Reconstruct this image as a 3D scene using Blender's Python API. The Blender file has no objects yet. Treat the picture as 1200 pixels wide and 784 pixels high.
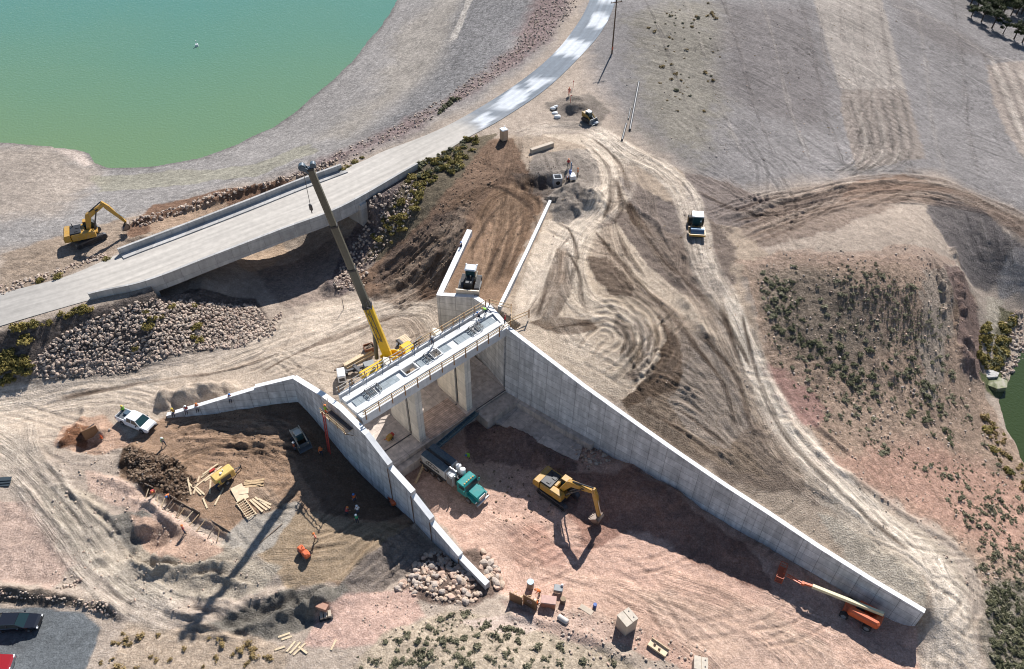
import bpy, bmesh, math, random
import numpy as np
from mathutils import Vector, Matrix
random.seed(7); rng = np.random.default_rng(11)
SC = bpy.context.scene; COL = SC.collection
# ------------------------------------------------------------------ camera
F = 933.0; CX, CY = 600.0, 392.0; PT = math.radians(44); CAMH = 90.0
cS, cC = math.sin(PT), math.cos(PT)
def P(x, y, z=0.0):
    """point at height z that lies on the sight line of photo position (x, y)"""
    u = (x-CX)/F; v = (y-CY)/F; d = (CAMH-z)/(cS+v*cC)
    return np.array([u*d, d*(cC-v*cS), z])
cam = bpy.data.cameras.new('camera'); camo = bpy.data.objects.new('camera', cam); COL.objects.link(camo)
cam.sensor_width = 36; cam.lens = F/1200*36; cam.clip_end = 6000; cam.clip_start = 1
camo.location = (0, 0, CAMH); camo.rotation_euler = (math.radians(90)-PT, 0, 0)
SC.camera = camo; SC.cycles.use_denoising = True; SC.cycles.filter_width = 1.05
# ------------------------------------------------------------------ light
SUN_AZ, SUN_EL = math.radians(16.8), math.radians(40)
w = bpy.data.worlds.new('World'); SC.world = w; w.use_nodes = True
nt = w.node_tree; bg = nt.nodes['Background']; sky = nt.nodes.new('ShaderNodeTexSky')
sky.sky_type = 'NISHITA'; sky.sun_disc = False; sky.sun_elevation = SUN_EL; sky.sun_rotation = SUN_AZ
sky.altitude = 1800; sky.dust_density = 0.6
nt.links.new(sky.outputs[0], bg.inputs[0]); bg.inputs[1].default_value = 0.068
sl = bpy.data.lights.new('sun', 'SUN'); sl.energy = 4.4; sl.angle = math.radians(0.53); sl.color = (1, .975, .95)
so = bpy.data.objects.new('sun', sl); COL.objects.link(so); so.location = (60, 200, 180)
sd = Vector((math.sin(SUN_AZ)*math.cos(SUN_EL), math.cos(SUN_AZ)*math.cos(SUN_EL), math.sin(SUN_EL)))
so.rotation_euler = (-sd).to_track_quat('-Z', 'Y').to_euler()
vs = SC.view_settings; vs.view_transform = 'Standard'; vs.look = 'None'; vs.exposure = 0.84; vs.gamma = 1
# ------------------------------------------------------------------ tagging
def tag(o, label=None, cat=None, group=None, kind=None):
    if label: o['label'] = label
    if cat: o['category'] = cat
    if group: o['group'] = group
    if kind: o['kind'] = kind
    return o
def thing(name, label, cat, loc=(0, 0, 0), rz=0.0, group=None):
    o = bpy.data.objects.new(name, None); COL.objects.link(o); o.empty_display_size = .3
    o.location = loc; o.rotation_euler = (0, 0, rz)
    return tag(o, label, cat, group)
def dup(o, parent=None):
    c = o.copy(); COL.objects.link(c)
    if parent is not None: c.parent = parent
    for ch in list(o.children): dup(ch, c)
    return c
def lin(c):
    return tuple((v/255/12.92 if v/255 <= .04045 else ((v/255+.055)/1.055)**2.4) for v in c)
# ------------------------------------------------------------------ materials
MATS = {}
def mat(name, rgb, rough=.6, metal=0.0, var=.12, scale=3.0, bump=0.0, coat=0.0, dirt=None, spec=.5):
    """paint or bare stuff: base colour broken up by noise, optional dust colour"""
    if name in MATS: return MATS[name]
    m = bpy.data.materials.new(name); m.use_nodes = True; n = m.node_tree.nodes; L = m.node_tree.links
    b = n['Principled BSDF']; b.inputs['Roughness'].default_value = rough; b.inputs['Metallic'].default_value = metal
    b.inputs['Coat Weight'].default_value = coat; b.inputs['Specular IOR Level'].default_value = spec
    tc = n.new('ShaderNodeTexCoord'); nz = n.new('ShaderNodeTexNoise'); nz.inputs['Scale'].default_value = scale
    nz.inputs['Detail'].default_value = 5; L.new(tc.outputs['Object'], nz.inputs['Vector'])
    mr = n.new('ShaderNodeMapRange'); mr.inputs[1].default_value = .3; mr.inputs[2].default_value = .7
    mr.inputs[3].default_value = 1-var; mr.inputs[4].default_value = 1+var; L.new(nz.outputs[0], mr.inputs[0])
    mx = n.new('ShaderNodeVectorMath'); mx.operation = 'SCALE'; mx.inputs[0].default_value = rgb
    L.new(mr.outputs[0], mx.inputs['Scale']); out = mx.outputs[0]
    if dirt:
        nz2 = n.new('ShaderNodeTexNoise'); nz2.inputs['Scale'].default_value = scale*.7; nz2.inputs['Detail'].default_value = 8
        L.new(tc.outputs['Object'], nz2.inputs['Vector'])
        m2 = n.new('ShaderNodeMapRange'); m2.inputs[1].default_value = .45; m2.inputs[2].default_value = .75; m2.inputs[4].default_value = dirt[3]
        L.new(nz2.outputs[0], m2.inputs[0])
        mm = n.new('ShaderNodeMix'); mm.data_type = 'RGBA'; L.new(m2.outputs[0], mm.inputs[0]); L.new(out, mm.inputs[6])
        mm.inputs[7].default_value = (*dirt[:3], 1); out = mm.outputs[2]
    L.new(out, b.inputs['Base Color'])
    if bump:
        bp = n.new('ShaderNodeBump'); bp.inputs['Strength'].default_value = bump; bp.inputs['Distance'].default_value = .05
        L.new(nz.outputs[0], bp.inputs['Height']); L.new(bp.outputs[0], b.inputs['Normal'])
    MATS[name] = m; return m
DUST = (.34, .25, .18, .55)
yellow = mat('yellow_paint', (.43, .235, .030), .5, dirt=DUST); crane_yellow = mat('crane_yellow_paint', (.68, .42, .02), .35, var=.06)
black = mat('black_steel', (.018, .018, .02), .5); dark = mat('dark_steel', (.05, .05, .055), .5, dirt=(.2, .15, .11, .3))
rubber = mat('tyre_rubber', (.025, .025, .025), .85, dirt=(.2, .15, .11, .4)); grey = mat('grey_paint', (.22, .23, .23), .5)
boom_grey = mat('boom_olive_grey_paint', (.085, .08, .06), .4, var=.12); white = mat('white_paint', (.78, .78, .77), .35, var=.05, dirt=(.5, .42, .34, .25))
glass = mat('dark_glass', (.02, .05, .055), .08, var=.02); teal = mat('teal_paint', (.012, .23, .215), .3, coat=.4, var=.08, dirt=(.22, .2, .17, .25))
orange = mat('orange_paint', (.62, .12, .035), .45, dirt=(.35, .2, .13, .25)); cream = mat('cream_paint', (.72, .64, .40), .4, var=.05)
red = mat('red_paint', (.45, .05, .035), .5); carred = mat('car_red_paint', (.28, .012, .015), .25, coat=.6, var=.03)
carblack = mat('car_black_paint', (.012, .013, .018), .18, coat=.8, var=.03); chrome = mat('bright_metal', (.55, .56, .57), .3, 1.0, var=.05)
steel = mat('galvanised_steel', (.42, .45, .47), .45, .6); rust = mat('rusted_steel', (.20, .085, .045), .8, dirt=(.33, .16, .09, .6))
wood = mat('raw_lumber', (.46, .32, .18), .8, var=.25, scale=6); wood_pale = mat('pale_lumber', (.58, .45, .29), .8, var=.2, scale=6)
wood_grey = mat('weathered_timber', (.20, .15, .11), .9, var=.3, scale=5); ply = mat('plywood_sheet', (.62, .48, .32), .75, var=.15, scale=2)
form_brown = mat('brown_form_face', (.23, .125, .06), .6, dirt=(.33, .2, .12, .4)); tan_pl = mat('tan_plastic', (.45, .31, .20), .6)
lime = mat('lime_cloth', (.25, .60, .05), .8, var=.05); orange_cloth = mat('orange_cloth', (.75, .17, .04), .8, var=.05)
pink_cloth = mat('salmon_cloth', (.75, .25, .17), .8, var=.05); red_cloth = mat('red_cloth', (.42, .05, .05), .8); jeans = mat('blue_denim', (.04, .06, .12), .9)
navy = mat('navy_cloth', (.02, .03, .06), .9); skin = mat('skin', (.42, .24, .16), .6, var=.05); hat_white = mat('hard_hat_white', (.8, .8, .78), .35, var=.03)
white_cloth = mat('white_cloth', (.72, .72, .70), .9); khaki = mat('khaki_cloth', (.30, .22, .14), .9)
plastic_lime = mat('lime_plastic', (.20, .62, .03), .4); blue_pl = mat('blue_plastic', (.05, .12, .35), .5); pale_conc = mat('precast_concrete', (.47, .39, .30), .85, var=.1, scale=2, dirt=(.45, .33, .24, .4))
# ------------------------------------------------------------------ mesh builder
def RZ(a): return Matrix.Rotation(a, 4, 'Z')
def RY(a): return Matrix.Rotation(a, 4, 'Y')
def RX(a): return Matrix.Rotation(a, 4, 'X')
class MB:
    def __init__(s): s.v = []; s.f = []; s.mi = []; s.sm = []; s.m = 0
    def add(s, vs, fs, M=None, smooth=False):
        o = len(s.v)
        for p in vs:
            s.v.append(tuple(M @ Vector(p)) if M is not None else tuple(p))
        for f in fs: s.f.append([i+o for i in f]); s.mi.append(s.m); s.sm.append(smooth)
        return s
    def box(s, c, d, M=None, taper=1.0):
        x, y, z = d[0]/2, d[1]/2, d[2]/2; t = taper
        vs = [(c[0]+a*x*(t if k > 0 else 1), c[1]+b*y*(t if k > 0 else 1), c[2]+k*z) for k in (-1, 1) for a, b in ((-1, -1), (1, -1), (1, 1), (-1, 1))]
        return s.add(vs, [(3, 2, 1, 0), (4, 5, 6, 7), (0, 1, 5, 4), (1, 2, 6, 5), (2, 3, 7, 6), (3, 0, 4, 7)], M)
    def bbox(s, c, d, b=.05, M=None):
        """box with chamfered vertical and top edges"""
        x, y, z = d[0]/2, d[1]/2, d[2]/2; rings = []
        def ring(xx, yy, bb, zz): return [(c[0]+px, c[1]+py, c[2]+zz) for px, py in ((-xx+bb, -yy), (xx-bb, -yy), (xx, -yy+bb), (xx, yy-bb), (xx-bb, yy), (-xx+bb, yy), (-xx, yy-bb), (-xx, -yy+bb))]
        vs = ring(x, y, b, -z)+ring(x, y, b, z-b)+ring(x-b, y-b, b, z); fs = [tuple(range(7, -1, -1)), tuple(range(16, 24))]
        for k in (0, 8):
            for i in range(8): fs.append((k+i, k+(i+1) % 8, k+8+(i+1) % 8, k+8+i))
        return s.add(vs, fs, M)
    def cyl(s, a, b, r, r2=None, n=12, M=None, caps=True, smooth=True):
        a = Vector(a); b = Vector(b); r2 = r if r2 is None else r2; d = (b-a)
        if d.length < 1e-6: return s
        q = d.to_track_quat('Z', 'Y'); vs = []
        for p, rr in ((a, r), (b, r2)):
            for i in range(n):
                t = 2*math.pi*i/n; vs.append(p+q @ Vector((rr*math.cos(t), rr*math.sin(t), 0)))
        s.add(vs, [(i, (i+1) % n, n+(i+1) % n, n+i) for i in range(n)], M, smooth)
        if caps:
            s.add(vs[:n], [tuple(range(n-1, -1, -1))], M); s.add(vs[n:], [tuple(range(n))], M)
        return s
    def bar(s, a, b, w, h=None, M=None):
        """square bar between two points"""
        a = Vector(a); b = Vector(b); h = w if h is None else h; d = b-a; q = d.to_track_quat('X', 'Z') if d.length > 1e-6 else None
        if q is None: return s
        vs = [p+q @ Vector((0, y*w/2, z*h/2)) for p in (a, b) for y, z in ((-1, -1), (1, -1), (1, 1), (-1, 1))]
        return s.add(vs, [(3, 2, 1, 0), (4, 5, 6, 7), (0, 1, 5, 4), (1, 2, 6, 5), (2, 3, 7, 6), (3, 0, 4, 7)], M)
    def tube(s, pts, r, n=8, M=None):
        for a, b in zip(pts[:-1], pts[1:]): s.cyl(a, b, r, n=n, M=M)
        return s
    def ext(s, poly, axis, a, b, M=None):
        """polygon extruded along an axis: 'y' -> poly is (x,z); 'z' -> (x,y); 'x' -> (y,z)"""
        n = len(poly)
        def mk(p, t): return (p[0], t, p[1]) if axis == 'y' else ((p[0], p[1], t) if axis == 'z' else (t, p[0], p[1]))
        vs = [mk(p, a) for p in poly]+[mk(p, b) for p in poly]
        fs = [tuple(range(n)), tuple(range(2*n-1, n-1, -1))]+[(i, n+i, n+(i+1) % n, (i+1) % n) for i in range(n)]
        return s.add(vs, fs, M)
    def ball(s, c, r, M=None, n=8, k=6, sc=(1, 1, 1)):
        vs = [(c[0], c[1], c[2]-r*sc[2])]; fs = []
        for j in range(1, k):
            ph = math.pi*j/k-math.pi/2
            for i in range(n):
                t = 2*math.pi*i/n; vs.append((c[0]+r*sc[0]*math.cos(ph)*math.cos(t), c[1]+r*sc[1]*math.cos(ph)*math.sin(t), c[2]+r*sc[2]*math.sin(ph)))
        vs.append((c[0], c[1], c[2]+r*sc[2])); top = len(vs)-1
        for i in range(n):
            fs.append((0, 1+(i+1) % n, 1+i)); fs.append((top, 1+(k-2)*n+i, 1+(k-2)*n+(i+1) % n))
            for j in range(k-2): fs.append((1+j*n+i, 1+j*n+(i+1) % n, 1+(j+1)*n+(i+1) % n, 1+(j+1)*n+i))
        return s.add(vs, fs, M, True)
    def mesh(s, name, mats):
        me = bpy.data.meshes.new(name); me.from_pydata(s.v, [], s.f)
        for m in (mats if isinstance(mats, (list, tuple)) else [mats]): me.materials.append(m)
        me.polygons.foreach_set('material_index', s.mi); me.polygons.foreach_set('use_smooth', s.sm)
        bm = bmesh.new(); bm.from_mesh(me); bmesh.ops.recalc_face_normals(bm, faces=bm.faces); bm.to_mesh(me); bm.free()
        me.update(); return me
    def build(s, name, mats, parent=None, loc=None, rz=0):
        o = bpy.data.objects.new(name, s.mesh(name, mats)); COL.objects.link(o)
        if parent is not None: o.parent = parent
        if loc is not None: o.location = loc
        if rz: o.rotation_euler = (0, 0, rz)
        return o
# ------------------------------------------------------------------ numpy noise
def _hash(ix, iy, seed):
    n = (ix.astype(np.int64)*374761393+iy.astype(np.int64)*668265263+seed*974634533) & 0xffffffff
    n = ((n ^ (n >> 13))*1274126177) & 0xffffffff
    return ((n ^ (n >> 16)) & 0xffff)/65535.0
def vnoise(x, y, seed=0):
    ix = np.floor(x); iy = np.floor(y); fx = x-ix; fy = y-iy
    fx = fx*fx*(3-2*fx); fy = fy*fy*(3-2*fy)
    a = _hash(ix, iy, seed); b = _hash(ix+1, iy, seed); c = _hash(ix, iy+1, seed); d = _hash(ix+1, iy+1, seed)
    return (a*(1-fx)+b*fx)*(1-fy)+(c*(1-fx)+d*fx)*fy
def fbm(x, y, sc, seed=0, o=4):
    t = 0; a = .5; s = 0
    for k in range(o):
        t = t+a*(vnoise(x/sc*2**k, y/sc*2**k, seed+k*17)-.5)*2; s += a; a *= .5
    return t/s
def sstep(a, b, x):
    t = np.clip((x-a)/(b-a), 0, 1); return t*t*(3-2*t)
def inpoly(X, Y, poly):
    r = np.zeros(X.shape, bool); n = len(poly)
    for i in range(n):
        x1, y1 = poly[i][:2]; x2, y2 = poly[(i+1) % n][:2]
        if y1 == y2: continue
        c = ((y1 > Y) != (y2 > Y)) & (X < (x2-x1)*(Y-y1)/(y2-y1)+x1); r ^= c
    return r
def polydist(X, Y, pl, closed=False):
    """distance, arclength, signed side to a polyline"""
    best = np.full(X.shape, 1e9); T = np.zeros(X.shape); S = np.ones(X.shape); acc = 0
    pts = list(pl)+([pl[0]] if closed else [])
    for (x1, y1), (x2, y2) in zip([p[:2] for p in pts[:-1]], [p[:2] for p in pts[1:]]):
        dx, dy = x2-x1, y2-y1; L = math.hypot(dx, dy)
        if L < 1e-9: continue
        t = np.clip(((X-x1)*dx+(Y-y1)*dy)/(L*L), 0, 1)
        d = np.hypot(X-x1-t*dx, Y-y1-t*dy); m = d < best
        best = np.where(m, d, best); T = np.where(m, acc+t*L, T); S = np.where(m, np.sign((X-x1)*dy-(Y-y1)*dx), S); acc += L
    return best, T, S
def spline(pts, n=8):
    """Catmull-Rom through points"""
    pts = [np.array(p, float) for p in pts]; out = []
    ext = [2*pts[0]-pts[1]]+pts+[2*pts[-1]-pts[-2]]
    for i in range(1, len(ext)-2):
        a, b, c, d = ext[i-1:i+3]
        for k in range(n):
            t = k/n; out.append(.5*((2*b)+(c-a)*t+(2*a-5*b+4*c-d)*t*t+(3*b-a-3*c+d)*t**3))
    out.append(pts[-1]); return out
# ------------------------------------------------------------------ key plan points of the walls
GL = (-21.4, 65.45); LE = (-2.86, 47.91); GR = (-.6, 80.2); RE = (47.24, 43.54)
BL = (-29.5, 73.6); WL = (-47.8, 71.6); UR0 = (-3.3, 84.6); UR1 = (-5.6, 88.0); UR = (-10.7, 88.8); WR = (-6.8, 103.4); TW0 = (-1.8, 84.4); TW1 = (6.4, 111.3)
# ------------------------------------------------------------------ heights: photo x, photo y, z
PA = [(455,480,2),(520,440,2),(475,490,1.8),(520,470,1.8),(570,430,1.8),(500,430,3.2),(440,452,3.4),(300,420,5),(350,400,5),(400,400,4.5),(440,400,4.4),(470,370,4.5),(500,380,4.4),(525,395,4.2),
 (400,360,4.8),(440,340,5.2),(330,430,5),(250,438,5.1),(195,478,5.3),(150,440,5.2),(60,452,5.4),(0,462,5.6),(-80,470,6),(120,480,5.2),(-60,520,5.6),
 (310,385,5.2),(250,405,5.2),(150,430,5.2),(50,445,5.6),(0,400,10.6),(107,372,10.8),(60,380,10.8),(171,372,10),(220,360,8.5),(270,345,6.0),(315,335,4.6),(370,335,4.8),(330,308,4.0),(295,299,4.2),(345,328,4.3),(262,316,7.2),(400,305,4.8),(425,290,6.3),(370,280,4.2),(330,285,4.2),
 (240,345,8.4),(440,255,9.5),(460,230,11.5),(480,225,12.2),(430,300,5.8),(420,310,5.5),(460,300,7),(500,290,9.3),(520,260,11.2),(540,230,12.8),(545,270,12.3),(530,300,10.5),(518,335,6.5),(490,340,5.6),(500,240,12.2),(520,200,13.2),(560,180,13.4),(590,160,13.5),(600,200,13.2),(570,240,12.9),
 (0,300,10.8),(100,290,10.8),(200,262,10.6),(280,231,10.8),(340,207,11.2),(400,185,12.6),(60,340,10.9),(-100,330,10.8),(0,250,9.5),(100,240,9.6),(200,235,10),(300,205,10.4),(380,170,10.8),(450,130,10.6),(500,150,13),(520,100,11.5),(560,60,11.5),(600,30,11.5),(640,40,14),(560,110,13.4),(490,90,9.2),(540,0,9.5),(620,0,12.8),(670,0,14.4),(0,200,8.2),(60,215,8.6),(-150,250,9)]
PB = [(592,382,13.6),(640,417,12.1),(686,453,10.5),(750,499,8.7),(800,534,7.5),(850,568,6.5),(900,600,5.8),(960,640,4.8),(1020,678,4.2),(1084,714,3.6),(620,370,13.6),(660,400,12.0),(640,390,12.7),(700,400,11.9),(700,440,10.7),(725,465,9.7),(750,440,10.8),(800,400,11.6),(800,470,9.0),(775,500,8.5),(830,520,7.5),(860,520,7.5),(890,470,9.0),(850,400,11.2),(880,330,12.8),
 (950,600,6.2),(985,560,6.9),(1050,650,4.7),(1110,690,3.9),(1130,740,2.9),(1120,784,2.2),(760,300,13.4),(700,300,13.4),(620,320,13.2),(585,340,12.6),(565,335,12.3),(575,280,12.6),(560,265,12.6),(600,250,12.8),(640,240,13.2),(650,190,13.5),(700,220,13.4),(600,180,13.5),(690,150,13.8),(740,160,13.7),(800,220,13.4),(860,245,13),(900,250,12.6),(950,230,12.2),(880,290,13),(560,180,13.4),(590,160,13.5),(660,110,14),(540,230,12.9),
 (740,90,14),(760,20,14.8),(700,60,14.4),(850,100,11.6),(850,20,13),(930,120,10.4),(850,180,12.4),(960,0,10),(1000,100,8.6),(1000,190,10.6),(1060,215,9.8),(1080,100,5),(1060,0,5),(1100,170,6.5),(1150,150,3.6),(1150,80,1.5),(1120,30,2),(1200,262,4.5),(1200,100,1),(1180,0,-1),(1260,150,0),(1130,215,7.8),(1300,300,2),
 (1112,232,8.9),(1130,255,6.2),(1100,260,9.2),(1150,330,-.5),(1200,300,2.5),(1165,352,-3.4),(1195,335,-1.5),(900,300,13),(960,300,13.1),(1050,300,12.2),(1100,300,9.9),(1000,360,10.6),(1050,380,8.2),(1120,360,4),(1140,400,-1),(1152,430,-4.4),(950,400,9.3),(905,380,11.1),(925,450,8.4),(1000,440,6.7),(960,440,7.5),(975,470,6.2),(960,370,10.6),(1000,330,12.9),(1060,330,11.6),(1095,330,9.2),(1138,345,2.5),(1130,390,1.6),(1060,450,4.2),(1125,480,-1.2),(1000,520,5.4),(950,500,7.4),(1080,540,2),(1150,530,-3),(1050,600,3.5),(1130,600,0),(1185,560,-4.4),(1180,650,-1.3),(1150,700,1.2),(1180,770,.2),(1260,700,-4),(1240,420,-4),(1200,360,-3.6),
 (1165,372,-4.2),(1160,405,-4.8),(1165,440,-5.1),(1165,480,-4.8),(1090,750,2),(1110,840,1.6),(1200,850,0)]
PE = [(160,497,5.1),(110,470,5.2),(195,490,5),(120,480,5.2),(0,480,5.6),(-60,520,5.6),(250,480,5.3),(300,478,6.0),(330,484,6.3),(340,530,5.9),(350,560,5.6),(300,540,5.5),(280,520,5.4),(220,530,5.2),(385,605,5.3),(440,615,4.9),(475,618,4.5),(410,625,5.2),(350,660,5.1),(300,640,5.1),(250,600,5.1),(190,600,5),(360,500,6.2),(365,530,5.4),(385,560,4.7),(405,575,4.2),(425,592,3.9),(450,604,3.4),
 (351,470,6.6),(366,489,6.0),(379,507,5.1),(391,524,4.3),(402,539,3.5),(421,560,2.8),(441,581,2.4),(459,594,2.3),(471,606,2.1),(491,632,1.7),
 (140,560,5),(100,540,5.1),(50,540,5.3),(0,560,5.5),(60,640,5.2),(120,690,5),(0,700,5.3),(40,750,4.9),(200,690,4.8),(260,740,4.5),(250,784,4.4),(100,784,5),(395,688,4.7),(425,655,4.7),(400,745,4),(480,722,2.8),(440,700,2.6),(455,682,1.8),(480,660,1.7),(500,650,1.5),(510,690,1.3),(540,700,1.1),(560,692,.9),(540,745,3),(480,760,3.6),(560,784,3.4),(350,784,4.2),(0,850,5.3),(300,850,4.2),(600,850,2.8),(580,715,1.2)]
PC = [(560,500,0),(600,480,0),(520,560,0),(640,560,0),(700,600,0),(570,620,0),(640,650,0),(800,640,0),(850,680,.1),(900,720,.2),(1000,740,-.1),(1070,748,-.4),(960,735,0),(700,700,.4),(620,710,.7),(590,680,.4),(740,735,.9),(860,760,.5),(1000,784,-.2),(700,760,1.7),(640,760,2.3),(800,784,1),(900,850,.8),(1050,800,-.5),(1074,775,-.5),(1090,750,1.6),(560,692,.9),(580,715,1.2),(560,784,3.4),(600,850,2.8),(540,745,3),(1110,840,1.6)]
for k in range(12): PC.append(None)
PC = [p for p in PC if p]
def _field(pts):
    A = np.array([P(*p) for p in pts]); n = len(A)
    D = np.hypot(A[:, None, 0]-A[None, :, 0], A[:, None, 1]-A[None, :, 1])
    K = np.sqrt(D*D+9)
    M = np.block([[K-np.eye(n)*.6, np.ones((n, 1))], [np.ones((1, n)), np.zeros((1, 1))]])
    s = np.linalg.solve(M, np.append(A[:, 2], 0)); return A, s
def _feval(fs, x, y):
    A, s = fs; o = np.full(x.shape, s[-1])
    for (ax, ay, _), c in zip(A, s[:-1]): o = o+c*np.sqrt((x-ax)**2+(y-ay)**2+9)
    return o
# ------------------------------------------------------------------ grid
def axis(lo, hi, st, a, b, g=1.03, mx=.9):
    m = list(np.arange(lo, hi+1e-6, st)); s = st; x = hi
    while x < b: s = min(s*g, mx); x += s; m.append(x)
    s = 20
    while x < 2600: s *= 1.35; x += s; m.append(x)
    s = st; x = lo; pre = []
    while x > a: s = min(s*g, mx); x -= s; pre.append(x)
    s = 20
    while x > -2600: s *= 1.35; x -= s; pre.append(x)
    return np.array(pre[::-1]+m)
GX = axis(-60, 60, .22, -155, 150, 1.025, .7); GY = axis(33, 122, .22, 22, 236, 1.025, .7)
NX, NY = len(GX), len(GY); X, Y = np.meshgrid(GX, GY)
cx = np.clip(X, -170, 165); cy = np.clip(Y, 15, 260)
def field_grid(pts):
    f = _field(pts); gx = np.arange(-172, 170, 2.0); gy = np.arange(12, 264, 2.0); a, b = np.meshgrid(gx, gy); z = _feval(f, a, b)
    i = np.clip((cx-gx[0])/2, 0, len(gx)-1.001); j = np.clip((cy-gy[0])/2, 0, len(gy)-1.001); i0 = i.astype(int); j0 = j.astype(int); fi = i-i0; fj = j-j0
    return (z[j0, i0]*(1-fi)+z[j0, i0+1]*fi)*(1-fj)+(z[j0+1, i0]*(1-fi)+z[j0+1, i0+1]*fi)*fj
FA, FB, FC, FE = (field_grid(p) for p in (PA, PB, PC, PE))
Rx = (RE[0]+40, RE[1]-60); Lx = (LE[0]+14, LE[1]-60)
polyC = [GL, GR, RE, Rx, Lx, LE]
polyE = [GL, LE, Lx, (-300, -100), (-3000, -100), (-3000, 66), (-120, 66), WL, BL]
polyA = [GL, BL, WL, (-120, 66), (-3000, 66), (-3000, 3000), (60, 3000), (20, 140), (2, 122), WR, UR, UR1, UR0, GR]
Hh = FB.copy()
mA = inpoly(X, Y, polyA); mE = inpoly(X, Y, polyE); mC = inpoly(X, Y, polyC)
Hh[mA] = FA[mA]; Hh[mE] = FE[mE]; Hh[mC] = FC[mC]
# relax everything except across a wall
WSEG = [(GL, LE), (GL, BL), (BL, WL), (GR, RE), (GR, UR0), (UR0, UR1), (UR1, UR), (UR, WR), (GL, GR)]
def crosses(x1, y1, x2, y2):
    r = np.zeros(x1.shape, bool)
    for (ax, ay), (bx, by) in WSEG:
        d1 = (bx-ax)*(y1-ay)-(by-ay)*(x1-ax); d2 = (bx-ax)*(y2-ay)-(by-ay)*(x2-ax)
        d3 = (x2-x1)*(ay-y1)-(y2-y1)*(ax-x1); d4 = (x2-x1)*(by-y1)-(y2-y1)*(bx-x1)
        r |= (d1*d2 <= 0) & (d3*d4 <= 0)
    return r
okx = (~crosses(X[:, :-1], Y[:, :-1], X[:, 1:], Y[:, 1:])).astype(float)
oky = (~crosses(X[:-1], Y[:-1], X[1:], Y[1:])).astype(float)
def relax(h, n):
    for _ in range(n):
        dx = (h[:, 1:]-h[:, :-1])*okx; dy = (h[1:]-h[:-1])*oky
        h[:, :-1] += .2*dx; h[:, 1:] -= .2*dx; h[:-1] += .2*dy; h[1:] -= .2*dy
    return h
Hh = relax(Hh, 110)
Hh0 = Hh
# ------------------------------------------------------------------ reservoir and pond
LAKE_Z, POND_Z = 7.0, -5.5
shore_px = [(-160,160),(-60,164),(0,167),(30,169),(60,171),(88,175),(104,181),(112,191),(128,196),(180,194),(230,186),(280,168),(320,148),(350,128),(385,98),(415,68),(440,38),(462,8),(480,-30),(500,-70)]
shore = [P(x, y, LAKE_Z) for x, y in shore_px]
lake_poly = shore+[np.array([60, 700, 0]), np.array([-900, 900, 0]), np.array([-900, 200, 0])]
ds, ts, _ = polydist(X, Y, shore); inl = inpoly(X, Y, lake_poly)
ds = np.where(inl, -ds, ds)+fbm(X, Y, 6, 5, 3)*.5
SHORE_D = ds
lh = LAKE_Z+np.where(ds > 0, .085*ds, .25*ds); lw = sstep(20, 3, ds)*(X < 20)
Hh = Hh*(1-lw)+np.maximum(lh, 2)*lw
pond_px = [(1174,486),(1172,470),(1180,448),(1192,420),(1204,396),(1260,360),(1420,420),(1400,640),(1260,600),(1216,566),(1196,536),(1184,510)]
pond = [P(x, y, POND_Z) for x, y in pond_px]
dp, tp, _ = polydist(X, Y, pond, True); inp = inpoly(X, Y, pond); dp = np.where(inp, -dp, dp)+fbm(X, Y, 3, 8, 3)*.5
pw = sstep(7, .8, dp); Hh = Hh*(1-pw)+np.maximum(POND_Z+.35*dp, POND_Z-1.5)*pw
# ------------------------------------------------------------------ road bed
R_near = [(-90,412,11.0,0),(0,382,11.2,0),(107,351,11.6,0),(171,329,11.8,1.1),(250,299,12.0,1.1),(330,268.5,12.3,1.1),(400,242,12.5,1.1),(473,201,12.8,1.1),(500,192,13.0,0),(545,163,13.3,0),(587,140,13.5,0),(640,104,13.8,0),(680,66,14.2,0),(706,35,14.4,0),(722,0,14.6,0),(745,-70,15,0)]
R_far = [(-90,372,11.0,0),(0,344,11.2,0),(77,324,11.6,0),(137,291,11.8,1.1),(212,263,12.0,1.1),(288,234,12.3,1.1),(354,208,12.5,1.1),(420,184,12.8,1.1),(450,177,13.0,0),(500,158,13.3,0),(545,136,13.5,0),(600,102,13.8,0),(640,71,14.2,0),(668,40,14.4,0),(691,0,14.6,0),(712,-70,15,0)]
def rp(e):
    q = P(e[0], e[1], e[2]+e[3]); q[2] = e[2]; return q
RN = spline([rp(e) for e in R_near], 8); RF = spline([rp(e) for e in R_far], 8)
def st_xyz(k, t):   # point across the road at station k (in control points), t 0 near .. 1 far
    i = min(int(k*8), len(RN)-1); return RN[i]*(1-t)+RF[i]*t
ROADM = np.zeros(X.shape)
rsel = (Y > 60) & (Y < 240) & (X < 45) & (X > -130)
xs, ys = X[rsel], Y[rsel]
cl = [(a+b)/2 for a, b in zip(RN, RF)]
dmin = np.full(xs.shape, 1e9); zz = np.zeros(xs.shape); hwid = np.zeros(xs.shape); span = np.zeros(xs.shape, bool)
for i in range(len(cl)-1):
    a, b = cl[i], cl[i+1]; dx, dy = (b-a)[:2]; L2 = dx*dx+dy*dy; t = np.clip(((xs-a[0])*dx+(ys-a[1])*dy)/L2, 0, 1)
    d = np.hypot(xs-a[0]-t*dx, ys-a[1]-t*dy); m = d < dmin
    hw = np.linalg.norm((RN[i]-RF[i])[:2])/2
    dmin = np.where(m, d, dmin); zz = np.where(m, a[2]+(b[2]-a[2])*t, zz); hwid = np.where(m, hw, hwid)
    span = np.where(m, 3.12 <= (i+.5)/8 <= 6.35, span)
rw = sstep(3.5, .4, dmin-hwid)*(~span)
h0 = Hh[rsel]; Hh[rsel] = h0*(1-rw)+(zz-.12)*rw; ROADM[rsel] = rw
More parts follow.
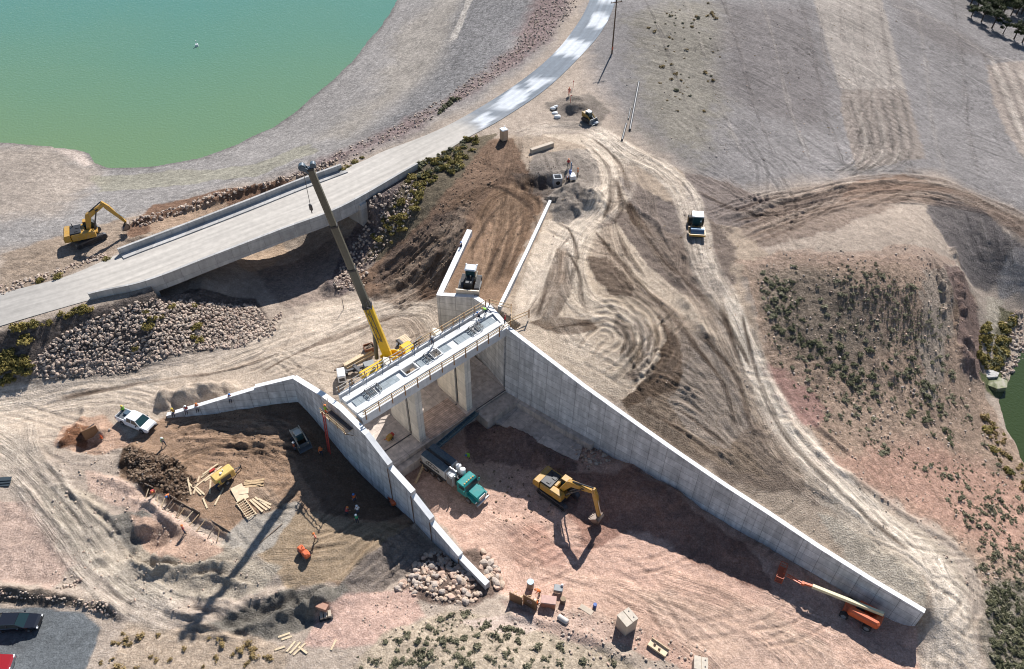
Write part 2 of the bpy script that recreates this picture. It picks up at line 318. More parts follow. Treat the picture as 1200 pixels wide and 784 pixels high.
# under the span the ground may not reach the girders
lo = (zz-3.5); h1 = Hh[rsel]; Hh[rsel] = np.where(span & (dmin < hwid+1.0) & (h1 > lo), lo, h1)
# ------------------------------------------------------------------ sampling
def hgt(x, y):
    i = np.searchsorted(GX, x)-1; j = np.searchsorted(GY, y)-1
    i = max(0, min(NX-2, i)); j = max(0, min(NY-2, j)); a = (x-GX[i])/(GX[i+1]-GX[i]); b = (y-GY[j])/(GY[j+1]-GY[j])
    return float((Hh[j, i]*(1-a)+Hh[j, i+1]*a)*(1-b)+(Hh[j+1, i]*(1-a)+Hh[j+1, i+1]*a)*b)
def G(px, py, dz=0.0):
    """where the sight line through a photo position meets the ground: march down from above"""
    z = 16.0; step = .4
    while z > -9:
        q = P(px, py, z)
        if hgt(q[0], q[1]) >= z:
            lo, hi = z, z+step
            for _ in range(10):
                m = (lo+hi)/2; q = P(px, py, m)
                if hgt(q[0], q[1]) >= m: lo = m
                else: hi = m
            q = P(px, py, lo); q[2] = lo+dz; return q
        z -= step
    return P(px, py, -6)
def G2(pts): return [G(*p[:2]) for p in pts]
def groundvec(px, py): return Vector(G(px, py))
# ------------------------------------------------------------------ heaps, pits, ridges (placed on the base ground)
def sub(p, r):
    j0, j1 = np.searchsorted(GY, (p[1]-r, p[1]+r)); i0, i1 = np.searchsorted(GX, (p[0]-r, p[0]+r)); return (slice(max(j0-1, 0), j1+1), slice(max(i0-1, 0), i1+1))
def mound(px, py, r, h, rx=1.0, rot=0.0, flat=0.0, rough=.12, seed=0):
    q = G(px, py); s = sub(q, r*max(rx, 1)*1.6); dx = X[s]-q[0]; dy = Y[s]-q[1]
    c, sn = math.cos(rot), math.sin(rot); u = (dx*c+dy*sn)/rx; v = -dx*sn+dy*c
    d = np.hypot(u, v)/r+fbm(X[s], Y[s], r*.6, seed+31, 3)*.28
    Hh[s] += h*sstep(1.0, flat, d)*(1+fbm(X[s], Y[s], 1.1, seed+5, 3)*rough*2)
def ridge(pts, wd, h, seed=0, rough=.3):
    w = [G(*p) for p in pts]; a = np.array(w); s = sub(((a[:, 0].min()+a[:, 0].max())/2, (a[:, 1].min()+a[:, 1].max())/2), max(np.ptp(a[:, 0]), np.ptp(a[:, 1]))/2+wd*2)
    xx = X[s]+fbm(X[s], Y[s], 2.5, seed+3, 3)*wd*.45; yy = Y[s]+fbm(X[s], Y[s], 2.5, seed+4, 3)*wd*.45
    d, t, _ = polydist(xx, yy, w); Hh[s] += h*sstep(wd, 0, d)*(1+rough*fbm(X[s], Y[s], 1.5, seed+9, 3)*1.6)
def scarp(pts, wd, h, seed=0):
    """bank: ground on the left of the line (seen along it) stands h higher, fading over wd"""
    w = [G(*p) for p in pts]; a = np.array(w); s = sub(((a[:, 0].min()+a[:, 0].max())/2, (a[:, 1].min()+a[:, 1].max())/2), max(np.ptp(a[:, 0]), np.ptp(a[:, 1]))/2+wd*2)
    xx = X[s]+fbm(X[s], Y[s], 2, seed+3, 3)*.9; yy = Y[s]+fbm(X[s], Y[s], 2, seed+4, 3)*.9
    d, t, sg = polydist(xx, yy, w); T = t.max(); endf = sstep(0, .15*T, t)*sstep(T, .85*T, t)
    Hh[s] += np.where(sg < 0, h*sstep(wd, 0, d), -.15*h*sstep(wd*.5, 0, d))*endf
# sand heaps beside the wing wall
mound(196,470,2.2,1.5,seed=1); mound(218,466,2.5,1.9,seed=2); mound(238,462,2.8,1.9,seed=3); mound(255,456,2.4,1.2,seed=4); mound(268,452,2,.7,seed=5); mound(186,464,1.6,.8,seed=6)
# clod bank, pits and broken banks lower left
mound(196,556,4.5,.8,1.3,.2,seed=7,rough=.6); mound(160,535,2.8,.6,seed=8,rough=.5); mound(180,590,2.5,.5,seed=17,rough=.5)
mound(150,640,4.0,-1.1,1.2,.5,.1,seed=9); mound(186,630,2.4,-.9,seed=10); mound(170,618,1.8,.8,seed=11,rough=.4); mound(120,655,1.6,.6,seed=111); mound(196,655,2.2,1.0,1.5,.2,seed=112)
scarp([(280,655),(240,664),(205,668),(170,662),(150,650)],1.8,.9,12); scarp([(300,688),(258,672),(215,674)],1.2,.5,13)
mound(330,716,4.6,-1.0,1.8,.1,.1,seed=14); scarp([(395,690),(355,712),(318,728),(275,738)],2.2,1.1,15); mound(375,700,2.4,1.0,1.5,.3,seed=16,rough=.4)
ridge([(238,706),(275,716),(300,704),(330,700)],1.4,.8,18); ridge([(200,712),(236,728),(262,742)],1.1,.6,19)
ridge([(0,690),(40,694),(90,700),(130,712)],1.5,.7,20,.6); ridge([(132,712),(140,722)],1.0,.5,21)
ridge([(100,480),(90,505),(70,520)],.9,.5,22,.5); mound(103,520,1.6,-1.2,1.3,.7,.2,seed=23); mound(118,505,1.4,.5,seed=24)
ridge([(70,570),(110,590),(135,610)],.8,.35,25); ridge([(30,570),(55,600),(75,625)],.6,.3,26); ridge([(120,560),(150,572),(190,600),(215,620)],1.0,.45,27,.5)
# slit trench with timber shoring
w_ = [G(*p) for p in ((158,575),(190,590),(222,608),(262,634))]
d_, t_, _s = polydist(X, Y, w_); Hh -= .5*sstep(.9, .3, d_+fbm(X, Y, 1.5, 44, 3)*.25)
# grooved bank down to the boulder pit
ridge([(404,682),(425,660),(450,638),(476,620)],.9,.25,28,.3); mound(520,686,5.5,.9,1.3,-.3,.1,seed=30)
# wrinkled soil by the wing wall
for k, (a, b) in enumerate((((290,503),(350,503)),((270,520),(352,524)),((250,532),(345,530)),((210,515),(290,520)),((222,500),(300,492)))):
    ridge([a, ((a[0]+b[0])/2, (a[1]+b[1])/2-3), b], .5, .28, 50+k, .5)
# chute floor
mound(745,572,6,1.6,1.7,-.5,seed=32); mound(790,600,5,1.1,1.6,-.5,seed=33); mound(880,655,4,.9,1.6,-.5,seed=34); mound(690,545,4,.6,seed=35); mound(600,520,4,.5,seed=36,rough=.4); mound(655,600,1.6,.6,seed=37,rough=.4); mound(690,606,2.4,-.5,seed=38)
mound(640,540,3,.4,seed=39); ridge([(600,505),(650,545),(690,570)],2.5,.5,40); mound(600,615,2.2,.3,seed=41); mound(560,650,2.4,.3,seed=42)
ridge([(600,720),(660,735),(700,752),(735,770)],1.2,.5,43); ridge([(590,700),(640,715)],.8,.3,45); mound(830,770,2.5,.5,seed=46)
# pipe pit and spoil on the terrace
mound(632,214,3.8,-1.9,1.5,.1,.2,seed=60); mound(676,232,6.0,2.3,1.3,.2,seed=61,rough=.15); mound(630,190,3.5,.5,seed=62); mound(690,225,2.4,.7,seed=63); mound(660,248,3,.7,seed=64)
mound(670,131,2.6,-.7,2.2,0,.1,seed=65); mound(672,125,1.6,.9,2.2,0,seed=66); mound(676,116,1.3,.6,2,0,seed=67)
ridge([(820,195),(842,205),(870,225),(900,238)],1.0,.12,70,.2); ridge([(828,210),(855,225),(890,244)],.8,.10,71,.2); ridge([(850,255),(900,240),(960,226),(1050,212)],1.2,.45,72); ridge([(735,235),(770,262),(800,300)],1.2,.5,73,.5); ridge([(790,300),(800,350),(830,390)],1.5,.4,74,.5)
ridge([(868,310),(880,345),(888,390),(905,450),(930,500),(975,545),(1040,590),(1100,625),(1140,660)],1.0,.32,75,.5)
mound(1050,670,3.5,.6,seed=79)
ridge([(440,345),(480,320),(520,285),(545,262)],2.0,.6,80,.5); ridge([(420,330),(450,310),(480,290)],1.2,.5,81,.5); mound(388,338,2.6,1.2,seed=82)
ridge([(160,262),(220,245),(280,225),(330,212)],1.0,.7,83,.6); ridge([(60,290),(0,318)],.8,.3,84)
ridge([(152,282),(170,278)],.9,.4,85)
# churned, furrowed ground on the terrace and the bench road
def furrow(pts, wd, gap, n, h, seed, jit=.35):
    w = [p[:2] for p in spline([G(*p)[:2] for p in pts], 6)]; a = np.array(w); W_ = gap*n
    s = sub(((a[:, 0].min()+a[:, 0].max())/2, (a[:, 1].min()+a[:, 1].max())/2), max(np.ptp(a[:, 0]), np.ptp(a[:, 1]))/2+W_)
    xx = X[s]+fbm(X[s], Y[s], 5, seed+3, 3)*jit*2.4; yy = Y[s]+fbm(X[s], Y[s], 5, seed+4, 3)*jit*2.4
    d, t, sg = polydist(xx, yy, w); T = t.max(); u = d*sg; m = sstep(W_/2, W_/2-gap*.6, d)*sstep(0, 3, t)*sstep(T, T-3, t)
    k = np.clip(.5+1.4*vnoise(u/gap*1.0, t/9.0, seed)-.7, 0, 1)*np.clip(.2+1.3*vnoise(X[s]/3, Y[s]/3, seed+8), 0, 1.3)
    prof = np.abs(((u/gap) % 1)-.5)*2
    Hh[s] += m*h*(sstep(.15, .95, prof)*k-.25)
furrow([(735,230),(765,275),(800,320),(840,380),(870,440)],1,.8,9,.20,700); furrow([(720,455),(765,465),(820,495),(880,545),(940,590)],1,.75,12,.24,710); furrow([(745,420),(790,425),(840,470),(880,520)],1,.75,10,.22,720)
furrow([(810,195),(845,215),(890,238),(950,240)],1,.9,9,.26,730,.2); furrow([(840,268),(900,245),(960,230),(1050,215),(1120,222)],1,.9,11,.30,740,.2); furrow([(690,240),(715,275),(725,320),(760,350)],1,.7,8,.2,750)
furrow([(700,350),(750,360),(785,400),(770,445)],1,.7,9,.08,760); furrow([(640,300),(632,340),(615,378)],1,.7,6,.14,770); furrow([(440,340),(480,315),(515,280),(545,250)],1,.8,11,.32,780,.2); furrow([(450,372),(490,345),(518,330)],1,.7,8,.2,790,.2)
furrow([(560,300),(580,250),(600,215)],1,.8,9,.16,800,.15); furrow([(530,250),(565,225),(600,205)],1,.7,8,.22,810); furrow([(1120,240),(1140,280),(1160,330)],1,.9,15,.10,820,.2); furrow([(240,490),(300,500),(335,525)],1,.8,9,.26,830); furrow([(200,520),(260,530),(320,545)],1,.8,8,.24,840)
furrow([(1000,640),(1050,660),(1080,690)],1,.8,8,.25,850); furrow([(960,600),(1000,630),(1040,680)],1,.8,6,.2,860); furrow([(60,560),(110,620),(160,680)],1,1.0,6,.18,870); furrow([(410,690),(440,660),(470,635)],1,.8,6,.5,880); furrow([(440,705),(465,672),(490,645)],1,.7,5,.4,890)
furrow([(300,445),(370,420),(440,390)],1,.9,7,.14,900); furrow([(200,715),(250,725),(300,735)],1,.9,6,.4,910); furrow([(930,460),(960,500),(1010,540)],1,2.2,4,.6,920); furrow([(1105,305),(1125,370),(1128,430)],1,1.3,8,1.1,930); furrow([(1010,340),(1000,400),(1010,470)],1,3.2,7,.35,940,.6); furrow([(1070,380),(1070,450),(1090,520)],1,2.6,6,.35,950,.6)
# ravine side of the hill and rock face
mound(1133,425,3.4,1.6,1.0,0,seed=90,rough=.3); ridge([(1118,300),(1125,330),(1130,370),(1135,405)],1.6,1.0,91,.6)
# ------------------------------------------------------------------ small relief everywhere
near = (X > -130) & (X < 125) & (Y < 215)
amp = np.full(X.shape, .07)
CALM = np.maximum(ROADM, sstep(3, -1, SHORE_D)); CALM = np.maximum(CALM, sstep(2, -1, dp))
dw = np.full(X.shape, 1e9)
for a_, b_ in WSEG: dw = np.minimum(dw, polydist(X, Y, [a_, b_])[0])
dwm = .35+.65*sstep(.8, 2.5, dw)
n1 = fbm(X, Y, 5.0, 100, 4); n2 = fbm(X, Y, 1.3, 101, 3)
BASE = Hh.copy()
# ------------------------------------------------------------------ soil kinds: colour, clod size (rough), stoniness (gravel)
ALB = 1/1.44
def soil(r, g, b):
    c = np.array(lin((r, g, b))); g_ = c @ np.array([.3, .59, .11]); return (c*.84+g_*.16)*ALB
C = np.empty(X.shape+(3,)); C[:] = soil(186, 166, 146)
RGH = np.full(X.shape, .06); GRV = np.full(X.shape, .25)
wob = fbm(X, Y, 7, 200, 4); wob2 = fbm(X, Y, 1.6, 201, 4)
def zone(px, c, soft=1.2, amp=1.4, rough=None, gravel=None, k=1.0):
    soft = soft*1.3 if soft >= 2 else min(soft*.32, .8)
    w = [G(*p) for p in px]; a = np.array(w); m = soft+amp+2
    s = (slice(*np.searchsorted(GY, (a[:, 1].min()-m, a[:, 1].max()+m))), slice(*np.searchsorted(GX, (a[:, 0].min()-m, a[:, 0].max()+m))))
    xx, yy = X[s], Y[s]
    if xx.size == 0: return
    d, _, _ = polydist(xx, yy, w, True); ins = inpoly(xx, yy, w); d = np.where(ins, d, -d)
    mk = sstep(-soft, soft, d+(wob[s]*.8+wob2[s]*.65)*amp)*k
    C[s] = C[s]*(1-mk[..., None])+soil(*c)*mk[..., None]
    if rough is not None: RGH[s] = RGH[s]*(1-mk)+rough*mk
    if gravel is not None: GRV[s] = GRV[s]*(1-mk)+gravel*mk
# dam shoulder and far slope
zone([(690,-40),(1300,-40),(1300,300),(1100,205),(960,212),(860,230),(800,200),(740,150),(690,90)], (144,137,133), 3, 2, .05, .45)
zone([(745,20),(800,0),(850,10),(845,120),(815,190),(770,170),(745,120)], (150,140,118), 3.5, 6, .06, .5, .6)
zone([(850,5),(950,10),(975,110),(960,150),(890,130),(840,100)], (126,117,113), 3, 3.5, .04, .4, .8)
zone([(950,-10),(1030,-10),(1062,105),(985,105)], (166,154,142), .8, .5, .03, .3)
zone([(985,105),(1062,105),(1085,185),(1005,200),(990,150)], (152,138,126), .8, .8, .05, .3)
zone([(1040,-10),(1130,40),(1170,70),(1110,60),(1060,30)], (124,115,110), 2, 2, .06, .4, .7)
zone([(1155,75),(1210,70),(1210,200),(1190,170),(1165,120)], (168,152,138), 1, 1, .05, .3)
zone([(850,255),(900,235),(960,222),(1060,205),(1130,225),(1220,265),(1220,290),(1130,240),(1070,235),(990,265),(900,285),(850,300)], (158,136,118), 1.2, 1.5, .10, .3)
zone([(985,235),(1000,212),(1060,206),(1120,222),(1080,225),(1020,232)], (152,122,100), 1, 1.2, .08, .3, .8)
zone([(1080,245),(1112,228),(1150,245),(1205,290),(1190,310),(1160,345),(1140,335),(1115,290)], (122,112,107), 1, 1, .10, .4)
zone([(1180,290),(1215,290),(1215,335),(1172,350),(1165,335)], (160,150,142), 1, .8, .05, .5)
# shore and upstream face
zone([(-160,150),(500,-60),(690,-60),(640,60),(560,120),(460,170),(380,195),(300,215),(200,245),(100,275),(-160,330)], (154,147,141), 3, 2, .05, .6)
zone([(-60,170),(60,172),(110,195),(110,215),(60,250),(-60,270)], (168,153,138), 2.5, 3, .06, .5)
zone([(60,172),(95,177),(110,192),(100,196),(80,183)], (206,186,170), .5, .6)
zone([(470,30),(545,-20),(555,-20),(530,50),(505,80),(440,140),(400,165),(380,160),(440,110)], (162,152,140), 2.6, 3, .05, .6)
zone([(545,-20),(640,-30),(600,60),(540,110),(450,160),(440,150),(520,80)], (134,130,128), 2.6, 3, .06, 1.0)
zone([(640,-30),(690,-30),(640,50),(560,105),(480,155),(380,200),(330,210),(440,160),(540,105),(600,60)], (144,122,117), 2.0, 2.5, .08, 1.0)
zone([(548,-10),(558,-10),(545,20),(535,45),(525,50),(540,18)], (188,178,166), .5, .5)
zone([(110,208),(190,200),(300,192),(360,170),(380,176),(300,205),(200,218),(120,224)], (156,150,122), 1, 1.5, .05, .5, .55)
zone([(0,300),(80,275),(150,255),(240,230),(350,205),(395,190),(395,200),(250,255),(130,300),(60,330),(0,355)], (168,146,124), 1, 1, .08, .5)
zone([(145,270),(180,240),(260,222),(330,210),(350,212),(260,245),(200,262),(150,285)], (140,106,82), .8, .8, .12, .4)
zone([(170,262),(235,240),(265,236),(270,244),(215,262),(180,275)], (176,146,118), .6, .6, .06, .3)
# crane ground and sand road
zone([(-60,455),(100,438),(250,428),(320,385),(370,350),(430,345),(520,340),(560,350),(450,480),(345,445),(190,492),(130,520),(-60,560)], (204,182,158), 1.5, 1.5, .06, .2)
zone([(270,300),(330,280),(340,300),(290,320)], (200,170,140), 1, 1)
zone([(300,318),(380,285),(430,260),(450,330),(400,345),(330,365)], (160,140,124), 1, 1.2, .08, .5)
# riprap
zone([(-40,400),(20,385),(107,362),(171,345),(220,340),(300,350),(318,375),(290,405),(240,412),(150,440),(60,448),(-40,455)], (118,104,94), .8, .8, .12, 1.0)
zone([(430,225),(480,205),(520,205),(490,250),(440,300),(400,345),(385,330),(400,290)], (122,106,100), .8, .8, .10, 1.0)
zone([(480,205),(545,160),(580,158),(560,190),(520,250),(460,300),(420,310),(440,280)], (120,106,84), .8, 1, .12, .6)
# dark slope, brown fill
zone([(570,165),(620,160),(660,200),(640,235),(585,350),(540,345),(520,340),(470,360),(430,345),(420,320),(450,300),(500,255),(545,205)], (140,110,86), 1.2, 1.2, .10, .35)
zone([(455,300),(500,262),(540,240),(550,268),(530,310),(500,330),(470,335),(440,330)], (122,100,84), 1, 1.3, .14, .5)
zone([(522,342),(551,268),(575,222),(612,205),(638,238),(584,362),(556,346)], (160,126,96), .4, .5, .06, .15)
zone([(575,222),(600,190),(625,195),(640,225),(610,225)], (116,90,70), .8, 1, .12, .3, .8)
# terrace right of the wall
zone([(600,160),(720,160),(800,200),(850,260),(900,300),(870,330),(900,430),(960,530),(1060,620),(1130,680),(1140,790),(1085,735),(592,384),(585,360),(640,240)], (186,163,138), 1.2, 1.5, .08, .25)
zone([(592,384),(650,250),(690,260),(700,330),(770,360),(780,420),(740,470),(690,452)], (205,181,152), 1, 1.5, .06, .2)
zone([(700,255),(800,230),(850,270),(860,330),(840,360),(790,340),(740,320)], (136,118,104), 1.5, 2, .12, .3)
zone([(730,440),(790,400),(850,430),(900,520),(960,590),(900,575),(840,550),(780,510)], (138,118,100), 1.5, 2, .12, .3)
zone([(630,300),(660,285),(668,340),(650,370),(628,375),(640,340)], (152,126,98), .6, 1, .08, .2, .8)
zone([(625,180),(700,175),(720,215),(700,255),(655,262),(618,225)], (152,138,124), 1, 1.2, .10, .35)
zone([(600,203),(640,205),(652,222),(640,236),(612,228)], (98,84,74), .7, .8, .1, .2, .8)
zone([(640,120),(690,110),(715,130),(700,150),(660,150)], (146,132,118), 1, 1, .1, .3)
zone([(800,200),(860,215),(910,240),(880,262),(840,262),(800,240)], (142,126,116), 1, 1.5, .08, .4)
zone([(960,600),(1050,640),(1085,690),(1080,712),(1000,665)], (188,172,150), 1, 1.5, .12, .4)
zone([(925,520),(985,545),(1050,600),(1110,640),(1140,700),(1110,690),(1030,640),(950,580)], (188,170,148), 1, 1, .06, .3)
zone([(640,158),(684,157),(712,176),(724,200),(727,228),(713,250),(696,266),(672,300),(668,330),(650,372),(600,382),(606,340),(640,258),(668,266),(690,238),(704,214),(702,190),(686,170)], (212,190,164), .4, .6, .05, .15)
zone([(600,382),(640,372),(690,368),(728,376),(738,398),(724,428),(702,440),(745,446),(772,402),(764,368),(776,370),(786,398),(770,432),(735,470),(686,453),(640,418)], (210,186,158), .4, .6, .05, .15)
zone([(655,292),(664,296),(672,318),(670,345),(652,372),(638,372),(644,338)], (118,96,76), .3, .5, .08, .25)
zone([(640,372),(664,372),(690,376),(700,384),(668,392),(640,386),(620,378)], (118,96,76), .3, .5, .08, .25, .9)
zone([(722,372),(740,382),(746,402),(738,420),(726,416),(732,398),(720,384)], (108,86,66), .25, .35, .08, .2); zone([(740,368),(760,380),(768,402),(758,424),(748,420),(754,400),(744,384)], (108,86,66), .25, .35, .08, .2)
zone([(772,372),(792,396),(804,424),(800,452),(770,462),(735,478),(724,470),(748,450),(776,420),(784,398)], (112,91,72), .4, 1, .13, .35)
zone([(735,478),(800,456),(830,490),(880,530),(900,560),(860,548),(800,525),(752,496)], (140,119,98), .4, 1, .12, .3); zone([(796,384),(836,394),(866,444),(874,500),(850,528),(812,508),(786,470),(806,440)], (158,140,122), .4, .9, .08, .3)
zone([(724,205),(744,214),(790,240),(806,262),(796,275),(770,268),(744,245),(734,235)], (132,117,107), .4, .8, .08, .35); zone([(728,236),(738,236),(790,308),(782,314),(745,270)], (110,90,72), .25, .3, .1, .3)
zone([(700,270),(722,262),(760,310),(800,345),(850,395),(838,400),(790,362),(748,330)], (200,178,152), .3, .4, .06, .2); zone([(740,262),(790,290),(812,300),(806,330),(780,322)], (142,123,107), .4, .9, .12, .3)
zone([(688,300),(712,300),(740,330),(742,350),(715,345),(696,325)], (122,102,84), .4, .8, .12, .3); zone([(846,340),(866,356),(890,420),(920,492),(965,545),(1020,594),(1005,604),(950,560),(905,505),(870,435)], (218,200,176), .3, .4, .05, .2)
# natural hill on the right
zone([(868,308),(920,300),(1000,298),(1080,305),(1140,345),(1150,420),(1170,500),(1215,560),(1215,800),(1150,800),(1150,680),(1090,610),(985,545),(930,490),(895,400)], (172,144,120), 1.2, 1.5, .10, .7)
zone([(870,308),(920,296),(1000,292),(1080,290),(1125,310),(1080,318),(1000,312),(930,310),(890,325)], (178,148,126), .8, 1.5, .08, .4, .7)
zone([(880,318),(940,312),(1000,330),(1040,400),(1010,450),(960,420),(915,400)], (126,114,98), 2, 3, .12, .8, .7)
zone([(895,430),(940,445),(985,480),(960,510),(925,490)], (172,130,116), 1.5, 2.5, .08, .5, .9)
zone([(1085,320),(1112,325),(1110,440),(1090,470),(1080,400)], (170,160,144), 1, 2.5, .08, .7, .45)
zone([(1108,310),(1130,320),(1146,370),(1152,430),(1140,450),(1122,440),(1126,380)], (138,112,102), .7, 1.2, .16, .6, .85)
zone([(960,540),(1060,590),(1130,640),(1215,660),(1215,580),(1150,540),(1080,520)], (190,146,122), 2, 3, .08, .6, .9)
zone([(1150,690),(1215,680),(1215,800),(1150,800)], (140,128,110), 1.5, 1.5, .12, .8)
zone([(1155,345),(1175,352),(1172,380),(1165,405),(1155,405),(1158,370)], (196,180,156), .5, .5, .06, .5)
zone([(1172,360),(1190,365),(1180,400),(1172,440),(1160,440),(1168,400)], (120,112,84), .6, .8, .1, .7)
zone([(1148,438),(1172,436),(1185,452),(1178,470),(1158,460)], (98,104,62), .4, .5, .06, .4)
# chute
zone([(440,505),(600,470),(700,520),(1070,735),(1080,800),(850,800),(735,760),(640,715),(575,690),(500,590)], (212,170,146), .6, .8, .07, .3)
zone([(590,620),(640,612),(650,640),(700,650),(640,665),(600,670)], (196,150,128), 1, 1.5, .05, .2, .8)
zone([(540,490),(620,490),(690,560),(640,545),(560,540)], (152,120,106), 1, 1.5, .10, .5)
zone([(640,555),(740,545),(870,640),(900,690),(820,660),(740,620),(690,640)], (150,108,90), 1, 1.5, .1, .35, .8)
zone([(590,705),(700,712),(760,740),(700,760),(620,745)], (198,166,146), 1, 1.2, .1, .4)
zone([(740,690),(900,715),(1000,790),(860,800),(800,760)], (210,174,150), 1.5, 1.5, .06, .25)
# excavation left of the left wall
zone([(195,490),(345,450),(440,545),(500,605),(470,625),(400,690),(330,665),(290,640),(200,590),(140,560),(150,520)], (170,136,106), 1, 1.2, .08, .25)
zone([(300,470),(345,450),(440,545),(500,605),(440,612),(385,600),(350,560)], (112,92,76), 1, 1, .06, .2, .8)  # dark patch: cast shade of the stepped wall put into the soil colour
zone([(145,522),(200,535),(232,560),(220,590),(170,580),(140,548)], (104,80,60), .6, .9, .22, .5)
zone([(290,640),(350,600),(420,612),(480,615),(410,680),(340,690)], (168,143,112), .7, .7, .05, .15)
zone([(285,610),(350,590),(320,640),(270,665),(250,640)], (178,166,150), .7, .8, .05, .3)
zone([(400,685),(430,655),(480,618),(510,640),(480,670),(450,690),(420,700)], (150,134,120), .5, .5, .16, .4)
zone([(470,690),(500,650),(560,640),(590,690),(560,712),(500,708)], (128,106,92), .8, .8, .12, .8)
zone([(90,545),(140,560),(200,600),(260,640),(200,650),(190,620),(130,590),(105,575)], (216,182,158), .6, .9, .08, .3)
zone([(65,520),(75,500),(120,485),(150,520),(120,535),(85,530)], (204,164,134), .7, .8, .08, .3)
zone([(80,502),(105,500),(100,525),(70,525)], (150,102,70), .4, .5, .14, .4)
zone([(120,600),(170,595),(200,625),(205,665),(160,668),(130,640)], (140,132,120), .7, 1, .14, .35)
zone([(160,640),(260,640),(330,665),(300,700),(230,700),(170,680)], (184,168,146), .8, 1, .12, .3)
zone([(150,600),(200,610),(260,645),(240,655),(190,650),(160,630)], (196,160,134), .6, .8, .08, .3)
zone([(240,740),(300,700),(400,685),(420,720),(330,750),(270,752)], (132,124,112), .8, 1, .16, .35)
zone([(40,560),(110,580),(160,660),(220,700),(150,700),(80,640)], (192,174,150), 1, 1, .07, .25)
zone([(-40,580),(40,590),(90,660),(60,690),(-40,680)], (196,166,146), 1, 1.5, .08, .35)
zone([(-40,690),(0,686),(50,690),(120,705),(140,725),(100,715),(40,708),(-40,705)], (132,116,100), .4, .5, .16, .6)
zone([(-60,716),(40,712),(98,715),(118,735),(110,765),(90,800),(-60,820)], (112,116,118), .4, .4, .02, .3)
zone([(150,735),(280,740),(340,760),(330,800),(120,800)], (188,164,138), 1, 1, .08, .4)
zone([(400,700),(480,690),(500,720),(440,760),(350,760),(370,720)], (206,168,148), .8, 1, .08, .35)
zone([(440,745),(540,715),(620,735),(720,765),(760,800),(400,800)], (188,168,142), 1, 1.2, .08, .6)
zone([(590,722),(640,735),(600,745),(540,728)], (206,182,164), .6, .8, .06, .35)
# ------------------------------------------------------------------ wheel and track marks
PSI = np.zeros(X.shape); TT = np.zeros(X.shape); TM = np.zeros(X.shape)
def track(px, wd, k=1.0, tint=None, tk=.5, rut=.05, soft=.5, n=6):
    w = [p[:2] for p in spline([G(*p)[:2] for p in px], n)]; a = np.array(w); m = wd+2
    s = (slice(*np.searchsorted(GY, (a[:, 1].min()-m, a[:, 1].max()+m))), slice(*np.searchsorted(GX, (a[:, 0].min()-m, a[:, 0].max()+m))))
    if X[s].size == 0: return
    xx = X[s]+wob[s]*.25; yy = Y[s]+wob2[s]*.12
    d, t, sg = polydist(xx, yy, w); T = t.max(); psi = d*sg
    mk = sstep(wd/2+soft, wd/2-soft, d+wob[s]*.5)*sstep(0, 2.5, t)*sstep(T, T-2.5, t)*k
    up = mk > TM[s]*.8
    PSI[s] = np.where(up, psi, PSI[s]); TT[s] = np.where(up, t, TT[s]); TM[s] = np.maximum(mk, TM[s])
    if tint is not None:
        kk = (mk*tk*(.75+.5*fbm(psi*2, t*.2, 1, 300, 3)))[..., None].clip(0, 1); C[s] = C[s]*(1-kk)+soil(*tint)*kk
    if rut: Hh[s] += mk*rut*fbm(psi*1.6, t*.12, 1.0, 301, 2)*1.6
PALE = (234,214,190); BRN = (104,78,56); TAN = (200,176,148)
track([(690,150),(730,175),(770,196),(800,225),(815,265),(826,310),(852,360),(884,430),(915,490),(960,545),(1020,600),(1085,655),(1115,705),(1120,790)], 4.6, 1, PALE, .9, .10)
track([(690,158),(722,185),(728,215),(705,250),(678,278),(668,310),(680,350),(715,368),(745,385),(752,415),(735,440)], 5, .95, PALE, .5, .10)
track([(675,172),(708,200),(700,235),(672,268),(655,300),(640,345),(625,380)], 4, .8, PALE, .4, .08)
track([(735,190),(752,225),(765,270),(790,310),(820,350),(850,410),(880,470),(920,540),(980,590)], 3.5, .9, (150,130,112), .5, .12)
track([(712,255),(720,300),(745,340),(782,370),(800,410),(770,450)], 3.2, .9, (140,118,98), .6, .12)
track([(738,395),(748,418),(735,436)], 2.2, 1, (130,108,84), .8, .1); track([(757,372),(772,395),(768,418)], 1.8, 1, (140,116,90), .7, .1)
track([(660,285),(655,320),(640,350),(622,378)], 2.5, 1, (132,106,82), .7, .08)
track([(610,300),(640,345),(690,420)], 4, .6, PALE, .4, .05); track([(650,400),(700,420),(740,430)], 4, .6, PALE, .3, .05)
track([(605,160),(640,150),(690,152),(740,185),(790,205)], 4, .8, PALE, .4, .08)
for k in range(6): track([(560+k*5.5,345-k*3),(573+k*8,300-k*4),(585+k*6,255-k*4),(592+k*6,215-k*3)], 1.6, 1, BRN if k % 2 else (172,138,106), .85, .10, .2)
track([(560,262),(575,235),(600,225),(625,240),(622,275)], 2.0, 1, BRN, .7, .12, .3); track([(595,215),(600,185),(606,160)], 3, 1, (112,88,68), .6, .1)
track([(520,252),(560,225),(590,215)], 2.5, .9, BRN, .6, .12); track([(575,200),(570,180),(590,165)], 2.5, .8, BRN, .5, .1)
for k in range(6): track([(430+k*14,352-k*2),(465+k*12,325-k*6),(495+k*9,295-k*8),(520+k*6,262-k*6)], 2.0, .9, (196,170,142) if k % 2 else (124,100,82), .45, .14, .3)
track([(-60,470),(0,462),(100,444),(210,430),(290,405),(360,380),(430,365),(500,345)], 5.5, .8, PALE, .5, .05)
track([(-60,490),(60,470),(150,462),(190,470)], 5, .8, PALE, .4, .05); track([(300,430),(360,410),(440,372),(500,365),(520,375)], 4, .8, PALE, .4, .08)
track([(440,380),(475,375),(490,395),(470,402)], 3, .9, (168,142,120), .5, .12)
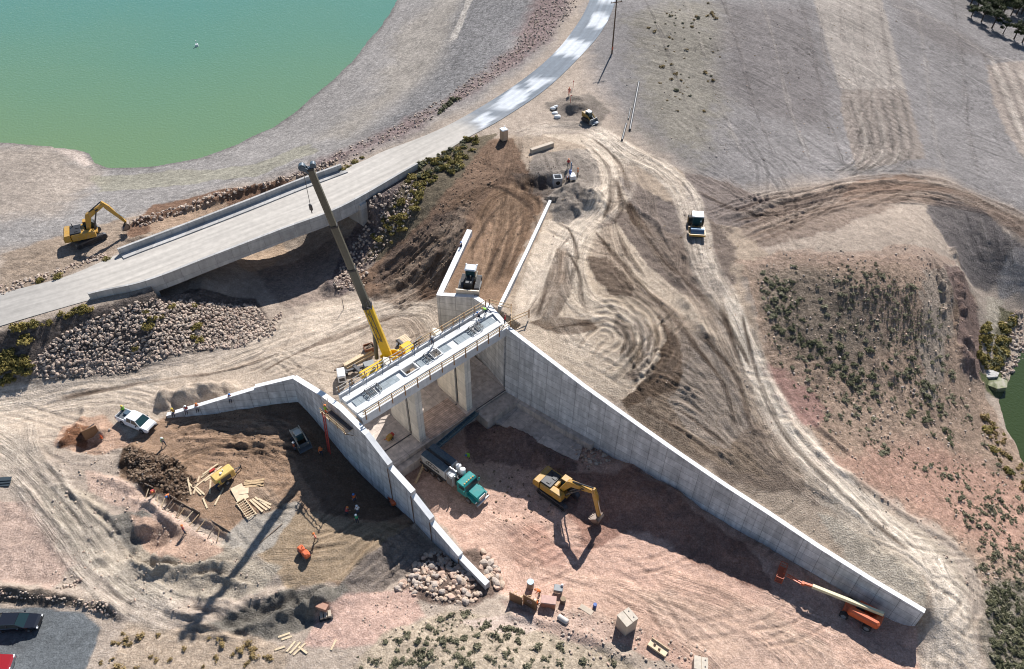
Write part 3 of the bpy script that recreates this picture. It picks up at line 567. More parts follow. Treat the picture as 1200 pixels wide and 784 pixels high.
track([(-40,500),(20,540),(70,600),(115,660),(165,700),(215,720)], 5.5, 1, (188,174,156), .6, .08); track([(30,490),(40,540),(90,600),(140,655)], 3, .8, (170,156,140), .5, .08)
track([(190,545),(250,520),(310,520),(360,540)], 3.5, 1, (140,108,80), .5, .12); track([(200,520),(260,505),(330,505),(370,520)], 4, 1, (186,150,118), .5, .14); track([(190,505),(250,490),(300,492)], 3.5, 1, (150,118,90), .5, .12)
track([(290,560),(320,590),(345,610)], 2.5, .8, (180,160,138), .5, .06)
track([(300,665),(380,660),(440,625)], 6, .5, None, 0, .03)
track([(650,690),(720,705),(800,735),(870,790)], 6, .8, (206,172,144), .5, .06); track([(760,680),(850,710),(930,760),(960,800)], 5, .8, (180,146,120), .5, .06); track([(880,710),(960,740),(1040,790)], 6, .7, (206,176,150), .5, .05)
track([(590,620),(620,640),(650,655)], 6, .9, (170,126,102), .5, .05); track([(560,610),(600,640),(620,690)], 5, .7, (206,172,148), .5, .05)
track([(1080,640),(1110,690),(1108,750),(1100,800)], 3.5, 1, PALE, .5, .08); track([(1135,640),(1148,700),(1140,790)], 3, .8, (178,160,140), .4, .08)
for k in range(7): track([(858+k*3,250+k*6),(900+k*5,232+k*6),(960+k*2,218+k*5),(1040+k*6,206+k*5),(1110+k*8,214+k*6),(1210,258+k*5)], 1.3, .9, ((122,98,82),(176,154,134),(146,120,100))[k % 3], .6, .14, .3)
for k in range(7): track([(958+k*12,-10),(966+k*12,60),(988+k*11,110),(1000+k*11,150),(1002+k*10,185),(975+k*10,205)], 1.0, .9, (182,170,156) if k % 2 else (150,137,126), .5, .05, .25)
for k in range(6): track([(996+k*12,112),(1006+k*12,150),(1010+k*12,178)], .9, .9, (106,97,91), .8, .06, .2)
track([(1165,80),(1180,110),(1195,150),(1210,180)], 2, .9, (190,176,160), .6, .06); track([(1040,5),(1100,25),(1160,65),(1215,75)], 1.8, .8, (176,164,152), .5, .06)
for k in range(5): track([(1115+k*16,235+k*8),(1125+k*15,270+k*8),(1150+k*9,330-k*2)], 1.0, .9, (96,90,88) if k % 2 else (142,132,124), .5, .12, .25)
track([(800,330),(800,300),(790,280)], 2.5, .9, (146,124,106), .5, .12); track([(880,560),(830,520),(780,490),(745,470)], 2.5, .8, (144,126,108), .5, .12); track([(850,470),(870,510),(920,560)], 2.5, .8, (150,132,114), .4, .12)
track([(845,205),(875,230),(930,240),(990,228)], 2.5, .9, (140,122,110), .5, .15)
track([(90,200),(60,215),(70,240),(40,262)], 2.5, .7, (182,166,150), .4, .04); track([(0,330),(60,300),(120,280)], 2.4, 1, (190,164,138), .6, .05)
# ------------------------------------------------------------------ streaks of graded slopes and shoreline bands
PS2 = SHORE_D.copy(); T2 = ts.copy(); M2 = .6*sstep(0, 1.5, SHORE_D)*sstep(46, 32, SHORE_D)*(X < 20)*(1-ROADM)
gl = [p[:2] for p in spline([G(*p)[:2] for p in ((690,20),(800,40),(900,78),(980,125),(1060,180),(1130,212),(1230,262))], 6)]
gd, gt, gs = polydist(X, Y, gl)
gz = [G(*p) for p in ((725,0),(760,-60),(1260,-60),(1260,300),(1120,215),(1000,205),(900,225),(820,195),(770,150))]
gm = inpoly(X, Y, gz); gdist = polydist(X, Y, gz, True)[0]; gmk = gm*sstep(0, 3, gdist)
PS2 = np.where(gm, gd*gs, PS2); T2 = np.where(gm, gt, T2); M2 = np.where(gm, gmk*.9, M2)
for k in range(9): track([(742+k*46,-30),(775+k*44,40+k*3),(800+k*42,110+k*6),(830+k*40,175+k*5)], .9, .8, (176,163,150) if k % 2 else (116,105,98), .4, .04, .2)
for k in range(6): track([(1150+k*9,60+k*4),(1166+k*8,92+k*3),(1180+k*7,130),(1200+k*6,172)], .9, .9, (196,182,166) if k % 2 else (112,101,94), .7, .06, .2)
DK = (88,69,54)
for p_ in ([(733,232),(745,262),(765,290),(786,313),(822,347),(862,397),(885,440)], [(720,205),(728,238),(723,262),(737,300),(762,330)], [(690,158),(724,188),(738,228)], [(662,290),(678,318),(681,348),(692,372)], [(694,266),(720,300),(755,336),(800,386),(835,430)], [(650,258),(668,270),(676,300),(668,335)], [(868,362),(882,420),(908,490),(952,545),(1012,602),(1075,652)], [(842,352),(862,410),(888,470)], [(800,392),(846,446),(864,505)], [(815,386),(862,440),(880,500)], [(745,470),(790,500),(850,540)], [(760,462),(806,486),(862,530)], [(640,386),(680,380),(724,376)], [(628,378),(640,340),(652,300),(672,272)], [(705,262),(716,230),(712,196),(690,170)], [(560,215),(590,222),(622,246),(632,272)], [(548,300),(572,258),(598,232)], [(566,330),(588,285),(614,244)], [(578,336),(600,290),(622,252)], [(452,330),(490,298),(528,268)], [(470,345),(500,318),(530,290)], [(210,512),(260,505),(320,512)], [(200,536),(260,524),(330,534)], [(60,470),(150,452),(260,436),(340,410)], [(300,440),(380,400),(470,366)]):
    track(p_, .75, 1, DK if p_[0][0] > 500 else (120,96,76), .85, .10, .12)
for p_ in ([(905,240),(960,228),(1040,212),(1120,222),(1210,266)], [(850,262),(910,248),(980,234),(1060,224)], [(830,236),(880,250),(940,250)], [(812,222),(850,240),(900,256)]): track(p_, .6, 1, (92,76,66), .8, .12, .12)
# single machine passes: two ruts each, crossing at random
rr_ = np.random.default_rng(42)
def ruts(px, gauge=2.0, w=.34, k=1.0, dark=True, pale=True):
    pts = [p[:2] for p in spline([G(*p)[:2] for p in px], 6)]; a = np.array(pts); m = gauge+1.5
    s = (slice(*np.searchsorted(GY, (a[:, 1].min()-m, a[:, 1].max()+m))), slice(*np.searchsorted(GX, (a[:, 0].min()-m, a[:, 0].max()+m))))
    if X[s].size == 0: return
    d, t, sg = polydist(X[s]+wob[s]*.3, Y[s]+wob2[s]*.12, pts); T = t.max(); e = np.abs(d-gauge/2); f = sstep(0, 2, t)*sstep(T, T-2, t)*k
    q = f*(.45+.75*vnoise(t/2.2, sg*3+7, 900))
    rut = sstep(w, w*.4, e)*q; berm = sstep(w*1.9, w*1.2, e)*sstep(w*.7, w*1.1, e)*q
    Hh[s] += .09*berm-.10*rut
    if dark: C[s] *= (1-.24*rut)[..., None]
    if pale: C[s] = C[s]*(1+.16*berm[..., None])
def wander(poly, n, ln, dirs, seed, **kw):
    r = random.Random(seed); w = poly
    for k in range(n):
        x0 = r.uniform(min(p[0] for p in w), max(p[0] for p in w)); y0 = r.uniform(min(p[1] for p in w), max(p[1] for p in w))
        if not inpoly(np.array([x0]), np.array([y0]), w)[0]: continue
        a = math.radians(r.choice(dirs)+r.uniform(-22, 22)); c = r.uniform(-.35, .35); pts = []; x, y = x0, y0
        for _ in range(5): pts.append((x, y)); x += ln*math.cos(a)*r.uniform(.7, 1.2); y += ln*math.sin(a)*.75; a += c
        ruts(pts, r.uniform(1.7, 2.4), r.uniform(.28, .45), r.uniform(.5, 1.0), **kw)
wander([(600,170),(720,170),(800,230),(860,300),(880,430),(960,540),(1060,620),(1110,690),(1085,720),(900,590),(690,450),(600,370)], 75, 26, (60, 45, 110, 20), 1)
wander([(700,350),(770,370),(780,420),(720,450),(650,400)], 14, 16, (30, 80, 130), 2)
wander([(0,460),(200,430),(330,390),(440,350),(510,350),(440,420),(300,440),(150,480),(40,560)], 34, 26, (-20, -8, 30), 3)
wander([(0,500),(40,520),(160,690),(60,690)], 16, 22, (50, 60), 4)
wander([(560,600),(700,640),(900,720),(1060,750),(1000,784),(760,740),(600,690)], 40, 26, (30, 20, -20, 60), 5)
wander([(200,500),(320,490),(340,560),(300,600),(230,590)], 14, 18, (0, 15, 60), 6); wander([(300,640),(380,610),(470,620),(400,680)], 12, 18, (-30, 10), 7)
wander([(530,340),(560,270),(620,220),(635,240),(585,350)], 14, 18, (-65, -75, -60), 8); wander([(440,340),(520,270),(560,190),(600,180),(530,330)], 14, 18, (-45, -30, 60), 9)
wander([(820,200),(1000,200),(1200,260),(1060,230),(850,290)], 22, 26, (15, -10, 0), 10); wander([(960,0),(1030,0),(1070,170),(1000,190)], 14, 22, (80, 85), 11); wander([(1100,600),(1140,700),(1120,784),(1090,740)], 10, 20, (80, 60), 12); wander([(720,20),(1180,40),(1160,190),(800,180)], 26, 34, (15, 22, 30), 13)
for k in range(7):
    r0 = 20+k*9; ruts([(706+r0*math.cos(a)*1.0, 398+r0*math.sin(a)*.8) for a in np.linspace(-2.2+k*.12, 1.0, 7)], 2.0, .36, .9)
# ------------------------------------------------------------------ final relief
Hh += near*dwm*(1-CALM)*(n1*RGH*1.0+n2*RGH*1.1)
tail = near*dwm*(1-CALM)*np.maximum(0, fbm(X, Y, .75, 140, 2))*RGH*1.6; Hh += tail
C *= (1+.20*fbm(X, Y, 14, 400, 4)+.13*fbm(X, Y, 3.0, 401, 3))[..., None]
wet = sstep(1.6, .1, SHORE_D)*sstep(-1.5, 0, SHORE_D)*(X < 20); C *= (1-.35*wet)[..., None]
# fine dozer striations
st_ = np.abs(vnoise(PSI/.42, TT/5.0, 610)-.5)*2; Hh += near*dwm*(1-CALM)*TM*(.5-st_)*.09
st_ = np.abs(vnoise(PS2/.6, T2/8.0, 611)-.5)*2; Hh += near*(1-CALM)*M2*(.5-st_)*.07
cr_ = 1-np.abs(fbm(X, Y, 2.6, 620, 4))*2; cr2 = 1-np.abs(fbm(X, Y, .9, 621, 3))*2
Hh += near*dwm*(1-CALM)*((cr_-.6)*RGH*.9+(cr2-.6)*RGH*.55)
# soil lies just below the tops of the walls it backs
def cap(a, b, tops, side, reach=6.0):
    L_ = math.hypot(b[0]-a[0], b[1]-a[1]); ux, uy = (b[0]-a[0])/L_, (b[1]-a[1])/L_; t = (X-a[0])*ux+(Y-a[1])*uy; d = ((X-a[0])*-uy+(Y-a[1])*ux)*side
    m = (t > -.5) & (t < L_+.3) & (d > -.35) & (d < reach); zt = np.interp(t, [p[0] for p in tops], [p[1] for p in tops])-.16+np.maximum(d-.8, 0)*.25
    Hh[:] = np.where(m, np.minimum(Hh, zt), Hh)
cap(GR, RE, [(0, 14), (6.6, 12.3), (13.2, 10.6), (22, 8.8), (28.4, 7.6), (34.6, 6.6), (40.6, 5.9), (47.4, 4.9), (53.9, 4.3), (60.3, 4.0)], 1)
LT_ = math.hypot(TW1[0]-TW0[0], TW1[1]-TW0[1])
cg, sg_ = math.cos(math.radians(42.14)), math.sin(math.radians(42.14)); gx_ = (X+18.91)*cg+(Y-63.64)*sg_; gy_ = -(X+18.91)*sg_+(Y-63.64)*cg
gm2 = (gx_ > -1) & (gx_ < 26.5) & (gy_ > -.4) & (gy_ < 9.0); Hh = np.where(gm2, np.minimum(Hh, 1.4+np.maximum(gy_-8.4, 0)*2), Hh)
gm2 = (gx_ > .5) & (gx_ < 25) & (gy_ <= -.4) & (gy_ > -4.2); Hh = np.where(gm2, np.minimum(Hh, -.35+np.maximum(-2.6-gy_, 0)*.35), Hh)
aw_ = math.atan2(RE[1]-GR[1], RE[0]-GR[0]); ax_ = (X-GR[0])*math.cos(aw_)+(Y-GR[1])*math.sin(aw_); ay_ = -(X-GR[0])*math.sin(aw_)+(Y-GR[1])*math.cos(aw_)
gm2 = (ax_ > 0) & (ax_ < 16) & (ay_ < -.3) & (ay_ > -5.2+.08*ax_); Hh = np.where(gm2, np.minimum(Hh, .12), Hh)
for s_ in (1, -1): cap(TW0, TW1, [(0, 13.9), (LT_*.5, 13.45), (LT_, 13.65)], s_, 1.2)
# ------------------------------------------------------------------ mesh of the ground
me = bpy.data.meshes.new('ground'); nv = NX*NY
co = np.stack([X, Y, Hh], -1).reshape(-1, 3).astype(np.float32)
ii = (np.arange(NY-1)[:, None]*NX+np.arange(NX-1)[None]).ravel()
quads = np.stack([ii, ii+1, ii+NX+1, ii+NX], -1).astype(np.int32); nf = len(quads)
me.vertices.add(nv); me.vertices.foreach_set('co', co.ravel()); me.loops.add(nf*4); me.loops.foreach_set('vertex_index', quads.ravel())
me.polygons.add(nf); me.polygons.foreach_set('loop_start', np.arange(nf, dtype=np.int32)*4); me.polygons.foreach_set('loop_total', np.full(nf, 4, np.int32))
me.polygons.foreach_set('use_smooth', np.ones(nf, bool)); me.update()
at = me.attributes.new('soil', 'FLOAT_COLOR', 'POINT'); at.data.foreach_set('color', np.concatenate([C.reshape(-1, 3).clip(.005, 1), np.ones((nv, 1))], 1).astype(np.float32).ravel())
def vattr(n, a, b, c):
    t = me.attributes.new(n, 'FLOAT_VECTOR', 'POINT'); t.data.foreach_set('vector', np.stack([a, b, c], -1).reshape(-1, 3).astype(np.float32).ravel())
vattr('track', PSI, TT, TM); vattr('streak', PS2, T2, M2); vattr('grain', RGH, GRV, np.zeros(X.shape))
gm_ = bpy.data.materials.new('soil_and_gravel'); gm_.use_nodes = True; n = gm_.node_tree.nodes; L = gm_.node_tree.links; bs = n['Principled BSDF']
bs.inputs['Roughness'].default_value = .95; bs.inputs['Specular IOR Level'].default_value = .12
def nd(t, **k):
    q = n.new(t)
    for a, b in k.items(): setattr(q, a, b)
    return q
def attr(nm): q = nd('ShaderNodeAttribute'); q.attribute_name = nm; return q
def math_(op, a, b=None, c=None):
    q = nd('ShaderNodeMath', operation=op)
    for i, v in enumerate((a, b, c)):
        if v is None: continue
        if isinstance(v, (int, float)): q.inputs[i].default_value = v
        else: L.new(v, q.inputs[i])
    return q.outputs[0]
def noise(vec, scale, det=4, rg=.5, dim='3D'):
    q = nd('ShaderNodeTexNoise'); q.inputs['Scale'].default_value = scale; q.inputs['Detail'].default_value = det; q.inputs['Roughness'].default_value = rg
    L.new(vec, q.inputs['Vector']); return q.outputs[0]
geo = nd('ShaderNodeNewGeometry'); pos = geo.outputs['Position']
asoil, atr, ast, agr = attr('soil'), attr('track'), attr('streak'), attr('grain')
def streak(a, fs, ft):
    sx = nd('ShaderNodeSeparateXYZ'); L.new(a.outputs['Vector'], sx.inputs[0])
    cb = nd('ShaderNodeCombineXYZ'); L.new(math_('MULTIPLY', sx.outputs[0], fs), cb.inputs[0]); L.new(math_('MULTIPLY', sx.outputs[1], ft), cb.inputs[1])
    return noise(cb.outputs[0], 1.0, 7, .72), sx.outputs[2]
s1, m1 = streak(atr, 1.9, .09); s1b, _ = streak(atr, 5.0, .7); s2, m2 = streak(ast, 1.3, .06)
brk = nd('ShaderNodeMapRange'); brk.inputs[1].default_value = .38; brk.inputs[2].default_value = .62; brk.inputs[3].default_value = .25; brk.inputs[4].default_value = 1.15; L.new(noise(pos, .16, 4, .6), brk.inputs[0]); m1 = math_('MULTIPLY', m1, brk.outputs[0]); m2 = math_('MULTIPLY', m2, brk.outputs[0])
sg = nd('ShaderNodeSeparateXYZ'); L.new(agr.outputs['Vector'], sg.inputs[0]); grv = sg.outputs[1]; rgh = sg.outputs[0]
nA = noise(pos, .9, 6, .6); nB = noise(pos, 5.0, 5, .65)
vor = nd('ShaderNodeTexVoronoi'); vor.inputs['Scale'].default_value = 2.6; L.new(pos, vor.inputs['Vector'])
vsep = nd('ShaderNodeSeparateColor'); L.new(vor.outputs['Color'], vsep.inputs[0])
# factor = product of centred terms
def centred(v, m, k): return math_('MULTIPLY_ADD', math_('MULTIPLY', math_('SUBTRACT', v, .5), m), k, 1.0)
f = math_('MULTIPLY', centred(s1, m1, 3.0), centred(s2, m2, 2.1)); f = math_('MULTIPLY', f, centred(s1b, m1, 1.4))
f = math_('MULTIPLY', f, math_('MULTIPLY_ADD', math_('SUBTRACT', nA, .5), .85, 1.0)); f = math_('MULTIPLY', f, math_('MULTIPLY_ADD', math_('SUBTRACT', nB, .5), 1.35, 1.0))
f = math_('MULTIPLY', f, centred(vsep.outputs[0], grv, .7)); f = math_('MULTIPLY', f, centred(math_('SUBTRACT', 1.0, vor.outputs['Distance']), grv, .45))
f = math_('MAXIMUM', f, .15)
vm = nd('ShaderNodeVectorMath', operation='SCALE'); L.new(asoil.outputs['Color'], vm.inputs[0]); L.new(f, vm.inputs['Scale'])
hs = nd('ShaderNodeHueSaturation'); L.new(vm.outputs[0], hs.inputs['Color']); L.new(math_('MULTIPLY_ADD', math_('SUBTRACT', nB, .5), -.5, 1.0), hs.inputs['Saturation'])
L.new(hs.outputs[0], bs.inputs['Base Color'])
hgt_ = math_('ADD', math_('MULTIPLY', math_('MULTIPLY', s1, m1), .42), math_('MULTIPLY', math_('MULTIPLY', s2, m2), .26))
hgt_ = math_('ADD', hgt_, math_('MULTIPLY', nB, math_('MULTIPLY_ADD', rgh, 1.3, .07))); hgt_ = math_('ADD', hgt_, math_('MULTIPLY', nA, .10))
hgt_ = math_('ADD', hgt_, math_('MULTIPLY', math_('MULTIPLY', math_('SUBTRACT', 1.0, vor.outputs['Distance']), grv), .09))
bp = nd('ShaderNodeBump'); bp.inputs['Strength'].default_value = .9; bp.inputs['Distance'].default_value = 1.0; L.new(hgt_, bp.inputs['Height']); L.new(bp.outputs[0], bs.inputs['Normal'])
me.materials.append(gm_)
ground = bpy.data.objects.new('ground', me); COL.objects.link(ground); tag(ground, kind='structure')
# ------------------------------------------------------------------ water
def water_mat(name, deep, rough, far):  # near green to far blue: part sediment, part sky reflection put into the colour
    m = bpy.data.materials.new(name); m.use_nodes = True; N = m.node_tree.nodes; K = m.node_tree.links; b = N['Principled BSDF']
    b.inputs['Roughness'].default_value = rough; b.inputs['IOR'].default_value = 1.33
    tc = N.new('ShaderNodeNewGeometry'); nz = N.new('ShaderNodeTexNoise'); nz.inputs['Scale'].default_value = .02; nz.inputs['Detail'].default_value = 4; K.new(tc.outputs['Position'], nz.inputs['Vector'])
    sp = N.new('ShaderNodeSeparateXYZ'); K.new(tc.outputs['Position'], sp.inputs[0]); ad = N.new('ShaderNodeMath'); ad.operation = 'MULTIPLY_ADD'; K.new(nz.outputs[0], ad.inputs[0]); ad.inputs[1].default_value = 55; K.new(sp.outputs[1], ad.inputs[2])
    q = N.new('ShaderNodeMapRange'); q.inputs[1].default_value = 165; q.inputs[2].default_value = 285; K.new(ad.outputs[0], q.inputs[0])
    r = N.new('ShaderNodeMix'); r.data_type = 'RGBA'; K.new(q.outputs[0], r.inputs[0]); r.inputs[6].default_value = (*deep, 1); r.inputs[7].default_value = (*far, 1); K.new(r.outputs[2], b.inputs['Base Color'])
    n2 = N.new('ShaderNodeTexNoise'); n2.inputs['Scale'].default_value = 2.2; n2.inputs['Detail'].default_value = 5; K.new(tc.outputs['Position'], n2.inputs['Vector'])
    bu = N.new('ShaderNodeBump'); bu.inputs['Strength'].default_value = .7; bu.inputs['Distance'].default_value = .12; K.new(n2.outputs[0], bu.inputs['Height']); K.new(bu.outputs[0], b.inputs['Normal'])
    return m
mb = MB(); mb.add([(-900, 95, LAKE_Z), (40, 95, LAKE_Z), (60, 900, LAKE_Z), (-900, 900, LAKE_Z)], [(0, 1, 2, 3)])
# trim the sheet so that it stays inside the basin
mb = MB(); pl = [tuple(p[:2]) for p in spline([P(x, y, LAKE_Z)+np.array([0, 0, 0]) for x, y in shore_px], 3)]
off = []
for i, p in enumerate(pl):
    a = pl[max(i-1, 0)]; b = pl[min(i+1, len(pl)-1)]; dx, dy = b[0]-a[0], b[1]-a[1]; l = math.hypot(dx, dy); off.append((p[0]+dy/l*2.5, p[1]-dx/l*2.5))
vv = [(x, y, LAKE_Z) for x, y in off]+[(-40, 420, LAKE_Z), (-900, 600, LAKE_Z), (-700, 150, LAKE_Z)]
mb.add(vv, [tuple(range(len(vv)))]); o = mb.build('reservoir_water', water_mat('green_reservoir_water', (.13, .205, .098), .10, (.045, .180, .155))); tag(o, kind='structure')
mb = MB(); vv = [(p[0]+(p[0]-90)*.04, p[1]+(p[1]-75)*.04, POND_Z) for p in spline(pond+[pond[0]], 3)[:-1]]
mb.add(vv, [tuple(range(len(vv)))]); o = mb.build('pond_water', water_mat('dark_green_pond_water', (.035, .052, .018), .08, (.035, .052, .018))); tag(o, kind='structure')
# ------------------------------------------------------------------ concrete
def concrete(name, rgb, bw=2.4, bh=1.25, line=.55, stain=.25, axes='xz'):
    m = bpy.data.materials.new(name); m.use_nodes = True; N = m.node_tree.nodes; K = m.node_tree.links; b = N['Principled BSDF']
    b.inputs['Roughness'].default_value = .88; b.inputs['Specular IOR Level'].default_value = .25
    tc = N.new('ShaderNodeTexCoord'); sp = N.new('ShaderNodeSeparateXYZ'); K.new(tc.outputs['Object'], sp.inputs[0])
    cb = N.new('ShaderNodeCombineXYZ'); K.new(sp.outputs[0], cb.inputs[0]); K.new(sp.outputs[2 if axes == 'xz' else 1], cb.inputs[1])
    br = N.new('ShaderNodeTexBrick'); br.offset = 0; K.new(cb.outputs[0], br.inputs['Vector']); br.inputs['Scale'].default_value = 1
    br.inputs['Brick Width'].default_value = bw; br.inputs['Row Height'].default_value = bh; br.inputs['Mortar Size'].default_value = .045; br.inputs['Mortar Smooth'].default_value = .6
    br.inputs['Color1'].default_value = (1.10, 1.10, 1.10, 1); br.inputs['Color2'].default_value = (.85, .85, .85, 1); br.inputs['Mortar'].default_value = (line, line, line, 1)
    nz = N.new('ShaderNodeTexNoise'); nz.inputs['Scale'].default_value = 1.1; nz.inputs['Detail'].default_value = 8; nz.inputs['Roughness'].default_value = .65; K.new(tc.outputs['Object'], nz.inputs['Vector'])
    mp = N.new('ShaderNodeMapping'); mp.inputs['Scale'].default_value = (1.6, 1.6, .16); K.new(tc.outputs['Object'], mp.inputs[0])
    n2 = N.new('ShaderNodeTexNoise'); n2.inputs['Scale'].default_value = 1.0; n2.inputs['Detail'].default_value = 6; K.new(mp.outputs[0], n2.inputs['Vector'])
    def mr(v, lo, hi):
        q = N.new('ShaderNodeMapRange'); q.inputs[1].default_value = .3; q.inputs[2].default_value = .7; q.inputs[3].default_value = lo; q.inputs[4].default_value = hi; K.new(v, q.inputs[0]); return q.outputs[0]
    a = N.new('ShaderNodeMath'); a.operation = 'MULTIPLY'; K.new(mr(nz.outputs[0], 1-stain, 1+stain*.6), a.inputs[0]); K.new(mr(n2.outputs[0], 1-stain, 1+stain*.5), a.inputs[1])
    v = N.new('ShaderNodeVectorMath'); v.operation = 'SCALE'; K.new(br.outputs['Color'], v.inputs[0]); K.new(a.outputs[0], v.inputs['Scale'])
    v2 = N.new('ShaderNodeVectorMath'); v2.operation = 'MULTIPLY'; K.new(v.outputs[0], v2.inputs[0]); v2.inputs[1].default_value = rgb; K.new(v2.outputs[0], b.inputs['Base Color'])
    bp = N.new('ShaderNodeBump'); bp.inputs['Strength'].default_value = .35; bp.inputs['Distance'].default_value = .03; K.new(nz.outputs[0], bp.inputs['Height']); K.new(bp.outputs[0], b.inputs['Normal'])
    return m
conc = concrete('formed_concrete', (.62, .61, .595), 2.4, 1.25, .52, .26); conc_warm = concrete('warm_formed_concrete', (.46, .40, .32), 1.3, 2.6, .75, .16); conc_new = concrete('pale_new_concrete', (.66, .655, .64), 2.6, 2.6, .8, .10, 'xy')
conc_old = concrete('old_bridge_concrete', (.43, .415, .395), 2.2, 1.6, .7, .15); conc_sunlit_top = concrete('sunlit_wall_top_concrete', (.74, .73, .71), 50, 50, 1, .08, 'xy'); conc_sill = concrete('dusty_sill_concrete', (.58, .49, .42), 3, 3, .7, .25, 'xy')  # wall top copy is lighter: its sunlit look is put into the colour
def ang(a, b): return math.atan2(b[1]-a[1], b[0]-a[0])
def along(a, b, pts):
    """(plan point x, z) -> distance along a-b"""
    L = math.hypot(b[0]-a[0], b[1]-a[1]); return [(t*L, z) for t, z in pts]
def wall_panel(root, st, t=.7, batter=0.0, zb=-2.5, name='wall_panel'):
    """solid wall along local x: st = [(x, ztop)], battered on the local -y side; top faces get a lighter copy, sunlight put into its colour"""
    mb = MB(); n = len(st); vs = []
    for x, z in st: vs += [(x, -t/2, z), (x, t/2, z), (x, t/2, zb), (x, -t/2-batter*(z-zb), zb)]
    for i in range(n-1):
        a, b = 4*i, 4*i+4
        mb.m = 1; mb.add([vs[a], vs[a+1], vs[b+1], vs[b]], [(0, 3, 2, 1)])
        mb.m = 0; mb.add([vs[a+1], vs[a+2], vs[b+2], vs[b+1]], [(0, 3, 2, 1)]); mb.add([vs[a+3], vs[a], vs[b], vs[b+3]], [(0, 3, 2, 1)])
    mb.add(vs[:4], [(0, 1, 2, 3)]); mb.add(vs[-4:], [(3, 2, 1, 0)])
    return mb.build(name, [conc, conc_sunlit_top], root)
def wall_root(name, label, a, b): return thing(name, label, 'wall', (a[0], a[1], 0), ang(a, b))
def split(st, cuts):
    out = []; xs = [s[0] for s in st]; zs = [s[1] for s in st]; cuts = [xs[0]]+[c for c in cuts if xs[0] < c < xs[-1]]+[xs[-1]]
    for c0, c1 in zip(cuts[:-1], cuts[1:]): out.append([(c0+.012, float(np.interp(c0, xs, zs)))]+[(x, z) for x, z in st if c0 < x < c1]+[(c1-.012, float(np.interp(c1, xs, zs)))])
    return out
# long right-hand wall of the chute
rw_ = wall_root('retaining_wall', 'long tall concrete chute wall with a white top, falling away from the gate bridge beside the sandy terrace', GR, RE)
stR = [(0, 14), (6.6, 12.3), (13.2, 10.6), (22, 8.8), (28.4, 7.6), (34.6, 6.6), (40.6, 5.9), (47.4, 4.9), (53.9, 4.3), (60.3, 4.0)]
for p in split(stR, [6.6, 13.2, 19.8, 26.4, 33, 39.6, 46.2, 52.8]): wall_panel(rw_, p, .62, .04)
mb = MB(); mb.box((8.6, -1.05, .3), (14.6, .9, 2.2)); mb.build('wall_footing', conc_sill, rw_)
# left-hand wall, stepping down in panels
lw_ = wall_root('retaining_wall', 'stepped concrete chute wall on the left of the teal truck, dropping panel by panel to the boulders', GL, LE)
def lx(x, y): return math.hypot(x-GL[0], y-GL[1])
pan = [[(0, 14), (lx(-17.87, 62.08), 13.1), (lx(-14.98, 59.38), 10.6)], [(lx(-14.98, 59.38), 10.0), (lx(-12.06, 56.62), 8.7)], [(lx(-12.06, 56.62), 8.0), (lx(-9.79, 54.46), 6.2)], [(lx(-9.79, 54.46), 5.35), (lx(-6.3, 51.1), 3.4)], [(lx(-6.3, 51.1), 2.95), (25.4, 2.1)]]
for p in pan: wall_panel(lw_, p, .75, .03)
mb = MB()
for p in pan[:-1]: mb.box((p[-1][0]+.06, -.415-.03*p[-1][1]*.5, p[-1][1]/2+.2), (.12, .06, p[-1][1]-1.2), Matrix.Identity(4))
mb.build('joint_strip', mat('brown_joint_strip', (.16, .10, .07), .8), lw_)
lu_ = wall_root('retaining_wall', 'tall concrete abutment wall between the gate bridge and the bend of the left wing wall', BL, GL)
LL = math.hypot(GL[0]-BL[0], GL[1]-BL[1]); st = [(0, 11), (LL*.66, 13.3), (LL, 14)]
for p in split(st, [LL*.33, LL*.66]): wall_panel(lu_, p, .75, .03)
ww_ = wall_root('wing_wall', 'tapering concrete wing wall running left from the bend to the sand heaps, workers seated on it', WL, BL)
LW = math.hypot(BL[0]-WL[0], BL[1]-WL[1])
wall_panel(ww_, [(0, 5.5), (12.9, 9.4)], .65, .03); wall_panel(ww_, [(12.9, 9.75), (LW, 11)], .65, .03)
ru_ = thing('retaining_wall', 'concrete abutment wall upstream of the gate bridge holding the brown fill', 'wall', (UR[0], UR[1], 0), ang(UR, UR1))
LU = math.hypot(UR1[0]-UR[0], UR1[1]-UR[1]); wall_panel(ru_, [(-.3, 12.55), (LU, 12.9)], .7, .02)
sub_ = bpy.data.objects.new('sloping_section', None); COL.objects.link(sub_); COL.objects.unlink(sub_); bpy.data.objects.remove(sub_)
a_ = ang(UR1, UR0)-ang(UR, UR1); L2_ = math.hypot(UR0[0]-UR1[0], UR0[1]-UR1[1]); L3_ = math.hypot(GR[0]-UR0[0], GR[1]-UR0[1])
o = wall_panel(ru_, [(0, 12.9), (L2_, 14)], .7, .02); o.location = (LU, 0, 0); o.rotation_euler = (0, 0, a_)
o = wall_panel(ru_, [(0, 14), (L3_-.3, 14.0)], .7, .02); o.location = (LU+L2_*math.cos(a_), L2_*math.sin(a_), 0); o.rotation_euler = (0, 0, ang(UR0, GR)-ang(UR, UR1))
rr_ = wall_root('wing_wall', 'thick white topped concrete wall left of the bulldozer in the brown fill', UR, WR)
LR = math.hypot(WR[0]-UR[0], WR[1]-UR[1]); wall_panel(rr_, [(-.3, 12.58), (LR, 13.5)], .85, .0, 6)
tw_ = wall_root('cutoff_wall', 'long narrow white concrete wall between the brown fill and the sandy terrace', TW0, TW1)
LT = math.hypot(TW1[0]-TW0[0], TW1[1]-TW0[1]); wall_panel(tw_, [(0, 14.05), (LT*.5, 13.6), (LT, 13.75)], .5, 0, 10)
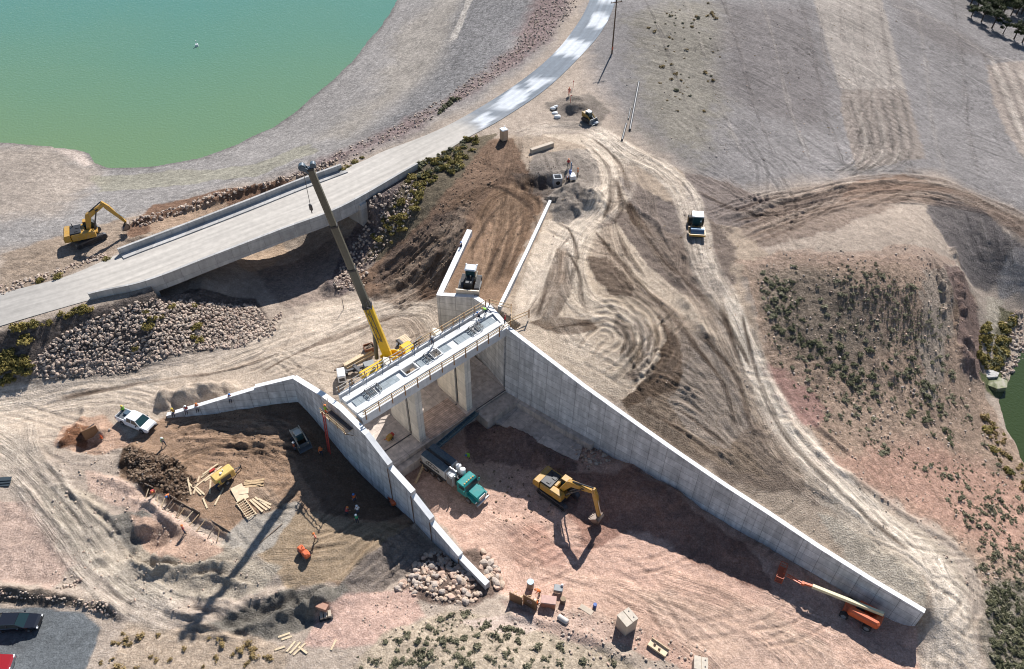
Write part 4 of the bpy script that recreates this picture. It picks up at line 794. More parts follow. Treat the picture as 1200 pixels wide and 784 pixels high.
# ------------------------------------------------------------------ gate bridge
DL = (-18.91, 63.64); DA = math.radians(42.14); DLEN = 25.45
deck = thing('gate_bridge', 'new white concrete gate bridge with gratings and railings across the top of the spillway piers', 'bridge', (DL[0], DL[1], 0), DA)
def D(x, y, z=0.0): return np.array([DL[0]+x*math.cos(DA)-y*math.sin(DA), DL[1]+x*math.sin(DA)+y*math.cos(DA), z])
x0, x1 = .35, DLEN-.35
holes = [(8.8, 10.8), (13.4, 14.8)]
mb = MB(); mb.box(((x0+x1)/2, 1.05, 13.42), (x1-x0, 1.9, .9)); mb.box(((x0+x1)/2, 3.95, 13.42), (x1-x0, 1.1, .9))
xx = x0
for a, b in holes+[(x1, x1)]:
    if a > xx: mb.box(((xx+a)/2, 2.7, 13.35), (a-xx, 1.4, .76))
    xx = b
mb.build('deck_slab', conc_new, deck)
mb = MB(); mb.box(((x0+x1)/2, .05, 13.3), (x1-x0, .3, 1.44)); mb.box(((x0+x1)/2, 1.1, 13.93), (x1-x0, .35, .2)); mb.box(((x0+x1)/2, 3.55, 13.93), (x1-x0, .22, .2)); mb.build('edge_beam', conc_new, deck)
mb = MB(); mb.box(((x0+x1)/2, 5.1, 13.3), (x1-x0, .35, 1.5)); mb.box(((x0+x1)/2, 4.72, 13.25), (x1-x0, .4, .5)); mb.build('edge_beam', conc_new, deck)
grate = concrete('steel_grating_panels', (.40, .45, .47), .9, .12, .45, .1, 'xy')
for k, (a, b) in enumerate(((1.0, 4.2), (4.6, 7.8), (11.2, 13.2), (15.0, 16.4), (17.6, 20.8), (21.3, 24.4))):
    mb = MB(); mb.box(((a+b)/2, 2.6, 13.78), (b-a, 1.25, .12)); mb.build('grating', grate, deck)
for a, b in holes:
    mb = MB()
    for y in (2.02, 3.38): mb.box(((a+b)/2, y, 13.9), (b-a+.2, .14, .26))
    for x in (a, b): mb.box((x, 2.7, 13.9), (.14, 1.3, .26))
    mb.build('hatch_frame', conc_new, deck)
for a, b in ((3.1, 4.9), (12.6, 14.3), (20.4, 22.0)):
    mb = MB()
    for y in (2.1, 2.75, 3.3):
        mb.bar((a-.6, y, 13.95), (a, y, 14.3), .06)
        mb.bar((a, y, 13.9), (a, y, 14.4), .06); mb.bar((b, y, 13.9), (b, y, 14.4), .06)
        mb.bar((a, y, 14.4), (b, y, 14.4), .05)
    for z in (14.15, 14.4):
        for x in (a, b, (a+b)/2): mb.bar((x, 2.1, z), (x, 3.3, z), .05)
    for i in range(8): mb.bar((a+.1+i*(b-a-.2)/7, 2.1, 14.05), (a+.1+i*(b-a-.2)/7, 3.3, 14.05), .04)
    mb.build('hatch_cage', dark, deck)
brown_post = mat('brown_post_timber', (.34, .19, .09), .8, var=.2)
def railing(xa, xb, y, step, mats=(brown_post, wood_pale), h=1.15, z=13.9, rails=(.55, 1.1)):
    n = max(1, int(round((xb-xa)/step)))
    for i in range(n+1):
        x = xa+(xb-xa)*i/n; m_ = MB(); m_.box((x, y, z+h/2-.25), (.11, .11, h+.7)); m_.build('rail_post', mats[0], deck)
    m_ = MB()
    for r in rails: m_.bar((xa-.3, y+.07, z+r), (xb+.3, y+.07, z+r), .07, .11)
    m_.build('rail', mats[1], deck)
railing(.9, DLEN-.4, -.16, 2.1, rails=(.5, 1.0)); railing(.6, 12.6, 5.34, 2.0, mats=(brown_post, mat('grey_rail_timber', (.40, .36, .31), .8))); railing(13.4, DLEN-.2, 5.34, 2.0, mats=(brown_post, wood))
for (xa, ya), (xb, yb) in (((DLEN+.1, .2), (DLEN+1.9, 2.2)), ((DLEN+1.9, 2.2), (DLEN+.4, 5.2)), ((DLEN+.1, .2), (DLEN+3.0, -.3))):
    m_ = MB()
    for r in (.55, 1.1): m_.bar((xa, ya, 13.9+r), (xb, yb, 13.9+r), .07, .12)
    m_.build('rail', wood, deck)
    m_ = MB(); m_.box((xb, yb, 14.4), (.12, .12, 1.5)); m_.build('rail_post', brown_post, deck)
mb = MB(); mb.tube([(x0+.5, .5, 14.05), (8, .62, 14.05), (16, .5, 14.05), (x1-.5, .6, 14.05)], .06, 6); mb.build('conduit', grey, deck)
mb = MB()
for k in range(9): a = 1.4+k*2.6; mb.bar((a, 4.3, 13.9), (a+.75, 5.15, 14.95), .07)
mb.build('rail_brace', mat('blue_grey_brace', (.12, .17, .24), .6), deck)
# piers and sill
for k, (px_, lab) in enumerate(((9.0, 'left hand spillway pier of pale formed concrete under the gate bridge'), (17.5, 'right hand spillway pier of pale formed concrete under the gate bridge, red hoses behind it'))):
    r_ = thing('bridge_pier', lab, 'pier', tuple(D(px_, 0, 0)), DA)
    pg = [(-.52, .32), (.52, .32), (.52, 2.2), (.22, 2.2), (.22, 2.75), (.52, 2.75), (.52, 6.6), (.4, 7.3), (0, 7.8), (-.4, 7.3), (-.52, 6.6), (-.52, 2.75), (-.22, 2.75), (-.22, 2.2), (-.52, 2.2)]
    mb = MB(); mb.ext(pg, 'z', -.5, 12.95); mb.build('pier_shaft', concrete('pier_concrete_face', (.78, .71, .60), 2.3, 2.45, .75, .15) if k == 0 else bpy.data.materials['pier_concrete_face'], r_)
    mb = MB(); mb.box((-.28, 2.475, 6.9), (.1, .45, 11.8)); mb.box((.28, 2.475, 6.9), (.1, .45, 11.8)); mb.build('gate_slot_guide', dark, r_)
sill = thing('spillway_sill', 'dusty concrete sill and floor of the gate bays under the gate bridge', 'spillway sill', tuple(D(0, 0, 0)), DA)
mb = MB(); mb.box((12.7, 4.2, .2), (24.6, 9.2, 3.2)); mb.build('bay_floor', conc_sill, sill)
mb = MB(); mb.box((21.7, -1.7, .1), (7.2, 2.5, 2.7)); mb.build('ledge', conc_sill, sill)
mb = MB(); mb.box((4.6, -.95, -.1), (8.0, 1.0, 2.6)); mb.build('ledge', conc_sill, sill)
mb = MB(); mb.box((21.7, -.33, 1.82), (7.0, .12, .1)); mb.box((4.6, 2.4, 1.82), (7.6, .14, .1)); mb.box((13.2, 2.4, 1.82), (7.2, .14, .1)); mb.build('seal_plate', dark, sill)
mb = MB(); mb.box((25.08, 2.4, 7.3), (.12, .5, 11)); mb.build('gate_slot_guide', dark, sill)
mb = MB()
mb.ext([(0, -1.35), (14.5, -1.35), (15.5, -4.2), (2, -5.6), (-.5, -3.5)], 'z', -1, .3)
apron = mb.build('apron_slab', conc_sill); apron.location = (GR[0], GR[1], 0); apron.rotation_euler = (0, 0, ang(GR, RE)); tag(apron, 'flat dusty concrete apron slab at the foot of the chute wall, in shade beside the sill', 'slab')
plank = concrete('form_board_floor', (.60, .44, .35), 2.6, .32, .6, .3, 'xy')
mb = MB(); mb.box((13.2, 2.0, 1.84), (6.6, 4.4, .07)); o = mb.build('plank_floor', plank); o.location = tuple(D(0, 0, 0)); o.rotation_euler = (0, 0, DA); tag(o, 'pinkish form boards laid over the middle bay floor between the two piers', 'boards')
# ------------------------------------------------------------------ crest road
def ribbon(name, k0, k1, t0, t1, m, dz=0.0, thick=.12, nt_=12):
    mb = MB(); ks = np.arange(k0, k1+1e-6, .125); rows = []
    for k in ks: rows.append([tuple(st_xyz(k, t0+(t1-t0)*j/nt_)+np.array([0, 0, dz])) for j in range(nt_+1)])
    for a, b in zip(rows[:-1], rows[1:]):
        for j in range(nt_): mb.add([a[j], a[j+1], b[j+1], b[j]], [(3, 2, 1, 0)], smooth=True)
        for j, s in ((0, 1), (nt_, -1)):
            lo = lambda p: (p[0], p[1], p[2]-thick); mb.add([a[j], b[j], lo(b[j]), lo(a[j])], [(0, 1, 2, 3)])
    return mb.build(name, m)
def road_mat():
    m = bpy.data.materials.new('dusty_pale_road'); m.use_nodes = True; N = m.node_tree.nodes; K = m.node_tree.links; b = N['Principled BSDF']; b.inputs['Roughness'].default_value = .9
    a = N.new('ShaderNodeAttribute'); a.attribute_name = 'paint'; a2 = N.new('ShaderNodeAttribute'); a2.attribute_name = 'lane'
    sx = N.new('ShaderNodeSeparateXYZ'); K.new(a2.outputs['Vector'], sx.inputs[0]); cb = N.new('ShaderNodeCombineXYZ')
    for i, f in ((0, 1.3), (1, .05)):
        q = N.new('ShaderNodeMath'); q.operation = 'MULTIPLY'; q.inputs[1].default_value = f; K.new(sx.outputs[i], q.inputs[0]); K.new(q.outputs[0], cb.inputs[i])
    nz = N.new('ShaderNodeTexNoise'); nz.inputs['Scale'].default_value = 1; nz.inputs['Detail'].default_value = 4; K.new(cb.outputs[0], nz.inputs['Vector'])
    g = N.new('ShaderNodeNewGeometry'); n2 = N.new('ShaderNodeTexNoise'); n2.inputs['Scale'].default_value = 1.2; n2.inputs['Detail'].default_value = 8; K.new(g.outputs['Position'], n2.inputs['Vector'])
    def mr(v, lo, hi):
        q = N.new('ShaderNodeMapRange'); q.inputs[1].default_value = .3; q.inputs[2].default_value = .7; q.inputs[3].default_value = lo; q.inputs[4].default_value = hi; K.new(v, q.inputs[0]); return q.outputs[0]
    mu = N.new('ShaderNodeMath'); mu.operation = 'MULTIPLY'; K.new(mr(nz.outputs[0], .8, 1.12), mu.inputs[0]); K.new(mr(n2.outputs[0], .9, 1.08), mu.inputs[1])
    v = N.new('ShaderNodeVectorMath'); v.operation = 'SCALE'; K.new(a.outputs['Color'], v.inputs[0]); K.new(mu.outputs[0], v.inputs['Scale']); K.new(v.outputs[0], b.inputs['Base Color']); return m
road = ribbon('crest_road', 0, 15, 0, 1, road_mat(), 0, .3, 26); tag(road, kind='structure')
rm_ = road.data; nvr = len(rm_.vertices); rc = np.zeros(nvr*3); rm_.vertices.foreach_get('co', rc); rc = rc.reshape(-1, 3)
clx = [(p[0], p[1]) for p in cl]; rd, rt, rs = polydist(rc[:, 0], rc[:, 1], clx)
kk = np.interp(rt, np.concatenate([[0], np.cumsum(np.hypot(*np.diff(np.array(clx), axis=0).T))]), np.arange(len(clx))/8)
pal = np.array([soil(214, 204, 190)]*nvr); asp = soil(128, 138, 148); dusty = soil(204, 194, 180)
f_ = sstep(8.6, 10.4, kk+fbm(rc[:, 0], rc[:, 1], 5, 500, 3)*1.0)[:, None]; pal = pal*(1-f_)+asp*f_
f_ = (sstep(7.2, 8.2, kk)*sstep(10.2, 9.0, kk)*.6)[:, None]; pal = pal*(1-f_)+dusty*f_
f_ = sstep(2.6, 1.0, kk)[:, None]*.6; pal = pal*(1-f_)+soil(172, 166, 158)*f_
for pp in (((576,122),(600,100),(626,108),(600,128)), ((617,92),(632,88),(652,94),(620,110)), ((646,64),(660,44),(695,52),(680,70)), ((686,34),(692,18),(716,20),(706,36)), ((702,3),(704,-12),(726,-10),(722,4)), ((552,138),(570,128),(585,136),(566,146))):
    w = [P(x, y, 14) for x, y in pp]; d, _, _ = polydist(rc[:, 0], rc[:, 1], w, True); d = np.where(inpoly(rc[:, 0], rc[:, 1], w), d, -d)
    f_ = (sstep(-.25, .25, d-.3+fbm(rc[:, 0], rc[:, 1], 2, 501, 3)*.8)*.85)[:, None]; pal = pal*(1-f_)+soil(232, 236, 240)*f_
at = rm_.attributes.new('paint', 'FLOAT_COLOR', 'POINT'); at.data.foreach_set('color', np.concatenate([pal, np.ones((nvr, 1))], 1).astype(np.float32).ravel())
at = rm_.attributes.new('lane', 'FLOAT_VECTOR', 'POINT'); at.data.foreach_set('vector', np.stack([rd*rs, rt, rt*0], -1).astype(np.float32).ravel())
# road bridge
br_ = thing('road_bridge', 'old concrete road bridge with solid parapets carrying the crest road over the inlet channel', 'bridge', tuple(st_xyz(4.6, .5)))
def bp_(name, mb, m): o = mb.build(name, m, br_); o.location = -Vector(br_.location); return o
def strip(k0, k1, t0, t1, ztop, zbot, flare=None):
    """solid strip along the road between cross positions given in metres from the near edge"""
    mb = MB(); ks = np.arange(k0, k1+1e-6, .125); W = []
    for k in ks:
        a = st_xyz(k, 0); b = st_xyz(k, 1); d = (b-a); wd_ = np.linalg.norm(d[:2]); d = d/wd_
        f = lambda t: a+d*(t if t >= 0 else wd_+t+100) if t > -50 else a
        p0 = a+d*(t0 if t0 < 50 else wd_-(100-t0)); p1 = a+d*(t1 if t1 < 50 else wd_-(100-t1))
        W.append([(p0[0], p0[1], a[2]+ztop), (p1[0], p1[1], a[2]+ztop), (p1[0], p1[1], a[2]+zbot), (p0[0], p0[1], a[2]+zbot)])
    for p, q in zip(W[:-1], W[1:]):
        for i in range(4): mb.add([p[i], p[(i+1) % 4], q[(i+1) % 4], q[i]], [(3, 2, 1, 0)])
    mb.add(W[0], [(0, 1, 2, 3)]); mb.add(W[-1], [(3, 2, 1, 0)]); return mb
bp_('parapet', strip(2.05, 7.7, -.02, .4, 1.1, -.31), conc_old); bp_('parapet', strip(3.0, 6.72, 99.6, 100.02, 1.1, -.31), conc_old)
bp_('girder', strip(3.15, 6.4, .15, .75, -.315, -1.55), conc_old)
for t in (3.2, 6.2, 9.2): bp_('girder', strip(3.15, 6.4, t, t+.6, -.315, -1.5), conc_old)
bp_('girder', strip(3.15, 6.4, 99.2, 99.8, -.315, -1.55), conc_old)
bp_('abutment', strip(2.85, 3.16, -.35, 100.2, -.32, -6.5), conc_old); bp_('abutment', strip(6.35, 6.6, -.35, 100.2, -.32, -8), conc_old)
bp_('wing_wall', strip(2.05, 3.2, .0, .42, -.32, -5.0), conc_old); bp_('wing_wall', strip(6.6, 7.7, .0, .42, -.32, -4.0), conc_old)
bp_('sidewalk', strip(3.0, 6.72, 98.2, 99.59, .16, -.02), conc_old)
# ------------------------------------------------------------------ placing
def head(p, q):
    a, b = G(*p), G(*q); return math.atan2(b[1]-a[1], b[0]-a[0])
def put(name, label, cat, px, hd, group=None, dz=0.0, shift=(0, 0)):
    """thing standing on the ground at a photo position, facing from one photo position to another (or an angle)"""
    q = G(*px); h = head(*hd) if isinstance(hd, tuple) else hd
    return thing(name, label, cat, (q[0]+shift[0], q[1]+shift[1], hgt(q[0]+shift[0], q[1]+shift[1])+dz), h, group)
def wheel(root, x, y, r, w, rim=grey, z=None, rimr=.58):
    z = r if z is None else z; mb = MB(); mb.cyl((x, y-w/2, z), (x, y+w/2, z), r, n=18); o = mb.build('wheel', rubber, root)
    m2 = MB(); s = 1 if y > 0 else -1; m2.cyl((x, y+s*(w/2-.02), z), (x, y+s*(w/2+.03), z), r*rimr, n=14); m2.cyl((x, y+s*(w/2+.02), z), (x, y+s*(w/2+.07), z), r*.2, n=8); m2.build('rim', rim, o)
    return o
def crawler(root, y, l, h, w, z0=0.0, mats=dark, cx=0.0):
    """crawler track with rounded ends, grouser ribs and rollers"""
    r = h/2; pts = []
    for k in range(9): t = -math.pi/2+math.pi*k/8; pts.append((cx+l/2-r+r*math.cos(t), z0+r+r*math.sin(t)))
    for k in range(9): t = math.pi/2+math.pi*k/8; pts.append((cx-l/2+r+r*math.cos(t), z0+r+r*math.sin(t)))
    mb = MB(); mb.ext(pts, 'y', y-w/2, y+w/2)
    n = int(l/.22)
    for k in range(n): x = cx-l/2+r+(l-2*r)*k/(n-1); mb.box((x, y, z0+h+.02), (.05, w*.98, .05))
    o = mb.build('crawler_track', mats, root); m2 = MB(); s = 1 if y > 0 else -1
    for x in (cx-l/2+r, cx+l/2-r): m2.cyl((x, y+s*w*.42, z0+r), (x, y+s*(w*.5+.06), z0+r), r*.62, n=12)
    m2.box((cx, y+s*(w*.5+.02), z0+r), (l-2*h, .06, h*.45)); m2.build('track_frame', grey if mats is not dark else black, o); return o
def seg(mb, a, b, w, h0, h1, y=0.0):
    """tapered box limb in the x-z plane"""
    ax, az = a; bx, bz = b; l = math.hypot(bx-ax, bz-az); nx, nz = -(bz-az)/l, (bx-ax)/l
    mb.ext([(ax+nx*h0/2, az+nz*h0/2), (bx+nx*h1/2, bz+nz*h1/2), (bx-nx*h1/2, bz-nz*h1/2), (ax-nx*h0/2, az-nz*h0/2)], 'y', y-w/2, y+w/2)
# ------------------------------------------------------------------ tracked excavators
def excavator(label, px, hd, trk, boom, shift=(0, 0)):
    t = put('tracked_excavator', label, 'excavator', px, hd, 'tracked excavators', shift=shift); dt = trk-t.rotation_euler[2]
    for s in (-1, 1):
        o = crawler(t, s*1.3, 5.0, 1.0, .62); o.rotation_euler = (0, 0, dt)
    mb = MB(); mb.box((0, 0, .62), (2.6, 2.1, .5)); mb.cyl((0, 0, .8), (0, 0, 1.2), .8, n=16); o = mb.build('undercarriage', dark, t); o.rotation_euler = (0, 0, dt)
    mb = MB(); mb.bbox((-.35, -.95, 1.75), (3.6, 1.0, 1.1), .12); mb.bbox((-1.1, .55, 1.75), (2.2, 2.1, 1.1), .12)
    mb.ext([(-3.25, 1.25), (-3.25, 2.0), (-3.0, 2.45), (-2.2, 2.45), (-2.2, 1.2)], 'y', -1.48, 1.48); mb.box((.9, .2, 1.35), (1.6, 1.2, .3)); mb.build('house', yellow, t)
    mb = MB(); mb.bbox((-1.35, .05, 2.36), (1.7, 2.5, .22), .06); mb.box((-1.2, -.6, 2.5), (.5, .4, .1)); mb.box((-1.0, .4, 2.5), (.6, .5, .08)); mb.cyl((-1.7, .9, 2.4), (-1.7, .9, 2.95), .08); mb.build('engine_hood', black, t)
    mb = MB(); mb.ext([(-.05, 1.25), (-.05, 2.95), (.15, 3.08), (1.15, 3.08), (1.5, 2.7), (1.72, 1.9), (1.6, 1.25)], 'y', .48, 1.48); c = mb.build('cab', black, t)
    m2 = MB(); m2.ext([(.1, 1.95), (.1, 2.85), (1.1, 2.9), (1.38, 2.6), (1.55, 1.95)], 'y', .46, 1.5); m2.build('window', glass, c)
    m2 = MB(); m2.bbox((.55, .98, 3.13), (1.2, .96, .08), .04); m2.build('cab_roof', yellow, c)
    f, k, e, s = boom['foot'], boom['knee'], boom['elbow'], boom['tip']
    mb = MB(); seg(mb, f, k, .5, .55, .9, -.15); seg(mb, k, e, .5, .9, .45, -.15); mb.cyl((k[0], -.42, k[1]), (k[0], .12, k[1]), .42, n=12); b = mb.build('boom', yellow, t)
    m2 = MB()
    for y in (-.5, .2): m2.cyl((f[0]+.75, y, f[1]-.35), ((k[0]+e[0])/2, y, (k[1]+e[1])/2-.2), .09, n=8)
    kx, kz = k; m2.cyl((kx+.35, -.15, kz+.65), (e[0]-.2, -.15, e[1]+.55), .10, n=8); m2.build('hydraulic_ram', dark, b)
    m2 = MB(); seg(m2, (kx+.6, kz+.62), (e[0]-.7, e[1]+.33), .14, .06, .06, -.15); m2.build('hose_run', black, b)
    m2 = MB(); m2.box((0, 0, 0), (.55, .02, .3)); o = m2.build('side_plate', black, b); o.location = ((k[0]*.45+e[0]*.55), -.41, (k[1]*.45+e[1]*.55)); o.rotation_euler = (0, -math.atan2(e[1]-k[1], e[0]-k[0]), 0)
    mb = MB(); d = (Vector((s[0]-e[0], 0, s[1]-e[1]))).normalized(); e0 = (e[0]-d.x*.55, e[1]-d.z*.55); seg(mb, e0, (e[0]+d.x*.7, e[1]+d.z*.7), .42, .35, .75, -.15); seg(mb, (e[0]+d.x*.7, e[1]+d.z*.7), s, .38, .75, .32, -.15); st = mb.build('stick', yellow, t)
    m2 = MB(); m2.cyl((e[0]+.25, -.15, e[1]-.1), (s[0]+.35-d.x*.7, -.15, s[1]-d.z*.7+.1), .08, n=8); m2.build('hydraulic_ram', chrome, st)
    bx, bz = s; a = boom.get('curl', 0); M = Matrix.Translation((bx, -.15, bz)) @ RY(a)
    mb = MB(); pr = [(.12, .1), (.45, -.1), (.62, -.55), (.5, -1.05), (.05, -1.32), (-.55, -1.4), (-.5, -1.28), (.0, -1.18), (.32, -.95), (.4, -.55), (.25, -.2), (-.05, -.05)]
    mb.ext(pr, 'y', -.68, .68, M)
    for y in (-.68, .62): mb.ext([(.12, .1), (.45, -.1), (.62, -.55), (.5, -1.05), (.05, -1.32), (-.55, -1.4), (-.25, -.6)], 'y', y, y+.06, M)
    for k_ in range(5): mb.ext([(-.5, -1.4), (-.78, -1.42), (-.5, -1.28)], 'y', -.6+k_*.27, -.48+k_*.27, M)
    mb.build('bucket', mat('worn_bucket_steel', (.22, .17, .14), .5, .4, dirt=DUST), t)
    return t
h_ = head((92, 287), (126, 274))
excavator('yellow excavator digging on the lake side bank beside the road bridge', (105, 281), ((103, 280), (150, 271)), h_, dict(foot=(.5, 1.9), knee=(1.3, 4.5), elbow=(4.1, 6.0), tip=(6.2, 2.0), curl=.25))
h_ = head((633, 568), (666, 592))
excavator('yellow excavator on the shaded chute floor, bucket reaching into the sunlight', (654, 580), ((654, 580), (697, 611)), h_, dict(foot=(.5, 1.9), knee=(1.9, 4.6), elbow=(5.6, 6.1), tip=(6.7, 1.75), curl=.35))
# ------------------------------------------------------------------ mobile crane
B_ = Vector((-18.05, 81.29, 7.0)); T_ = Vector((-23.62, 80.45, 39.2)); zc = 4.35
cr = thing('mobile_crane', 'yellow mobile crane with a long grey telescopic boom standing behind the gate bridge', 'crane', (B_.x, B_.y, zc), DA)
RI = Matrix.Rotation(-DA, 4, 'Z') @ Matrix.Translation((-B_.x, -B_.y, -zc))
b0 = RI @ B_; t0 = RI @ T_; bd = (t0-b0).normalized()
mb = MB(); mb.bbox((0, 0, 1.2), (9.0, 2.7, .8), .15); mb.bbox((3.6, .4, 1.9), (1.8, 1.6, .8), .15); mb.build('carrier', crane_yellow, cr)
for x in (-3.2, 3.2):
    for y in (-1.25, 1.25): wheel(cr, x, y, .78, .62, grey)
for x, s in ((-4.0, 1), (4.0, 1), (-4.0, -1), (4.0, -1)):
    mb = MB(); mb.box((x, s*2.1, .95), (.45, 2.6, .38)); mb.cyl((x, s*3.3, .15), (x, s*3.3, 1.2), .14, n=10); mb.cyl((x, s*3.3, .02), (x, s*3.3, .15), .45, n=14); mb.build('outrigger', dark, cr)
mb = MB(); mb.cyl((0, 0, 1.55), (0, 0, 1.95), 1.1, n=20); mb.build('turntable', dark, cr)
ha = math.atan2(bd.y, bd.x); MH = RZ(ha)
mb = MB()
for y in (-.75, .62): mb.ext([(1.2, 1.9), (1.2, 2.3), (-.2, 3.3), (-1.0, 3.3), (-2.4, 2.6), (-2.4, 1.9)], 'y', y, y+.13, MH)
mb.box((-1.4, 0, 2.1), (2.2, 1.3, .3), MH); mb.build('superstructure', crane_yellow, cr)
mb = MB(); mb.bbox((-2.9, 0, 2.35), (.9, 2.6, 1.1), .12, MH); mb.build('counterweight', crane_yellow, cr)
mb = MB()
for x in (-2.5, -1.5, -.5):
    mb.bar(MH @ Vector((x, 1.9, 2.0)), MH @ Vector((x, 1.9, 3.1)), .09); mb.bar(MH @ Vector((x, .8, 2.1)), MH @ Vector((x, 1.9, 2.0)), .09)
for z in (2.55, 3.1): mb.bar(MH @ Vector((-2.5, 1.9, z)), MH @ Vector((-.5, 1.9, z)), .09)
mb.bar(MH @ Vector((-2.5, .9, 3.1)), MH @ Vector((-2.5, 1.9, 3.1)), .09); mb.build('guard_rail', crane_yellow, cr)
mb = MB(); mb.ext([(-.4, 1.9), (-.4, 3.2), (.3, 3.4), (1.1, 3.1), (1.3, 1.9)], 'y', 1.0, 1.9, MH); c = mb.build('cab', crane_yellow, cr)
m2 = MB(); m2.ext([(-.2, 2.5), (-.2, 3.15), (.3, 3.25), (.98, 3.0), (1.15, 2.5)], 'y', .98, 1.92, MH); m2.build('window', glass, c)
bl = (t0-b0).length; side = Vector((0, 0, 1)).cross(bd).normalized(); upv = bd.cross(side)
def boom_piece(a, b, w, h, m, name, parent):
    mb = MB(); p0 = b0+bd*a; p1 = b0+bd*b; vs = []
    prof = [(-.5, -.28), (-.32, -.5), (.32, -.5), (.5, -.28), (.5, .42), (.42, .5), (-.42, .5), (-.5, .42)]
    for p in (p0, p1): vs += [p+side*(u*w)+upv*(v*h) for u, v in prof]
    mb.add(vs, [tuple(range(7, -1, -1)), tuple(range(8, 16))]+[(i, (i+1) % 8, 8+(i+1) % 8, 8+i) for i in range(8)]); return mb.build(name, m, parent)
base = boom_piece(-1.2, 10.2, 1.10, 1.25, crane_yellow, 'boom_base_section', cr)
boom_piece(10.15, 10.5, 1.2, 1.35, black, 'collar', base)
for a, b, w_ in ((10.45, 17.0, .95), (16.9, 24.2, .84), (24.1, bl, .74)):
    o = boom_piece(a, b, w_, w_*1.1, boom_grey, 'boom_section', cr); boom_piece(b-.05, b+.22, w_+.08, w_*1.1+.1, black, 'collar', o)
mb = MB(); p = b0+bd*bl; mb.bbox((0, 0, 0), (.5, .5, .5), .05, Matrix.Translation(p)); hp = p+upv*-.9
for s in (-.3, .3): mb.bar(p+side*s+bd*-.4, p+side*s+upv*-.9+bd*.7, .12, .5)
mb.cyl(p+upv*-.8+side*-.3+bd*.55, p+upv*-.8+side*.3+bd*.55, .42, n=14); mb.cyl(p+upv*.5+side*-.3+bd*.5, p+upv*.5+side*.3+bd*.5, .35, n=14); mb.build('boom_head', mat('boom_head_blue_grey', (.06, .09, .12), .5), cr)
mb = MB(); mb.cyl(b0+bd*.6+upv*-1.6+Vector((0, 0, -.4)), b0+bd*5.0+upv*-.55, .30, n=12); cy = mb.build('lift_cylinder', boom_grey, cr)
m2 = MB(); m2.cyl(b0+bd*4.0+upv*-.8, b0+bd*7.8+upv*-.62, .18, n=12); m2.build('piston_rod', chrome, cy)
mb = MB(); jo = side*.95
for v in (-.25, .25):
    mb.bar(b0+bd*4+jo+upv*v, b0+bd*11.8+jo+upv*v, .09)
for k in range(7): a = 4+k*1.2; mb.bar(b0+bd*a+jo+upv*(-.25 if k % 2 else .25), b0+bd*(a+1.2)+jo+upv*(.25 if k % 2 else -.25), .06)
mb.bar(b0+bd*11.8+jo+upv*.25, b0+bd*12.6+jo*1.6+upv*.9, .1); mb.bar(b0+bd*12.6+jo*1.6+upv*.9, b0+bd*11.2+jo*2.0+upv*.9, .1); mb.bar(b0+bd*11.2+jo*2+upv*.9, b0+bd*11+jo, .1); mb.bar(b0+bd*4.2, b0+bd*4.2+jo, .1); mb.bar(b0+bd*9.5, b0+bd*9.5+jo, .1); mb.build('jib_lattice', dark, cr)
hp = p+upv*-.8+bd*.3; dn = Vector((0, 0, -1)); mb = MB()
for s in (-.12, .12): mb.cyl(hp+side*s, hp+side*s+dn*5, .018, n=5)
mb.build('hoist_cable', dark, cr); mb = MB(); mb.bbox((0, 0, -5.4), (.3, .5, .8), .08, Matrix.Translation(hp)); mb.cyl(hp+dn*5.8, hp+dn*6.3, .07, n=8); mb.build('hook_block', dark, cr)
# ------------------------------------------------------------------ conveyor truck
q = G(526.5, 571); th = head((501, 552), (552, 590)); tx, ty = q[0]-math.sin(th)*1.1, q[1]+math.cos(th)*1.1
tr = thing('conveyor_truck', 'teal cab conveyor truck with grey hopper covers parked on the shaded chute floor', 'truck', (tx, ty, hgt(tx, ty)+.05), th)
mb = MB()
for y in (-.42, .42): mb.box((-.1, y, .95), (10.0, .14, .3))
for x in (-4.8, -2, 1, 4.6): mb.box((x, 0, .95), (.2, .9, .25))
mb.build('chassis', black, tr)
for x in (3.7, -1.7, -3.0, -4.3):
    for y in (-1.08, 1.08): wheel(tr, x, y, .54, .36 if x > 0 else .52, chrome)
mb = MB(); mb.ext([(-1.12, 1.15), (-1.25, 1.9), (-1.25, 3.0), (1.25, 3.0), (1.25, 1.9), (1.12, 1.15)], 'x', -5.0, -.55); bod = mb.build('hopper_body', mat('white_hopper_side', (.55, .55, .53), .4, dirt=(.35, .28, .2, .4)), tr)
tarp = mat('blue_grey_cover', (.055, .085, .11), .7)
mb = MB()
for s in (-1, 1):
    for k in range(5):
        x = -4.55+k*.86; mb.ext([(s*.18, 3.0), (s*.25, 3.16), (s*.72, 3.24), (s*1.2, 3.14), (s*1.27, 3.0)], 'x', x-.42, x+.41)
mb.build('hopper_cover', tarp, bod); mb = MB(); mb.box((-2.8, 0, 3.03), (4.4, .34, .05)); mb.box((-1.2, .0, 3.2), (1.0, .22, .2)); mb.build('centre_trough', black, bod)
mb = MB()   # dark arched lattice mark on the white side
for s in (-1,):
    yy = s*1.262
    for k in range(10):
        t0_, t1_ = math.pi*k/10, math.pi*(k+1)/10; mb.bar((-2.9+1.25*math.cos(t0_), yy, 1.95+.75*math.sin(t0_)), (-2.9+1.25*math.cos(t1_), yy, 1.95+.75*math.sin(t1_)), .02, .13)
    for k in range(1, 9, 2): t0_ = math.pi*k/10; mb.bar((-2.9+1.2*math.cos(t0_), yy, 1.95+.72*math.sin(t0_)), (-2.9+.9*math.cos(t0_+.5), yy, 2.0), .02, .08)
    mb.bar((-4.1, yy, 1.93), (-1.7, yy, 1.93), .02, .12)
mb.build('side_emblem', black, bod)
